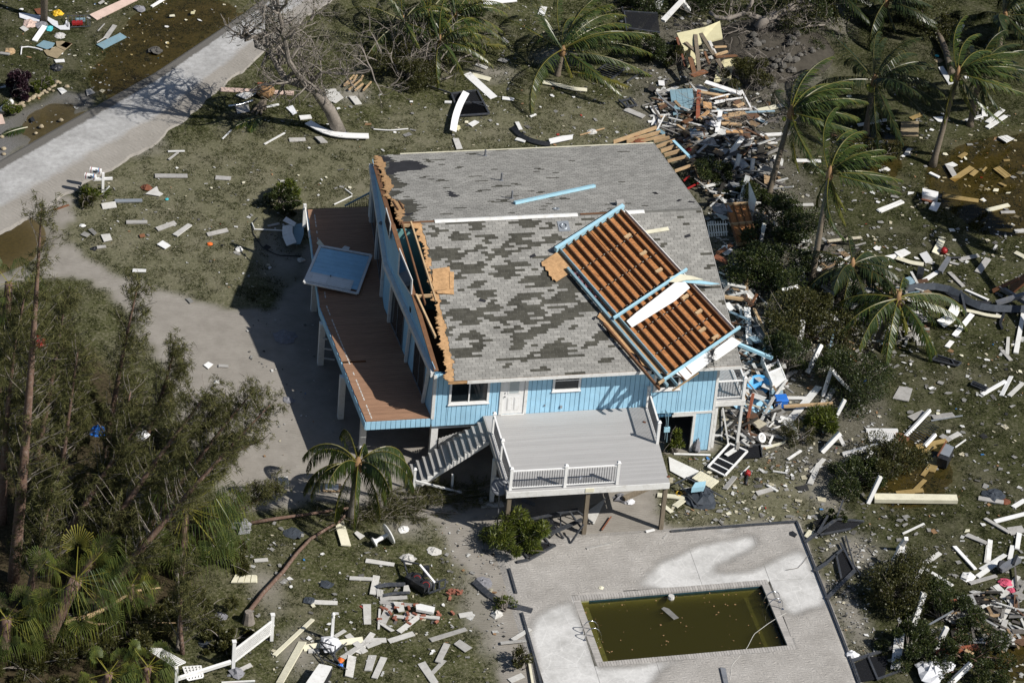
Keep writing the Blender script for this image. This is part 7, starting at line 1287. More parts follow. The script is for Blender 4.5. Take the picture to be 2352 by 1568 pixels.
for a in [('N3', 1245, 762, 1235, 1000, .2, 'redwood', 'reddish plank in the yellow wreck'), ('N3', 1455, 978, 1632, 945, .38, 'tan', 'wide tan board in the yellow wreck'), ('N3', 1430, 1040, 1600, 1045, .16, 'tan', 'tan stud in the yellow wreck'), ('N3', 1440, 1102, 1612, 1106, .22, 'plywood', 'orange stud in the yellow wreck'), ('N3', 1060, 1052, 1245, 1172, .16, 'tan', 'thin tan plank left of the blue-grey piece'), ('N3', 1255, 775, 1490, 815, .18, 'tan', 'tan stud behind the white frame'), ('N3', 1250, 1000, 1330, 935, .2, 'plywood', 'orange plank under the white frame'), ('N3', 1280, 880, 1350, 890, .5, 'plywood', 'orange plywood scrap beside the white frame'), ('N3', 1110, 1030, 1180, 1000, .25, 'rafter', 'brown plank below the blue-grey panel'), ('N3', 1440, 975, 1480, 1040, .4, 'plywood', 'orange plywood square by the white cloth'), ('N3', 1560, 900, 1620, 870, .2, 'tan', 'short tan stud inside the white frame'), ('N3', 1530, 880, 1610, 915, .1, 'tan', 'thin stud inside the white frame')]: plank(*a[:7], a[7], th=.06, z=.35, z2=.3)
for a in [('N3', 1130, 360, 1260, 480, .22, 'weathered'), ('N3', 1215, 300, 1250, 640, .2, 'weathered'), ('N3', 1260, 290, 1440, 575, .2, 'weathered'), ('N3', 1330, 350, 1420, 540, .18, 'paleboard'), ('N3', 1370, 400, 1470, 395, .14, 'tan'), ('N3', 1380, 470, 1480, 440, .12, 'tan'), ('N3', 1380, 480, 1560, 470, .2, 'rafter'), ('N3', 1170, 490, 1210, 640, .25, 'rafter'), ('N3', 1060, 320, 1130, 560, .12, 'rust'), ('N3', 1290, 440, 1330, 540, .12, 'rafter'), ('N3', 1180, 640, 1300, 600, .3, 'brownwood')]: plank(*a, 'dark wreck plank', th=.07, z=1.0, z2=.7)
for a in [('N3', 1602, 760, 1682, 912, .09), ('N3', 1380, 852, 1612, 820, .09), ('N3', 1340, 830, 1600, 765, .08), ('N3', 1350, 935, 1685, 912, .1), ('N3', 1370, 870, 1460, 850, .08)]: plank(*a, 'white_clean', 'smashed white frame bar', z=.4, z2=.4, name='frame_piece', cat='frame')
plank('N3', 1298, 690, 1602, 792, .28, 'white_clean', 'wide white plank across the wreck', z=.6, z2=.5); plank('N3', 1424, 935, 1396, 1118, .22, 'white_clean', 'white post on the white cloth', th=.15, z=.9, z2=.3, name='leaning_post', cat='post'); lump('N3', 1390, 1030, .55, 'cloth', 'white crumpled bedding in the wreck behind the roof', 'bedding', 'cloth', .1, .5, 61, 12); sheet([('N3', 832, 895), ('N3', 895, 885), ('N3', 940, 1025), ('N3', 845, 1050), ('N3', 870, 960)], 'white', 'torn white board on the lawn left of the blue-grey panel', z=.05); plank('N3', 820, 1022, 942, 1022, .14, 'white_clean', 'white strip under the torn white board'); plank('N3', 890, 1100, 962, 960, .07, 'white', 'thin white pipe behind the roof', z=.5, z2=.4, name='pipe', cat='pipe'); strip([('N3', 890, 780), ('N3', 960, 860), ('N3', 1060, 920), ('N3', 1080, 970), ('N3', 1040, 1030)], .06, 'galv', 'bent grey pipe in front of the blue-grey panel', z=.35, th=.06, name='pipe', cat='pipe')
raf = []
for u1, v1, u2, v2 in ((530, 1202, 890, 1080), (640, 1198, 922, 1118), (750, 1196, 962, 1140), (872, 1195, 1002, 1162), (890, 1242, 1045, 1185), (930, 1278, 1075, 1228), (958, 1312, 1105, 1268), (985, 1360, 1140, 1320), (1045, 1442, 1218, 1380)): plank('N3', u1, v1, u2, v2, .07, 'tan', 'fanned tan rafter', th=.14, z=.5, z2=.7, name='rafter_board', cat='rafter', grp='fan of loose rafters behind the roof')
plank('N3', 1030, 1180, 1175, 1325, .16, 'bluebeam', 'pale blue strip across the fanned rafters', z=.9, z2=.8); plank('N3', 900, 1100, 950, 1130, .2, 'bluegrey', 'short blue block at the fanned rafters\' ends', th=.15, z=.7, z2=.7); lump('N3', 740, 1180, .4, 'rust', 'dark red-brown lump on the fanned rafters', 'lump', 'scrap', .5, .5, 62); lump('N3', 1160, 1255, .14, 'red', 'small red jug beside the fanned rafters', 'jug', 'jug', .3, 1.0, 63)
plank('N3', 1700, 937, 1968, 880, .3, 'cream', 'cream board left of the palm nearest the roof peak'); plank('N3', 945, 185, 1105, 15, .25, 'white', 'white beam in the dark yard at the top', th=.14, z=.8, z2=1.2, name='beam', cat='beam'); plank('N3', 1080, 0, 1150, 95, .22, 'white', 'white beam meeting another at the top edge', th=.14, z=1.2, z2=.5, name='beam', cat='beam'); plank('N3', 845, 405, 905, 485, .38, 'white', 'ribbed white panel in the dark yard'); sheet([(905, 675), (955, 678), (960, 720), (910, 715)], 'white_clean', 'small white square panel in the dark yard', c='N3', z=.1); sheet([(875, 5), (955, 10), (920, 85), (880, 70)], 'white_clean', 'crumpled white sheet at the top edge of the dark yard', c='N3', z=.3)
cage('N3', 'dark slatted grille on the lawn beside the yellow frond', [((480, 535), (625, 585)), ((625, 585), (500, 675)), ((500, 675), (360, 622)), ((360, 622), (480, 535))] + [((480 - 120 * t, 535 + 87 * t), (625 - 125 * t, 585 + 90 * t), .04) for t in (.14, .28, .42, .57, .71, .85)], [], .06, 'blackmetal', .08)
cage('N3', 'black framework standing in the dark yard', [((640, 250, 0), (680, 390, 0)), ((620, 100, 1.2), (640, 260, 1.2)), ((620, 100, 1.2), (900, 120, 1.2)), ((640, 240, 1.0), (920, 280, .9)), ((740, 400), (920, 320)), ((800, 590), (640, 690)), ((600, 60, 1.4), (620, 230, .2))], [[(620, 100, 1.2), (900, 120, 1.2), (920, 280, .9), (640, 245, 1.0)]], .06)
# ---- far lawn behind the house and by the road
strip([('N2', 600, 888), ('N2', 680, 935), ('N2', 745, 968), ('N2', 860, 985), ('N2', 1040, 988)], .42, 'white_clean', 'bent white gutter at the foot of the bare broad tree', z=.15, th=.05, name='gutter', cat='gutter'); strip([('N2', 1075, 937), ('N2', 1190, 946), ('N2', 1326, 934)], .06, 'white', 'thin white strip right of the bent gutter', name='trim_strip'); strip([('N2', 1650, 950), ('N2', 1665, 850), ('N2', 1700, 750), ('N2', 1745, 670)], .34, 'white_clean', 'white torn strip draped over the black screen panel', z=.25, tilt=.3); lump('N2', 1675, 925, .25, 'yellowwall', 'pale yellow scrap at the end of the torn strip', 'scrap', 'scrap', 0, .4, 71)
for a in [('N2', 1750, 535, 1945, 712, .42, 'white_clean', 'wide white board'), ('N2', 1785, 545, 1918, 582, .3, 'cream', 'cream board behind the wide white one'), ('N2', 540, 857, 624, 850, .34, 'white', 'short white board'), ('N2', 465, 1016, 582, 1012, .28, 'greyboard', 'grey board'), ('N2', 672, 995, 716, 1040, .4, 'greyboard', 'short grey board'), ('N2', 285, 1046, 432, 967, .1, 'white', 'thin white strip'), ('N2', -30, 648, 498, 684, .3, 'pinkboard', 'long pinkish board behind the fallen palm head'), ('N2', 235, 605, 440, 612, .11, 'redwood', 'thin red-brown strip'), ('N2', 245, 640, 320, 620, .1, 'white', 'small white strip'), ('N2', 1868, 24, 2108, 2, .4, 'white_clean', 'wide white board at the top edge'), ('N2', 2105, 1008, 2172, 1030, .26, 'white', 'short white board behind the roof'), ('N2', 2208, 848, 2250, 832, .12, 'white', 'tiny white strip'), ('N2', 300, 778, 390, 762, .14, 'white', 'patterned white strip'), ('N2', 1815, 470, 1895, 500, .22, 'paleboard', 'pale board'), ('N2', 920, 700, 965, 760, .4, 'paleboard', 'pale square board'), ('N2', 1590, 745, 1640, 750, .16, 'white', 'little white board'), ('N2', 2005, 280, 2045, 315, .2, 'greyboard', 'dark little board'),
          ('A', 1068, 208, 1560, -20, .55, 'pinkboard', 'long ribbed pinkish board'), ('A', 1738, 78, 1895, -10, .16, 'white_clean', 'white board at the top edge'), ('A', 395, 480, 512, 312, .28, 'white_clean', 'white board by the utility pole'), ('A', 1210, 442, 1318, 298, .24, 'greyboard', 'grey board near the puddle'), ('A', 1122, 362, 1200, 282, .06, 'greyboard', 'thin grey stick'), ('A', 1145, 540, 1415, 408, .5, 'bluegrey', 'dark glassy panel strip at the puddle edge'), ('A', 1112, 490, 1210, 432, .05, 'paleboard', 'thin pale stick'), ('A', 1135, 52, 1190, 25, .15, 'greyboard', 'small grey stick'), ('A', 0, 615, 110, 640, .18, 'greyboard', 'grey board at the left edge'),
          ('L1', 990, 373, 1155, 375, .28, 'greyboard', 'grey board on the front lawn'), ('L1', 1230, 430, 1375, 380, .28, 'greyboard', 'grey tilted board on the front lawn'), ('L1', 1372, 480, 1490, 400, .3, 'paleboard', 'speckled pale board on the front lawn'), ('L1', 1625, 472, 1785, 440, .24, 'greyboard', 'long thin grey board on the front lawn'), ('L1', 1040, 752, 1145, 758, .28, 'white', 'cracked white board at the lawn edge'), ('L1', 900, 208, 1115, 205, .26, 'galv', 'crushed grey gutter by the mailboxes'), ('L1', 1215, 10, 1470, 12, .34, 'greyboard', 'long grey board behind the mailboxes'), ('L1', 1690, 25, 1810, 38, .28, 'greyboard', 'grey board pair'), ('L1', 425, 275, 540, 240, .14, 'brownwood', 'brown stick by the drive puddle'), ('L1', 800, 250, 910, 240, .4, 'paleboard', 'pale slab by the crushed gutter'), ('L1', 760, 570, 830, 565, .2, 'greyboard', 'small grey board'), ('L1', 2100, 405, 2190, 385, .15, 'greyboard', 'grey strip by the side deck'), ('N1', 1405, 1270, 1545, 1270, .12, 'white', 'small white stick'), ('N1', 1410, 1340, 1490, 1280, .1, 'greyboard', 'small grey stick'), ('N1', 1860, 1165, 1935, 1100, .08, 'white', 'thin white stick')]: plank(*a[:7], a[7])
for c_, pts, m, lab in (('N2', [(2008, 700), (2095, 712), (2088, 732), (2006, 722)], 'white', 'white square sheet on the far lawn'), ('N2', [(1758, 898), (1808, 872), (1840, 888), (1790, 920)], 'white', 'curled white sheet below the black screen panel'), ('N2', [(1648, 1005), (1690, 1003), (1720, 1078), (1676, 1083)], 'paleboard', 'pale slab just behind the roof ridge'), ('N2', [(2285, 48), (2332, 55), (2310, 118), (2262, 105)], 'white', 'white sheet left of the big low palm'), ('N2', [(720, 650), (800, 645), (858, 710), (800, 750), (745, 730)], 'paleboard', 'crumpled grey-white sheet beside the bare broad tree'), ('N2', [(440, 780), (490, 765), (522, 820), (490, 830)], 'cloth', 'white bent sheet behind the fallen palm head'), ('N2', [(75, 770), (170, 760), (180, 810), (90, 825)], 'greyboard', 'grey panel beneath the chrome rail'),
                        ('A', [(225, 325), (268, 300), (330, 340), (285, 368)], 'paleboard', 'white picture-like panel left of the utility pole'), ('A', [(415, 530), (500, 468), (630, 500), (575, 585)], 'bluegrey', 'slate-blue sheet below the utility pole'), ('A', [(500, 585), (640, 540), (740, 590), (650, 678), (540, 640)], 'carpet', 'tan folded carpet below the slate-blue sheet'), ('A', [(640, 480), (720, 475), (830, 510), (740, 585), (650, 540)], 'carpet', 'brown folded carpet right of the slate-blue sheet'), ('A', [(690, 530), (750, 485), (825, 505), (760, 560)], 'rust', 'salmon lining on the folded carpet'), ('A', [(390, 110), (485, 95), (480, 175), (430, 165)], 'rust', 'rust-coloured sheet behind the utility pole'), ('A', [(218, 150), (310, 160), (470, 185), (450, 250), (330, 240), (225, 205)], 'cloth', 'white draped tarp left of the utility pole'), ('A', [(535, 190), (640, 245), (660, 250), (670, 300), (740, 295), (760, 235), (800, 270), (800, 345), (690, 345), (600, 290), (545, 240)], 'cloth', 'white torn tarp with a hole right of the utility pole'), ('A', [(620, 690), (735, 682), (745, 715), (640, 722)], 'white', 'white flat piece below the folded carpet'), ('A', [(655, 1020), (710, 1010), (770, 1050), (710, 1085)], 'white', 'white torn sheet at the end of the edging stones'), ('A', [(-10, 1300), (15, 1290), (60, 1420), (-10, 1432)], 'pinkboard', 'pinkish board at the left edge by the road'), ('A', [(985, 1035), (1040, 1020), (1090, 1070), (1000, 1100)], 'greyboard', 'flat grey piece by the gravel puddle'), ('A', [(345, 1365), (375, 1340), (405, 1390), (360, 1400)], 'black', 'black scrap on the gravel'), ('A', [(1945, 178), (2000, 170), (2008, 192), (1945, 195)], 'cream', 'cream scrap floating in the road puddle'), ('A', [(2190, 140), (2240, 130), (2230, 165), (2188, 165)], 'yellowwall', 'yellow scrap floating in the road puddle'),
                        ('L1', [(1230, 545), (1275, 515), (1338, 555), (1295, 582)], 'white_clean', 'plain white tile on the front lawn'), ('L1', [(790, 470), (860, 462), (880, 510), (815, 525)], 'paleboard', 'mottled pale slab on the front lawn'), ('L1', [(630, 470), (660, 445), (710, 465), (680, 490)], 'shinglescrap', 'grey shingle strip pair near the drive'), ('L1', [(690, 430), (720, 418), (760, 455), (740, 475)], 'shinglescrap', 'lighter shingle strip near the drive'), ('L1', [(1140, 150), (1230, 90), (1245, 130), (1280, 150), (1250, 168)], 'paleboard', 'pale torn panel right of the mailboxes'), ('L1', [(1090, 470), (1130, 460), (1140, 485), (1100, 492)], 'brownwood', 'maroon tile on the front lawn'), ('L1', [(1595, 1490), (1632, 1465), (1672, 1485), (1632, 1520)], 'white_clean', 'white tray lying on the sand drive'), ('L1', [(1715, 1485), (1790, 1488), (1792, 1508), (1712, 1506)], 'greyboard', 'flat brown-grey tray beside the white one on the drive'), ('L1', [(1455, 970), (1490, 965), (1520, 995), (1490, 1008)], 'shinglescrap', 'grey stone-like flat piece at the lawn edge'), ('L1', [(2195, 45), (2240, 42), (2235, 72), (2195, 78)], 'paleboard', 'pale square behind the dark front-lawn shrub'), ('L1', [(2100, 728), (2115, 715), (2130, 725), (2112, 742)], 'paleboard', 'little pale tile in the house shadow')):
    sheet(pts, m, lab, c=c_, z=.04)
for k, (u1, v1, u2, v2) in enumerate(((865, 620, 935, 550), (920, 610, 955, 548), (980, 590, 1000, 550), (1000, 660, 1058, 595), (895, 655, 985, 580), (940, 660, 1000, 610), (860, 625, 920, 600))): plank('N2', u1, v1, u2, v2, .08, 'tan', 'tan pallet slat', th=.05, z=.1, z2=.25, grp='slats of the broken pallet')
strip([('N2', 2080, 920), ('N2', 2140, 985), ('N2', 2240, 1030), ('N2', 2352, 1045)], .25, 'black', 'black bent gutter behind the roof', z=.12, tilt=.5, name='gutter', cat='gutter'); strip([('N2', 2112, 885), ('N2', 2140, 940)], .2, 'white', 'white strip at the end of the black bent gutter'); sheet([('N3', -10, 1165), ('N3', 100, 1140), ('N3', 192, 1130), ('N3', 188, 1165), ('N3', 0, 1205)], 'white_clean', 'broad white sheet beside the black bent gutter', z=.12); strip([('N3', -60, 690), ('N3', 60, 710), ('N3', 180, 745), ('N3', 310, 755)], .3, 'cream', 'cream bowed siding strip in front of the big low palm', z=.08); plank('N3', 250, 1135, 455, 1080, .05, 'tan', 'thin tan stick behind the roof'); lump('N3', 348, 1105, .25, 'paleboard', 'pale crumpled bag on the thin tan stick', 'bag', 'bag', 0, .5, 72)
# fallen palm head and chrome rail by the road
q0 = G('N2', 285, 690); ph = empty('fallen_palm_head', q0, 'brown fibrous head of a fallen palm by the road, grey stems below', 'palm debris'); MB().lathe([(.2, 0), (.42, .15), (.48, .4), (.3, .65), (.05, .75)], q0, (.1, -.2, 1), 10).build('fiber_ball', 'dryfiber', ph, True)
for k, (u, v) in enumerate(((190, 820), (225, 835), (260, 830), (290, 800))): MB().tube([G('N2', 270 + k * 6, 730, .3), G('N2', u, v, .08)], [.1, .05], 6).build('stem', 'palmbark', ph)
reg(MB().tube([G('N2', u, v, .15) for u, v in ((25, 770), (60, 765), (120, 755), (180, 735), (215, 725))], .06, 8).build('chrome_rail', 'chrome', None, True), 'shiny chrome bumper beside the fallen palm head', 'bumper'); ribbed('N2', [(80, 690), (150, 668), (225, 680), (150, 720)], 8, 'white', 'black and white slatted blind beside the fallen palm head', z=.1, name='blind', cat='blind')
# utility pole, mailboxes
q0 = G('A', 505, 235); up_ = empty('utility_pole', q0, 'dark brown wooden utility pole at the upper left', 'pole'); MB().tube([q0 - [0, 0, .1], q0 + [0, 0, 4], q0 + [.05, 0, 9]], [.19, .17, .14], 12).build('shaft', 'palmbark', up_, True); MB().box(q0 + [-.9, -.06, 8.2], q0 + [.9, .06, 8.35]).build('crossarm', 'brownwood', up_)
q0 = G('L1', 805, 155); ml = empty('mailboxes', q0, 'pair of white mailboxes with red stripes on one white post', 'mailbox'); MB().box(q0 + [-.06, -.06, -.05], q0 + [.06, .06, 1.25]).build('post', 'white_clean', ml); MB().box(q0 + [-.5, -.05, .85], q0 + [.45, .05, .97]).build('arm', 'white_clean', ml); MB().bar(q0 + [.3, 0, .5], q0 + [.05, 0, .2], .05, .08, (0, -1, 0)).build('brace', 'white_clean', ml)
for off_, nm in ((np.array([-.35, -.1, .98]), 1), (np.array([-.05, .35, 1.0]), 2)):
    b = MB(); prof = [(-.11, 0), (.11, 0), (.11, .14)] + [(.11 * math.cos(a), .14 + .11 * math.sin(a)) for a in np.linspace(0, math.pi, 9)[1:-1]] + [(-.11, .14)]; ax = unit([-.85, .35, 0]); sd = unit(np.cross(ax, (0, 0, 1))); P = [q0 + off_ + sd * x + np.array([0, 0, z_]) for x, z_ in prof]; b.prism(P, .55, ax); bx_ = b.build('box', 'white_clean', ml)
    for t in (.06, .46): MB().prism([q0 + off_ + sd * x * 1.03 + np.array([0, 0, z_ * 1.02]) + ax * t for x, z_ in prof], .03, ax).build('stripe', 'red', bx_)
    MB().bar(q0 + off_ + sd * -.118 + ax * .2 + np.array([0, 0, .06]), q0 + off_ + sd * -.118 + ax * .36 + np.array([0, 0, .06]), .004, .1).build('name_plate', 'black', bx_); MB().box(q0 + off_ + sd * -.13 + ax * .1 + np.array([-.01, -.01, .15]), q0 + off_ + sd * -.13 + ax * .1 + np.array([.02, .02, .36])).build('flag', 'skyplastic', bx_)
lump('A', 648, 788, .3, 'black', 'black domed float on grass above the purple bush', 'float', 'float', 0, .8, 81, 12); lump('A', 660, 160, .28, 'yellow', 'bright yellow toy right of the utility pole', 'toy', 'toy', 0, .8, 82); lump('A', 345, 275, .4, 'pinkboard', 'pinkish rag left of the pole foot', 'rag', 'cloth', 0, .3, 83); lump('A', 470, 290, .35, 'greycloth', 'grey rag at the pole foot', 'rag', 'cloth', 0, .3, 84); lump('A', 565, 330, .25, 'tealplastic', 'pale green coiled net at the pole foot', 'net', 'net', 0, .5, 85); lump('A', 1600, 105, .3, 'greycloth', 'grey bag near the top of the road puddle', 'bag', 'bag', 0, .5, 86); lump('A', 1790, 580, .35, 'greystone', 'pale rock at the road edge', 'rock', 'rock', 0, .5, 87); lump('A', 680, 410, .3, 'paleboard', 'cream crumpled paper below the torn tarp', 'paper', 'paper', 0, .3, 88); lump('A', 110, 590, .3, 'tan', 'brown torn paper at the left edge', 'paper', 'paper', 0, .4, 89)
q0 = G('A', 890, 285); gr = empty('shopping_basket', q0, 'tangled wire rack with red and white wrappers right of the torn tarp', 'rack'); 
for k in range(6): MB().tube([q0 + [-.5 + k * .2, -.3, .05], q0 + [-.45 + k * .2, .3, .35]], .012, 4).build('wire', 'chrome', gr)
MB().tube([q0 + [-.55, -.32, .05], q0 + [.6, -.32, .08], q0 + [.65, .3, .35], q0 + [-.5, .32, .35], q0 + [-.55, -.32, .05]], .018, 5).build('rim', 'chrome', gr); MB().box(q0 + [-.3, -.15, .06], q0 + [.25, .1, .2]).build('wrapper', 'red', gr); MB().box(q0 + [-.1, .12, .1], q0 + [.4, .25, .25]).build('wrapper', 'bluegrey', gr)
reg(MB().tube([G('A', 10, 1275, .15), G('A', 65, 1225, .18), G('A', 130, 1165, .18)], [.16, .17, .15], 12).build('rolled_flotation', 'white_clean', None, True), 'white float roll with red bands at the left edge', 'float'); 
for t in (.3, .75): p = G('A', 10, 1275, .16) * (1 - t) + G('A', 130, 1165, .19) * t; 
reg(MB().tube([G('A', u, v, .06) for u, v in ((240, 625), (248, 545), (320, 538), (400, 550), (485, 575))], .035, 6).build('bent_pipe', 'white_clean'), 'bent white pipe left of the slate-blue sheet', 'pipe')
lump('L1', 1645, 542, .14, 'orange', 'bright orange scrap on the front lawn', 'scrap', 'scrap', 0, .6, 91); lump('L1', 1875, 588, .2, 'white', 'white torn carton on the front lawn', 'carton', 'carton', 0, .7, 92, 6); lump('L1', 648, 398, .14, 'white', 'round white scrap near the drive', 'scrap', 'scrap', 0, .5, 93); lump('L1', 1310, 190, .1, 'tealplastic', 'teal ring right of the mailboxes', 'ring', 'ring', 0, .4, 94); lump('L1', 1150, 105, .28, 'rust', 'reddish leafy clump right of the mailboxes', 'clump', 'plant debris', 0, .5, 95); lump('L1', 735, 580, .16, 'black', 'black bag on the front lawn', 'bag', 'bag', 0, .6, 96); lump('L1', 2240, 1270, .55, 'greycloth', 'crumpled clear plastic in the house shadow', 'plastic_sheet', 'sheet', 0, .2, 97, 12); lump('L2', 2260, 590, .3, 'greycloth', 'small dark heap in the house shadow', 'heap', 'scrap', 0, .25, 98); lump('L2', 1700, 448, .12, 'white', 'white cup on the sand drive', 'cup', 'cup', 0, 1, 99); lump('L2', 770, 840, .35, 'blueplastic', 'blue tarp scrap caught in the thicket', 'tarp', 'tarp', .8, 1.0, 100); lump('L2', 1115, 865, .3, 'cloth', 'white plastic caught in the thicket', 'plastic_sheet', 'sheet', .8, 1.0, 101); lump('L2', 300, 135, .35, 'red', 'dark red cloth caught in the thicket', 'cloth', 'cloth', 1.4, 1.0, 102); lump('L2', 70, 860, .4, 'white', 'white object deep in the thicket\'s left edge', 'appliance', 'scrap', .3, 1.0, 103); boxthing('tray', 'white-topped wooden tray on the drive behind the queen palm', 'tray', [G('L4', u, v, 0) for u, v in ((35, 905), (145, 905), (132, 815), (32, 818))], .12, 'paleboard'); Qm = [G('L4', u, v, .04) for u, v in ((500, 955), (685, 960), (690, 880), (505, 872))]; mt = MB().prism(Qm, .05).build('framed_board', 'tan'); reg(mt, 'tan-framed white board on the drive behind the queen palm', 'board'); cm = sum(Qm) / 4; MB().prism([cm + (q_ - cm) * .74 + [0, 0, .051] for q_ in Qm], .01).build('face', 'white', mt)
# beside the side deck
sheet([('1', 70, 860), ('1', 100, 825), ('1', 190, 880), ('1', 170, 910)], 'white', 'white curved panel beside the side deck, uppermost', z=.5); strip([('1', 115, 900), ('1', 110, 980), ('1', 150, 1070)], .5, 'white', 'white curled siding beside the side deck', z=.4, tilt=.3); strip([('1', 205, 890), ('1', 215, 980), ('1', 180, 1070)], .5, 'bluegrey', 'grey-green curled siding beside the side deck', z=.35, tilt=.2); reg(MB().tube([G('L1', 1975, 375, .06), G('L1', 1995, 425, .06), G('L1', 2120, 430, .1), G('L1', 2245, 437, .15)], .035, 6).build('pipe', 'white'), 'thin white pipe bent on the lawn beside the side deck', 'pipe'); lump('1', 235, 1215, .2, 'paleboard', 'pale broken lamp on sand beside the side deck', 'lamp', 'scrap', 0, .7, 104); reg(MB().tube(resample([G('L1', u, v, .03) for u, v in ((2020, 335), (1975, 380), (1985, 460), (2060, 570), (2180, 630), (2360, 635))], 20), .025, 5).build('hose', 'black'), 'black hose curving on sand beside the side deck', 'hose'); plank('1', 530, 715, 690, 640, .05, 'white_clean', 'thin white strip behind the side deck, lower half', z=.05, z2=.05, name='trim_strip', cat='strip'); plank('1', 690, 625, 625, 575, .05, 'white_clean', 'thin white strip behind the side deck, upper half', z=.05, z2=.05, name='trim_strip', cat='strip')
# wall panel with a door, thrown on the side deck
Q = [G('1', u, v, z_) for u, v, z_ in ((405, 1082, 3.15), (862, 1166, 2.95), (737, 1508, 2.80), (262, 1408, 3.05))]; wp_ = empty('thrown_wall', sum(Q) / 4 - np.array([0, 0, .2]), 'blue wall panel with white door, thrown flat across the side deck', 'wall panel')
nq = unit(np.cross(Q[1] - Q[0], Q[3] - Q[0])); nq = nq if nq[2] > 0 else -nq
def w4(s_, t_, h=0): return Q[0] * (1 - s_) * (1 - t_) + Q[1] * s_ * (1 - t_) + Q[2] * s_ * t_ + Q[3] * (1 - s_) * t_ + nq * h
for k in range(9): s0, s1 = .045 + .91 * k / 9 + .002, .045 + .91 * (k + 1) / 9 - .002; MB().prism([w4(.03, s0 * .95, -.04), w4(.97, s0 * .95, -.04), w4(.97, s1 * .95, -.04), w4(.03, s1 * .95, -.04)], .04, nq).build('siding_board', 'blue', wp_)
MB().prism([w4(0, 0, -.10), w4(1, 0, -.10), w4(1, 1, -.10), w4(0, 1, -.10)], .055, nq).build('frame', 'rafter', wp_)
for a_, b_ in (((0, 0), (1, 0)), ((1, 0), (1, 1)), ((1, 1), (0, 1)), ((0, 1), (0, 0))): MB().bar(w4(*a_, -.04), w4(*b_, -.04), .12, .06, nq).build('border', 'white', wp_)
dd_ = MB().prism([w4(.02, .72, .002), w4(.86, .72, .002), w4(.86, .97, .002), w4(.02, .97, .002)], .035, nq).build('door', 'white', wp_); MB().prism([w4(.10, .76, .038), w4(.38, .76, .038), w4(.38, .93, .038), w4(.10, .93, .038)], .008, nq).build('door_panel', 'white_clean', dd_); MB().prism([w4(.45, .76, .038), w4(.82, .76, .038), w4(.82, .93, .038), w4(.45, .93, .038)], .008, nq).build('door_panel', 'white_clean', dd_); MB().lathe([(.03, 0), (.04, .06)], w4(.42, .74, .037), nq, 8).build('knob', 'greymetal', dd_)
sheet([('1', 372, 1060), ('1', 395, 1025), ('1', 440, 1080), ('1', 410, 1100)], 'cream', 'cream scrap behind the thrown wall panel', z=FL + .02); sheet([('1', 598, 1108), ('1', 625, 1085), ('1', 672, 1100), ('1', 655, 1125)], 'white', 'white scrap behind the thrown wall panel', z=FL + .02)
# loose things on the roof
p1 = onN('2', 330, 662, .02); p2 = onN('2', 1000, 518, .02); reg(MB().bar(p1, p2, .17, .12, nN).build('beam', 'bluebeam'), 'light blue beam lying alone on the far roof slope', 'beam'); p1 = onS('2', 1390, 906, .03); p2 = onS('2', 1618, 868, .03); reg(MB().bar(p1, p2, .2, .03, nS).build('trim_strip', 'cream'), 'cream strip on the roof right of the overturned section', 'strip')
for c_, u, v, f_, n_ in (('2', 1510, 572, onN, nN), ('2', 1705, 632, onN, nN), ('2', 1812, 645, onN, nN), ('2', 1775, 928, onS, nS), ('2', 480, 1095, onS, nS), ('3', 1860, 230, onS, nS), ('2', 1510, 572, onN, nN)):
    q = f_(c_, u, v, .015); a_ = random.random() * 6; d1 = np.array([math.cos(a_), math.sin(a_), 0]); d1 -= n_ * np.dot(d1, n_); d2 = np.cross(n_, d1); reg(MB().prism([q + d1 * .16 + d2 * .07, q - d1 * .14 + d2 * .09, q - d1 * .17 - d2 * .08, q + d1 * .12 - d2 * .06], .012, n_).build('shingle_scrap', 'felt'), 'loose black shingle scrap', 'shingle')
p1 = onS('H', 345, 45, .3); reg(MB().prism([onS('H', u, v, .35) for u, v in ((345, 52), (420, 40), (622, 72), (560, 78), (410, 66))], .03, nS).build('torn_fascia', 'bluebeam'), 'light blue torn fascia pointing right from the overturned roof', 'fascia'); reg(MB().prism([onS('H', u, v, .42) for u, v in ((280, 60), (300, 25), (360, 8), (440, 22), (515, 45), (400, 48), (330, 62))], .03, nS).build('torn_fascia', 'cream'), 'cream torn fascia above the blue one', 'fascia')
p1 = onS('H', 312, 768, .0); reg(MB().bar(onaxis('H', 312, 772, 1, -.9), onaxis('H', 485, 655, 1, -.8), .07, .05).build('splinter', 'tan'), 'long tan splinter hanging below the overturned roof corner', 'splinter')
# satellite dish at the deck post
q0 = onaxis('4', 782, 1072, 1, -5.0); sd_ = empty('satellite_dish', G('4', 800, 1210), 'grey satellite dish mounted beside the deck\'s left corner post', 'satellite dish'); MB().lathe([(.02, -.06), (.25, -.03), (.38, .05), (.385, .06), (.25, -.01), (.02, -.04)], q0, (-.2, -.8, .7), 20).build('dish', 'greymetal', sd_, True); MB().tube([q0 + [-.02, -.1, -.2], onaxis('4', 745, 1040, 1, -5.3)], .02, 6).build('arm', 'galv', sd_); MB().tube([q0 + [0, .1, 0], q0 + [.05, .15, -.6], np.array([q0[0] + .1, q0[1] + .2, 0])], .03, 6).build('mast', 'greymetal', sd_)
sheet([('4', 1410, 990), ('4', 1430, 985), ('4', 1425, 1015), ('4', 1405, 1018)], 'cloth', 'crumpled white paper on the grey deck', z=GZ + .01); lump('4', 1915, 565, .08, 'rust', 'brown leaf scrap at the grey deck\'s far rail', 'leaf_scrap', 'scrap', GZ, .3, 105); lump('4', 2105, 990, .08, 'rust', 'brown leaf scrap at the grey deck\'s near right corner', 'leaf_scrap', 'scrap', GZ, .4, 106)
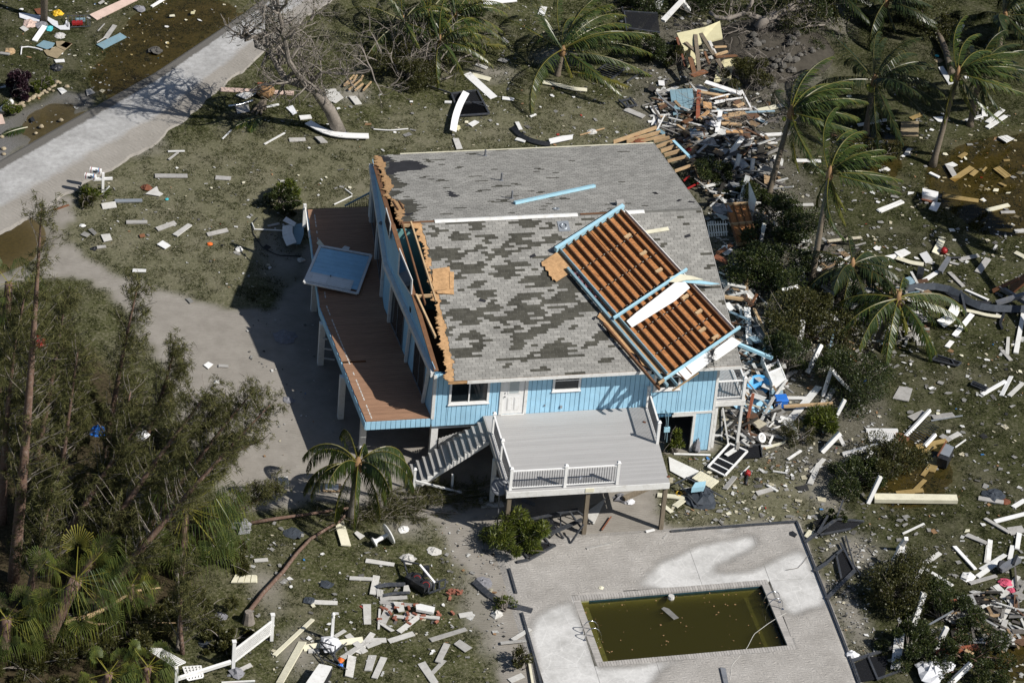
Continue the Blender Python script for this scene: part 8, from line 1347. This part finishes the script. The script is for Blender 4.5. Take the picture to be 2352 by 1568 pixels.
# ---- front lawn
for a in [('N8', 365, 492, 456, 486, .22), ('N8', 1114, 490, 1305, 524, .24), ('N8', 1005, 610, 1162, 622, .28), ('N8', 1186, 594, 1160, 725, .3), ('N8', 745, 768, 924, 778, .24), ('N8', 1122, 783, 1126, 918, .34), ('N8', 1210, 748, 1392, 742, .22), ('N8', 1210, 768, 1428, 796, .26), ('N8', 1208, 815, 1200, 952, .1), ('N8', 1280, 792, 1224, 908, .36), ('N8', 1213, 908, 1294, 966, .24), ('N8', 1742, 862, 1834, 852, .28), ('N8', 1548, 1026, 1788, 954, .26), ('N8', 1660, 1050, 1598, 1180, .28), ('N8', 1642, 1160, 1558, 1250, .2), ('N8', 1488, 1178, 1580, 1320, .34), ('N8', 1236, 1142, 1172, 1284, .28), ('N8', 1160, 1128, 1130, 1232, .34), ('N8', 1022, 1132, 1000, 1275, .36), ('N8', 955, 1145, 1150, 1016, .3), ('N8', 990, 988, 1110, 1108, .28), ('N8', 1110, 1028, 1252, 1026, .28), ('N8', 1268, 1032, 1436, 984, .28), ('N8', 905, 1002, 975, 962, .18), ('N8', 1060, 1110, 1162, 978, .28), ('N8', 728, 1100, 802, 1102, .26), ('N8', 1335, 970, 1470, 870, .26), ('N8', 1300, 862, 1420, 880, .24), ('N8', 1375, 850, 1610, 885, .24), ('N8', 1120, 1070, 1210, 1040, .22), ('N8', 2080, 1300, 2170, 1265, .3), ('N8', 270, 1225, 345, 1190, .2)]:
    plank(*a, 'paleboard' if random.random() < .75 else 'greyboard', 'pale grey board', th=.03, grp='pale boards scattered on the front lawn')
for a in [('N8', 694, 1080, 1095, 1024, .32, 'cream', 'long cream board'), ('N8', 498, 1130, 758, 888, .2, 'cream', 'long cream trim strip'), ('N8', 690, 1040, 535, 1320, .34, 'cream', 'double cream trim strip'), ('N8', 930, 222, 980, 392, .45, 'cream', 'curled cream siding under the queen palm'), ('N8', 145, 1310, 370, 1305, .08, 'white', 'thin white frame at the bottom edge')]: plank(*a[:7], a[7], th=.04)
ribbed('N8', [(238, 585), (385, 590), (385, 637), (208, 637)], 4, 'cream', 'cream corrugated sheet near the stump', z=.05, name='corrugated_sheet'); sheet([(1705, 1050), (1745, 1020), (1830, 1075), (1780, 1105)], 'greyboard', 'square brown-grey tile on the front lawn', c='N8', z=.04); sheet([(1035, 305), (1055, 292), (1108, 325), (1075, 348)], 'paleboard', 'pale grey tile left of the fallen pedestal table', c='N8', z=.04); sheet([(1448, 798), (1480, 792), (1578, 815), (1568, 852), (1452, 830)], 'white', 'white painted brick slab on the rubble heap', c='N8', z=.2, th=.12)
sheet([(1295, 765), (1365, 770), (1375, 830), (1335, 835)], 'paleboard', 'crumpled pale sheet on the brick heap', c='N8', z=.15); sheet([(1370, 660), (1400, 655), (1415, 700), (1365, 700)], 'paleboard', 'pale grille piece left of the mower', c='N8', z=.15); ribbed('N8', [(1185, 680), (1230, 690), (1235, 728), (1190, 728)], 5, 'paleboard', 'pale slatted vent piece left of the mower', z=.1, name='vent_grille', cat='grille'); strip([('N8', 1190, 665), ('N8', 1260, 650), ('N8', 1380, 650)], .2, 'blackmetal', 'black bent bar left of the mower, upper', z=.15, tilt=.3); strip([('N8', 1235, 722), ('N8', 1320, 708), ('N8', 1410, 705)], .14, 'blackmetal', 'black bent bar left of the mower, lower', z=.15, tilt=.3)
for k in range(34):
    u, v = ((random.gauss(1705, 32), random.gauss(712, 16)) if k < 10 else (random.gauss(1420, 130), random.gauss(840, 45))); q = G('N8', u, v, random.uniform(0, .12)); a_ = random.random() * 3.14; d1 = np.array([math.cos(a_), math.sin(a_), random.uniform(-.15, .15)]); tag(MB().bar(q - d1 * .11, q + d1 * .11, .10, .07).build('brick', 'brick'), 'loose red brick in the small pile right of the mower' if k < 10 else 'loose red brick among the pale boards below the mower', 'brick', 'red bricks on the front lawn')
# ride-on mower on its side
q0 = G('N8', 1500, 670); mw = empty('lawn_mower', q0, 'overturned black mower with two red-rimmed wheels on the front lawn', 'mower')
for u, v in ((1460, 612), (1520, 655)):
    q = G('N8', u, v, .35); MB().lathe([(.16, -.09), (.26, -.09), (.28, 0), (.26, .09), (.16, .09)], q, (-.3, -.75, .6), 18).build('tyre', 'black', mw, True); MB().lathe([(.12, -.02), (.165, .06), (.165, .095), (.14, .095), (.11, .03)], q, (-.3, -.75, .6), 18).build('rim', 'red', mw, True)
MB().bar(G('N8', 1400, 620, .1), G('N8', 1530, 700, .1), .5, .35).build('body', 'black', mw); MB().bar(G('N8', 1475, 520, .9), G('N8', 1575, 640, .5), .09, .07).build('roll_bar', 'white_clean', mw)
for a_, b_ in (((1540, 650), (1650, 618)), ((1535, 712), (1645, 672)), ((1540, 650), (1535, 712)), ((1650, 618), (1645, 672)), ((1575, 640), (1570, 700)), ((1610, 630), (1608, 685)), ((1350, 490), (1470, 515)), ((1370, 500), (1400, 600))): MB().bar(G('N8', *a_, .3), G('N8', *b_, .3), .06, .06).build('frame_tube', 'blackmetal', mw)
MB().box(G('N8', 1520, 560, .5) - [.12, .1, .25], G('N8', 1520, 560, .5) + [.12, .1, .25]).build('seat', 'black', mw)
# pedestal table on its side
c0 = G('N8', 1165, 368, .22); c1_ = G('N8', 1268, 310, .45); ax = unit(c1_ - c0); pt_ = empty('pedestal_table', (c0 + c1_) / 2 - [0, 0, .3], 'white pedestal table lying on its side on the front lawn', 'table'); Lq = np.linalg.norm(c1_ - c0); MB().lathe([(.22, 0), (.23, .06), (.12, .12), (.085, .2), (.10, .5 * Lq), (.085, .9 * Lq), (.16, Lq - .03)], c0, ax, 14).build('pedestal', 'white_clean', pt_, True); MB().lathe([(.30, -.05), (.46, -.04), (.50, 0), (.48, .03), (.1, .04)], c1_, ax, 24).build('top', 'white', pt_, True)
# lattice fence at the thicket edge
lf = empty('lattice_fence', G('N8', 350, 1200), 'white lattice fence section standing at the thicket edge', 'fence'); pA = G('N8', 222, 1222); pB = G('N8', 480, 1022)
for p_, h in ((pA, 1.5), (pB, 1.35)): MB().box(p_ + [-.07, -.07, -.1], p_ + [.07, .07, h]).build('post', 'white_clean', lf); MB().box(p_ + [-.09, -.09, h], p_ + [.09, .09, h + .05]).build('post_cap', 'white_clean', lf)
dAB = pB - pA
for zz in (.35, 1.0): MB().bar(pA + dAB * .03 + [0, 0, zz], pB - dAB * .03 + [0, 0, zz], .05, .09).build('rail', 'white_clean', lf)
for k in range(-7, 40):
    for sg in (1, -1):
        P = []
        for t in np.linspace(0, 1, 15):
            s_ = (k * .028 + sg * t * .18 + (.0 if sg > 0 else .1)); z_ = .42 + t * .62
            if .03 < s_ < .97: P.append(pA + dAB * s_ + np.array([0, .015 * sg, z_]))
        if len(P) > 1: MB().bar(P[0], P[-1], .05, .01, (0, -1, 0)).build('slat', 'white_clean', lf)
plank('N8', -150, 1290, 206, 1178, .12, 'white_clean', 'white bottom rail left of the lattice fence', th=.12, z=.3, z2=.4, name='fence_rail', cat='rail'); fpost('L3', 1412, 1590, 1415, 1430, 1.2, .14, 'white fence post at the bottom edge left of the lattice'); q0 = G('L3', 1340, 1370)
lp = empty('lattice_scrap', q0, 'torn piece of white lattice lying in the thicket edge', 'lattice'); Q = [G('L3', u, v, .5) for u, v in ((1165, 1285), (1290, 1290), (1490, 1400), (1400, 1440))]
for k in range(14):
    t = k / 13; MB().bar(Q[0] + (Q[3] - Q[0]) * t, Q[1] + (Q[2] - Q[1]) * t, .05, .01).build('slat', 'white_clean', lp)
    if k < 7: t = k / 6; MB().bar(Q[0] + (Q[1] - Q[0]) * t + [0, 0, .012], Q[3] + (Q[2] - Q[3]) * t + [0, 0, .012], .05, .01).build('slat', 'white_clean', lp)
Q = [G('L3', u, v, .3) for u, v in ((1470, 1440), (1610, 1430), (1630, 1520), (1510, 1545))]; lp = empty('lattice_scrap', sum(Q) / 4, 'crumpled white lattice scrap at the bottom edge', 'lattice')
for k in range(6):
    t = k / 5; MB().bar(Q[0] + (Q[3] - Q[0]) * t, Q[1] + (Q[2] - Q[1]) * t, .08, .02).build('slat', 'white_clean', lp); MB().bar(Q[0] + (Q[1] - Q[0]) * t + [0, 0, .022], Q[3] + (Q[2] - Q[3]) * t + [0, 0, .022], .08, .02).build('slat', 'white_clean', lp)
# finial post, twisted frame and box near the bottom
q0 = G('N8', 885, 1025); fpn = empty('finial_post', q0, 'white post with ball finial standing on the front lawn', 'post'); MB().box(q0 + [-.06, -.06, -.05], q0 + [.06, .06, 1.25]).build('shaft', 'white_clean', fpn); MB().lathe([(.05, 1.25), (.08, 1.28), (.04, 1.32), (.09, 1.4), (.06, 1.48), (.01, 1.52)], q0, n=12).build('finial', 'white_clean', fpn, True)
q0 = G('N8', 870, 1120); tf = empty('twisted_frame', q0, 'twisted black metal chair frame below the finial post', 'frame')
for a_, b_ in (((770, 1080, .1), (870, 1080, .6)), ((800, 1030, .5), (930, 1170, .1)), ((780, 1090, .2), (830, 1180, .1)), ((900, 1110, .5), (985, 1040, .2)), ((870, 1080, .6), (940, 1180, .1)), ((800, 1030, .5), (900, 1060, .7)), ((830, 1150, .2), (990, 1220, .1)), ((910, 1060, .6), (900, 1160, .1))): MB().tube([G('N8', *a_), G('N8', *b_)], .03, 6).build('tube', 'blackmetal', tf)
lump('N8', 870, 1060, .5, 'cloth', 'grey-white crumpled cloth on the twisted frame', 'cloth', 'cloth', .2, .6, 111); lump('N8', 945, 1160, .14, 'orange', 'orange plastic flower by the twisted frame', 'flower', 'scrap', .1, 1, 112); lump('N8', 945, 1195, .12, 'blueplastic', 'violet-blue scrap by the twisted frame', 'scrap', 'scrap', .05, 1, 113)
Q = [G('N8', u, v, .55) for u, v in ((800, 1182), (888, 1200), (818, 1330), (712, 1310))]; tb = empty('cart_box', sum(Q) / 4 - [0, 0, .5], 'white flat-topped cart with black sides at the bottom edge', 'cart'); MB().prism([q_ - [0, 0, .5] for q_ in Q], .46).build('body', 'black', tb); MB().prism([q_ - [0, 0, .035] for q_ in Q], .05).build('lid', 'white', tb)
lump('L3', 1670, 1250, .4, 'tarp', 'black torn bag at the thicket edge', 'bag', 'bag', 0, .4, 114, 11); lump('L3', 1770, 1035, .3, 'greycloth', 'grey plastic bundle near the stump', 'plastic_bundle', 'bag', 0, .4, 115); lump('L3', 1950, 320, .45, 'greycloth', 'grey torn sheet hanging at the end of the straight fallen trunk', 'torn_sheet', 'sheet', 0, .8, 116, 12); lump('L3', 1890, 1490, .35, 'greycloth', 'dark plastic by the lattice fence post', 'plastic_bundle', 'bag', 0, .6, 117); lump('N8', 625, 305, .4, 'tarp', 'dark leafy net on grass behind the curved trunk', 'net', 'net', 0, .15, 118, 12); lump('N8', 735, 760, .25, 'tarp', 'black rag on the board below the curved trunk', 'rag', 'cloth', .02, .4, 119); lump('N8', 850, 650, .3, 'tarp', 'black rag alone on the front lawn', 'rag', 'cloth', 0, .3, 120); lump('N8', 1900, 640, .4, 'greycloth', 'grey striped rag left of the pool', 'rag', 'cloth', 0, .3, 121); lump('N8', 1400, 480, .35, 'paleboard', 'crumpled pale sheet above the mower', 'paper', 'paper', 0, .4, 122); lump('N8', 1575, 425, .3, 'paleboard', 'pale folded piece right of the crumpled sheet', 'paper', 'paper', 0, .3, 123); lump('N8', 1365, 280, .25, 'white', 'white torn piece right of the pedestal table', 'paper', 'paper', 0, .4, 124); sheet([('N8', 760, -5 + 1240), ('N8', 790, 1240), ('N8', 770, 1262), ('N8', 745, 1255)], 'greyboard', 'little grey tile by the cart', z=.03)

# ---- many small scraps: the larger ones one by one, the rest as litter
ZONES = [('on the front lawn left of the house', [(170, 420), (560, 330), (850, 330), (850, 460), (600, 560), (540, 700), (300, 640), (150, 540)], 26, .10, (.55, .25, .2)), ('on the far lawn behind the roof', [(560, 300), (820, 200), (1500, 200), (1500, 320), (860, 345), (600, 420)], 34, .11, (.4, .35, .25)), ('on the grass beside the road puddle', [(0, 20), (540, 0), (300, 200), (180, 230), (100, 200), (0, 150)], 26, .10, (.5, .2, .3)),
         ('on the front lawn below the staircase', [(580, 1200), (1040, 1280), (1100, 1420), (1130, 1560), (600, 1560), (560, 1400)], 44, .11, (.45, .45, .1)), ('on the lawn right of the grey deck', [(1540, 1060), (1800, 1060), (1880, 1200), (1540, 1210)], 34, .13, (.3, .5, .2)), ('on the pebbly bed right of the pool', [(1850, 1200), (2010, 1200), (2010, 1500), (1960, 1500)], 22, .09, (.75, .1, .15)),
         ('on the lower right lawn', [(2030, 1150), (2350, 1100), (2350, 1400), (2030, 1330)], 40, .13, (.22, .68, .1)), ('on the right lawn below the black gutter strip', [(2030, 780), (2350, 740), (2350, 1100), (2190, 1050), (2060, 950)], 56, .14, (.25, .67, .08)), ('around the red ball on the right lawn', [(1980, 400), (2352, 380), (2352, 700), (1990, 690)], 60, .14, (.28, .57, .15)), ('on the far right lawn beneath the palms', [(1850, 210), (2330, 100), (2340, 380), (2150, 400), (1900, 400)], 44, .12, (.35, .5, .15)), ('in the rubble between roof and bushes', [(1640, 640), (1740, 640), (1800, 1000), (1700, 1040), (1660, 800)], 40, .16, (.7, .15, .15)), ('in the rubble behind the house', [(1500, 280), (1760, 340), (1760, 500), (1640, 480), (1580, 400)], 40, .15, (.6, .25, .15))]
def scrap_poly(q, r, rng):
    n = rng.integers(4, 6); a0 = rng.uniform(0, 6.28); asp = rng.uniform(.45, .9); ca, sa = math.cos(a0), math.sin(a0); P = []
    for k in range(n): t = 6.283 * (k + rng.uniform(-.2, .2)) / n; x, y = math.cos(t) * r * rng.uniform(.8, 1.2), math.sin(t) * r * asp * rng.uniform(.8, 1.2); P.append(q + [x * ca - y * sa, x * sa + y * ca, rng.uniform(0, .03)])
    return P
rng = np.random.default_rng(500)
for zn, poly, n, r, (pw, pg, pc) in ZONES:
    P = np.array(PX(poly)); lo, hi = P.min(0), P.max(0); k = 0
    while k < n * .5:
        x, y = rng.uniform(lo[0], hi[0]), rng.uniform(lo[1], hi[1])
        if not inpoly(P, np.array(x), np.array(y)): continue
        if fbm(np.array(x * .6), np.array(y * .6), 81) + .2 * rng.normal() < .5: continue
        k += 1; t = rng.random(); m, w_ = (('white', 'white'), ('shinglescrap', 'grey'), ('cream', 'cream'))[0 if t < pw else 1 if t < pw + pg else 2]; q = np.array([x, y, gh(x, y) + .035])
        o = MB().prism(scrap_poly(q, r * rng.uniform(.7, 1.5), rng), .018).build('scrap', m); tag(o, 'small %s torn scrap %s' % (w_, zn), 'scrap', 'small %s scraps %s' % (w_, zn))
def mixmat(name, stops):
    s = NT(name); x = s.n('ShaderNodeValToRGB'); x.color_ramp.interpolation = 'CONSTANT'; e = x.color_ramp.elements
    while len(e) < len(stops): e.new(.5)
    for i, (p_, c_) in enumerate(stops): e[i].position = p_; e[i].color = (*c_, 1)
    s.l(s.attr('shade'), x.inputs[0]); n = s.noise(9, 4, .7, s.pos()); c = s.mix(1.0, x.outputs[0], s.ramp(n, [(.35, .65), (.65, 1.05)]), 'MULTIPLY'); s.pbsdf(c, .75, .2)
mixmat('littermix', [(0, (.52, .52, .50)), (.22, (.27, .265, .25)), (.55, (.13, .125, .115)), (.78, (.50, .46, .34)), (.90, (.28, .17, .09)), (.95, (.03, .03, .03)), (.992, (.35, .05, .04)), (.996, (.06, .2, .45))])
LZ = [([(1500, 280), (1760, 330), (1850, 560), (1990, 800), (2030, 1000), (1950, 1100), (1700, 1050), (1650, 700), (1590, 400)], 1150, .06), ([(1780, 300), (2352, 250), (2352, 1568), (2050, 1568), (1900, 1200), (1900, 1100), (2030, 900), (1900, 600)], 1500, .055), ([(560, 1190), (1040, 1270), (1140, 1568), (560, 1568)], 360, .045), ([(150, 430), (860, 330), (860, 450), (560, 700), (150, 540)], 230, .04), ([(520, 300), (820, 190), (1520, 200), (1500, 330), (860, 350)], 260, .045), ([(0, 0), (560, 0), (330, 180), (0, 350)], 240, .04), ([(1200, 0), (1500, 0), (1500, 200), (1120, 200)], 180, .045), ([(1540, 1050), (1860, 1050), (1900, 1190), (1540, 1210)], 360, .055), ([(1850, 1200), (2020, 1200), (2000, 1568), (1960, 1500)], 420, .035), ([(1480, 20), (1780, 60), (1800, 300), (1500, 300)], 420, .07), ([(560, 700), (780, 760), (800, 1150), (600, 1150)], 90, .035), ([(900, 1150), (1160, 1180), (1160, 1560), (1060, 1300)], 160, .04)]
V = []; F = []; A = []
for poly, n, r in LZ:
    P = np.array(PX(poly)); lo, hi = P.min(0), P.max(0); k = 0
    while k < n:
        x, y = rng.uniform(lo[0], hi[0]), rng.uniform(lo[1], hi[1])
        if not inpoly(P, np.array(x), np.array(y)): continue
        if fbm(np.array(x * .8), np.array(y * .8), 71) + .25 * rng.normal() < .52: continue
        k += 1; z_ = gh(x, y) + .03; a = rng.uniform(0, 6.28); L_ = r * rng.lognormal(0, .5); w_ = L_ * rng.uniform(.3, .9); d = np.array([math.cos(a), math.sin(a), rng.normal(0, .12)]) * L_; e = np.array([-math.sin(a), math.cos(a), rng.normal(0, .12)]) * w_; q = np.array([x, y, z_]); b = len(V); u_ = np.array([0, 0, .014])
        T = [q - d - e, q + d - e * rng.uniform(.4, 1), q + d * rng.uniform(.6, 1) + e, q - d + e]; V += T + [t + u_ for t in T]; F += [(b + 4, b + 5, b + 6, b + 7), (b, b + 1, b + 5, b + 4), (b + 1, b + 2, b + 6, b + 5), (b + 2, b + 3, b + 7, b + 6), (b + 3, b, b + 4, b + 7)]; A += [rng.random()] * 8
o = fastobj('litter', V, F, 'littermix', None, {'shade': A}); tag(o, 'countless tiny bits of litter strewn over lawns and rubble', 'litter', kind='stuff')
# splintered rubble heap at the right of the house: nobody could count it
mixmat('rubblemix', [(0, (.55, .55, .53)), (.24, (.28, .27, .25)), (.45, (.12, .11, .10)), (.62, (.04, .037, .032)), (.80, (.30, .21, .125)), (.88, (.14, .08, .05)), (.955, (.25, .36, .43)), (.965, (.48, .44, .34))])
V = []; F = []; A = []
for poly, n, zt_ in (([(1650, 640), (1735, 660), (1800, 900), (1770, 1020), (1690, 1035), (1668, 860)], 330, .55), ([(1560, 330), (1640, 280), (1790, 330), (1790, 520), (1650, 520)], 330, .4), ([(1500, 200), (1580, 200), (1760, 260), (1740, 340), (1500, 320)], 170, .3), ([(1800, 560), (1990, 560), (2020, 800), (1900, 830)], 150, .35), ([(1990, 640), (2130, 640), (2120, 780), (2000, 800)], 120, .2), ([(2180, 1380), (2352, 1330), (2352, 1480), (2200, 1500)], 120, .25)):
    P = np.array(PX(poly)); lo, hi = P.min(0), P.max(0); k = 0
    while k < n:
        x, y = rng.uniform(lo[0], hi[0]), rng.uniform(lo[1], hi[1])
        if not inpoly(P, np.array(x), np.array(y)): continue
        k += 1; q = np.array([x, y, .03 + rng.uniform(0, 1) ** 2 * zt_]); a = rng.uniform(0, 6.28); flat = rng.random() < .3; L_ = rng.uniform(.15, .35) if flat else rng.lognormal(-.8, .45); w_ = L_ * rng.uniform(.5, .9) if flat else rng.uniform(.03, .08); el = rng.normal(0, .2); d = np.array([math.cos(a), math.sin(a), el]) * L_; e = unit(np.cross(d, [rng.normal(0, .2), rng.normal(0, .2), 1])) * w_; u_ = unit(np.cross(e, d)) * (.02 if flat else .045); u_ = u_ if u_[2] > 0 else -u_; b = len(V)
        T = [q - d - e, q + d - e, q + d + e, q - d + e]; V += T + [t + u_ for t in T]; F += [(b + 3, b + 2, b + 1, b), (b + 4, b + 5, b + 6, b + 7), (b, b + 1, b + 5, b + 4), (b + 1, b + 2, b + 6, b + 5), (b + 2, b + 3, b + 7, b + 6), (b + 3, b, b + 4, b + 7)]; A += [rng.random()] * 8
o = fastobj('rubble', V, F, 'rubblemix', None, {'shade': A}); tag(o, 'splintered boards and plaster rubble heaped around the house\'s right side', 'rubble', kind='stuff')

b = MB()
for k in range(260):
    x, y = rng.uniform(-IX + .1, IX - .1), rng.uniform(-IY + .1, IY - .1)
    if rng.random() > (.9 if y > IY - .5 or x < -IX + .5 else .25): continue
    b.prism(scrap_poly(PLr(x, y, -.107), rng.uniform(.02, .05), rng), .004)
o = b.build('floating_leaves', 'dryfiber'); tag(o, 'dead leaves floating on the murky pool water', 'leaves', kind='stuff')
# ---- labels that say which one
def px_of(p):
    q = _R.T @ (np.array(p) - CAM_LOC); return np.array([1176 + FPX * q[0] / -q[2], 784 - FPX * q[1] / -q[2]])
LM = [('the swimming pool', 1570, 1430), ('the grey raised deck', 1345, 1040), ('the porch rubble', 1735, 930), ('the mailboxes', 228, 420), ('the bare broad tree', 760, 280), ('the utility pole', 100, 65), ('the lattice fence', 590, 1490), ('the pedestal table', 880, 1235), ('the overturned mower', 990, 1340), ('the yellow wreck', 1640, 130), ('the brown cabinet', 2056, 678), ('the red ball', 2168, 580), ('the tipped metal cabinet', 2168, 1037), ('the long cream beam', 2095, 1152), ('the broken gate frame', 1925, 880), ('the fanned rafters', 1480, 315), ('the black screen panel', 1085, 240), ('the finial post', 765, 1440), ('the tall slim palm', 2145, 375), ('the crimson cloth', 2310, 1345), ('the rust-brown beam', 2215, 1500), ('the fallen lattice', 2010, 1000), ('the queen palm', 810, 1195), ('the blue-grey wall panel', 1565, 235), ('the short full-crowned palm', 1990, 300), ('the side deck', 790, 650), ('the palm nearest the roof', 1765, 450), ('the big low palm', 1285, 165), ('the black gutter strip', 2180, 690)]
ORDW = ['nearest', 'second nearest', 'third nearest', 'fourth nearest', 'fifth nearest', 'sixth nearest', 'seventh nearest', 'eighth nearest', 'ninth nearest', 'tenth nearest']
from collections import defaultdict
use = defaultdict(int)
for o, look, cat, p, g in LAB: use[look] += 1
grp = defaultdict(list)
for o, look, cat, p, g in LAB:
    if use[look] == 1 and len(look.split()) >= 4: o['label'] = look; continue
    u = px_of(p); ds = sorted((math.hypot(u[0] - x, u[1] - y), nm, x, y) for nm, x, y in LM); dd, nm, x, y = ds[0]
    dx, dy = u[0] - x, u[1] - y; side = ('right of' if dx > 0 else 'left of') if abs(dx) > abs(dy) else ('below' if dy > 0 else 'above'); grp[(look, nm, side)].append((dd, o))
    o['group'] = g or ('%ss strewn about' % look.replace(',', ''))
for (look, nm, side), L_ in grp.items():
    L_.sort(key=lambda t: t[0])
    for i, (dd, o) in enumerate(L_): o['label'] = ('%s %s %s' % (look, side, nm)) if len(L_) == 1 else ('%s %s %s, %s to it' % (look, side, nm, ORDW[min(i, 9)]))
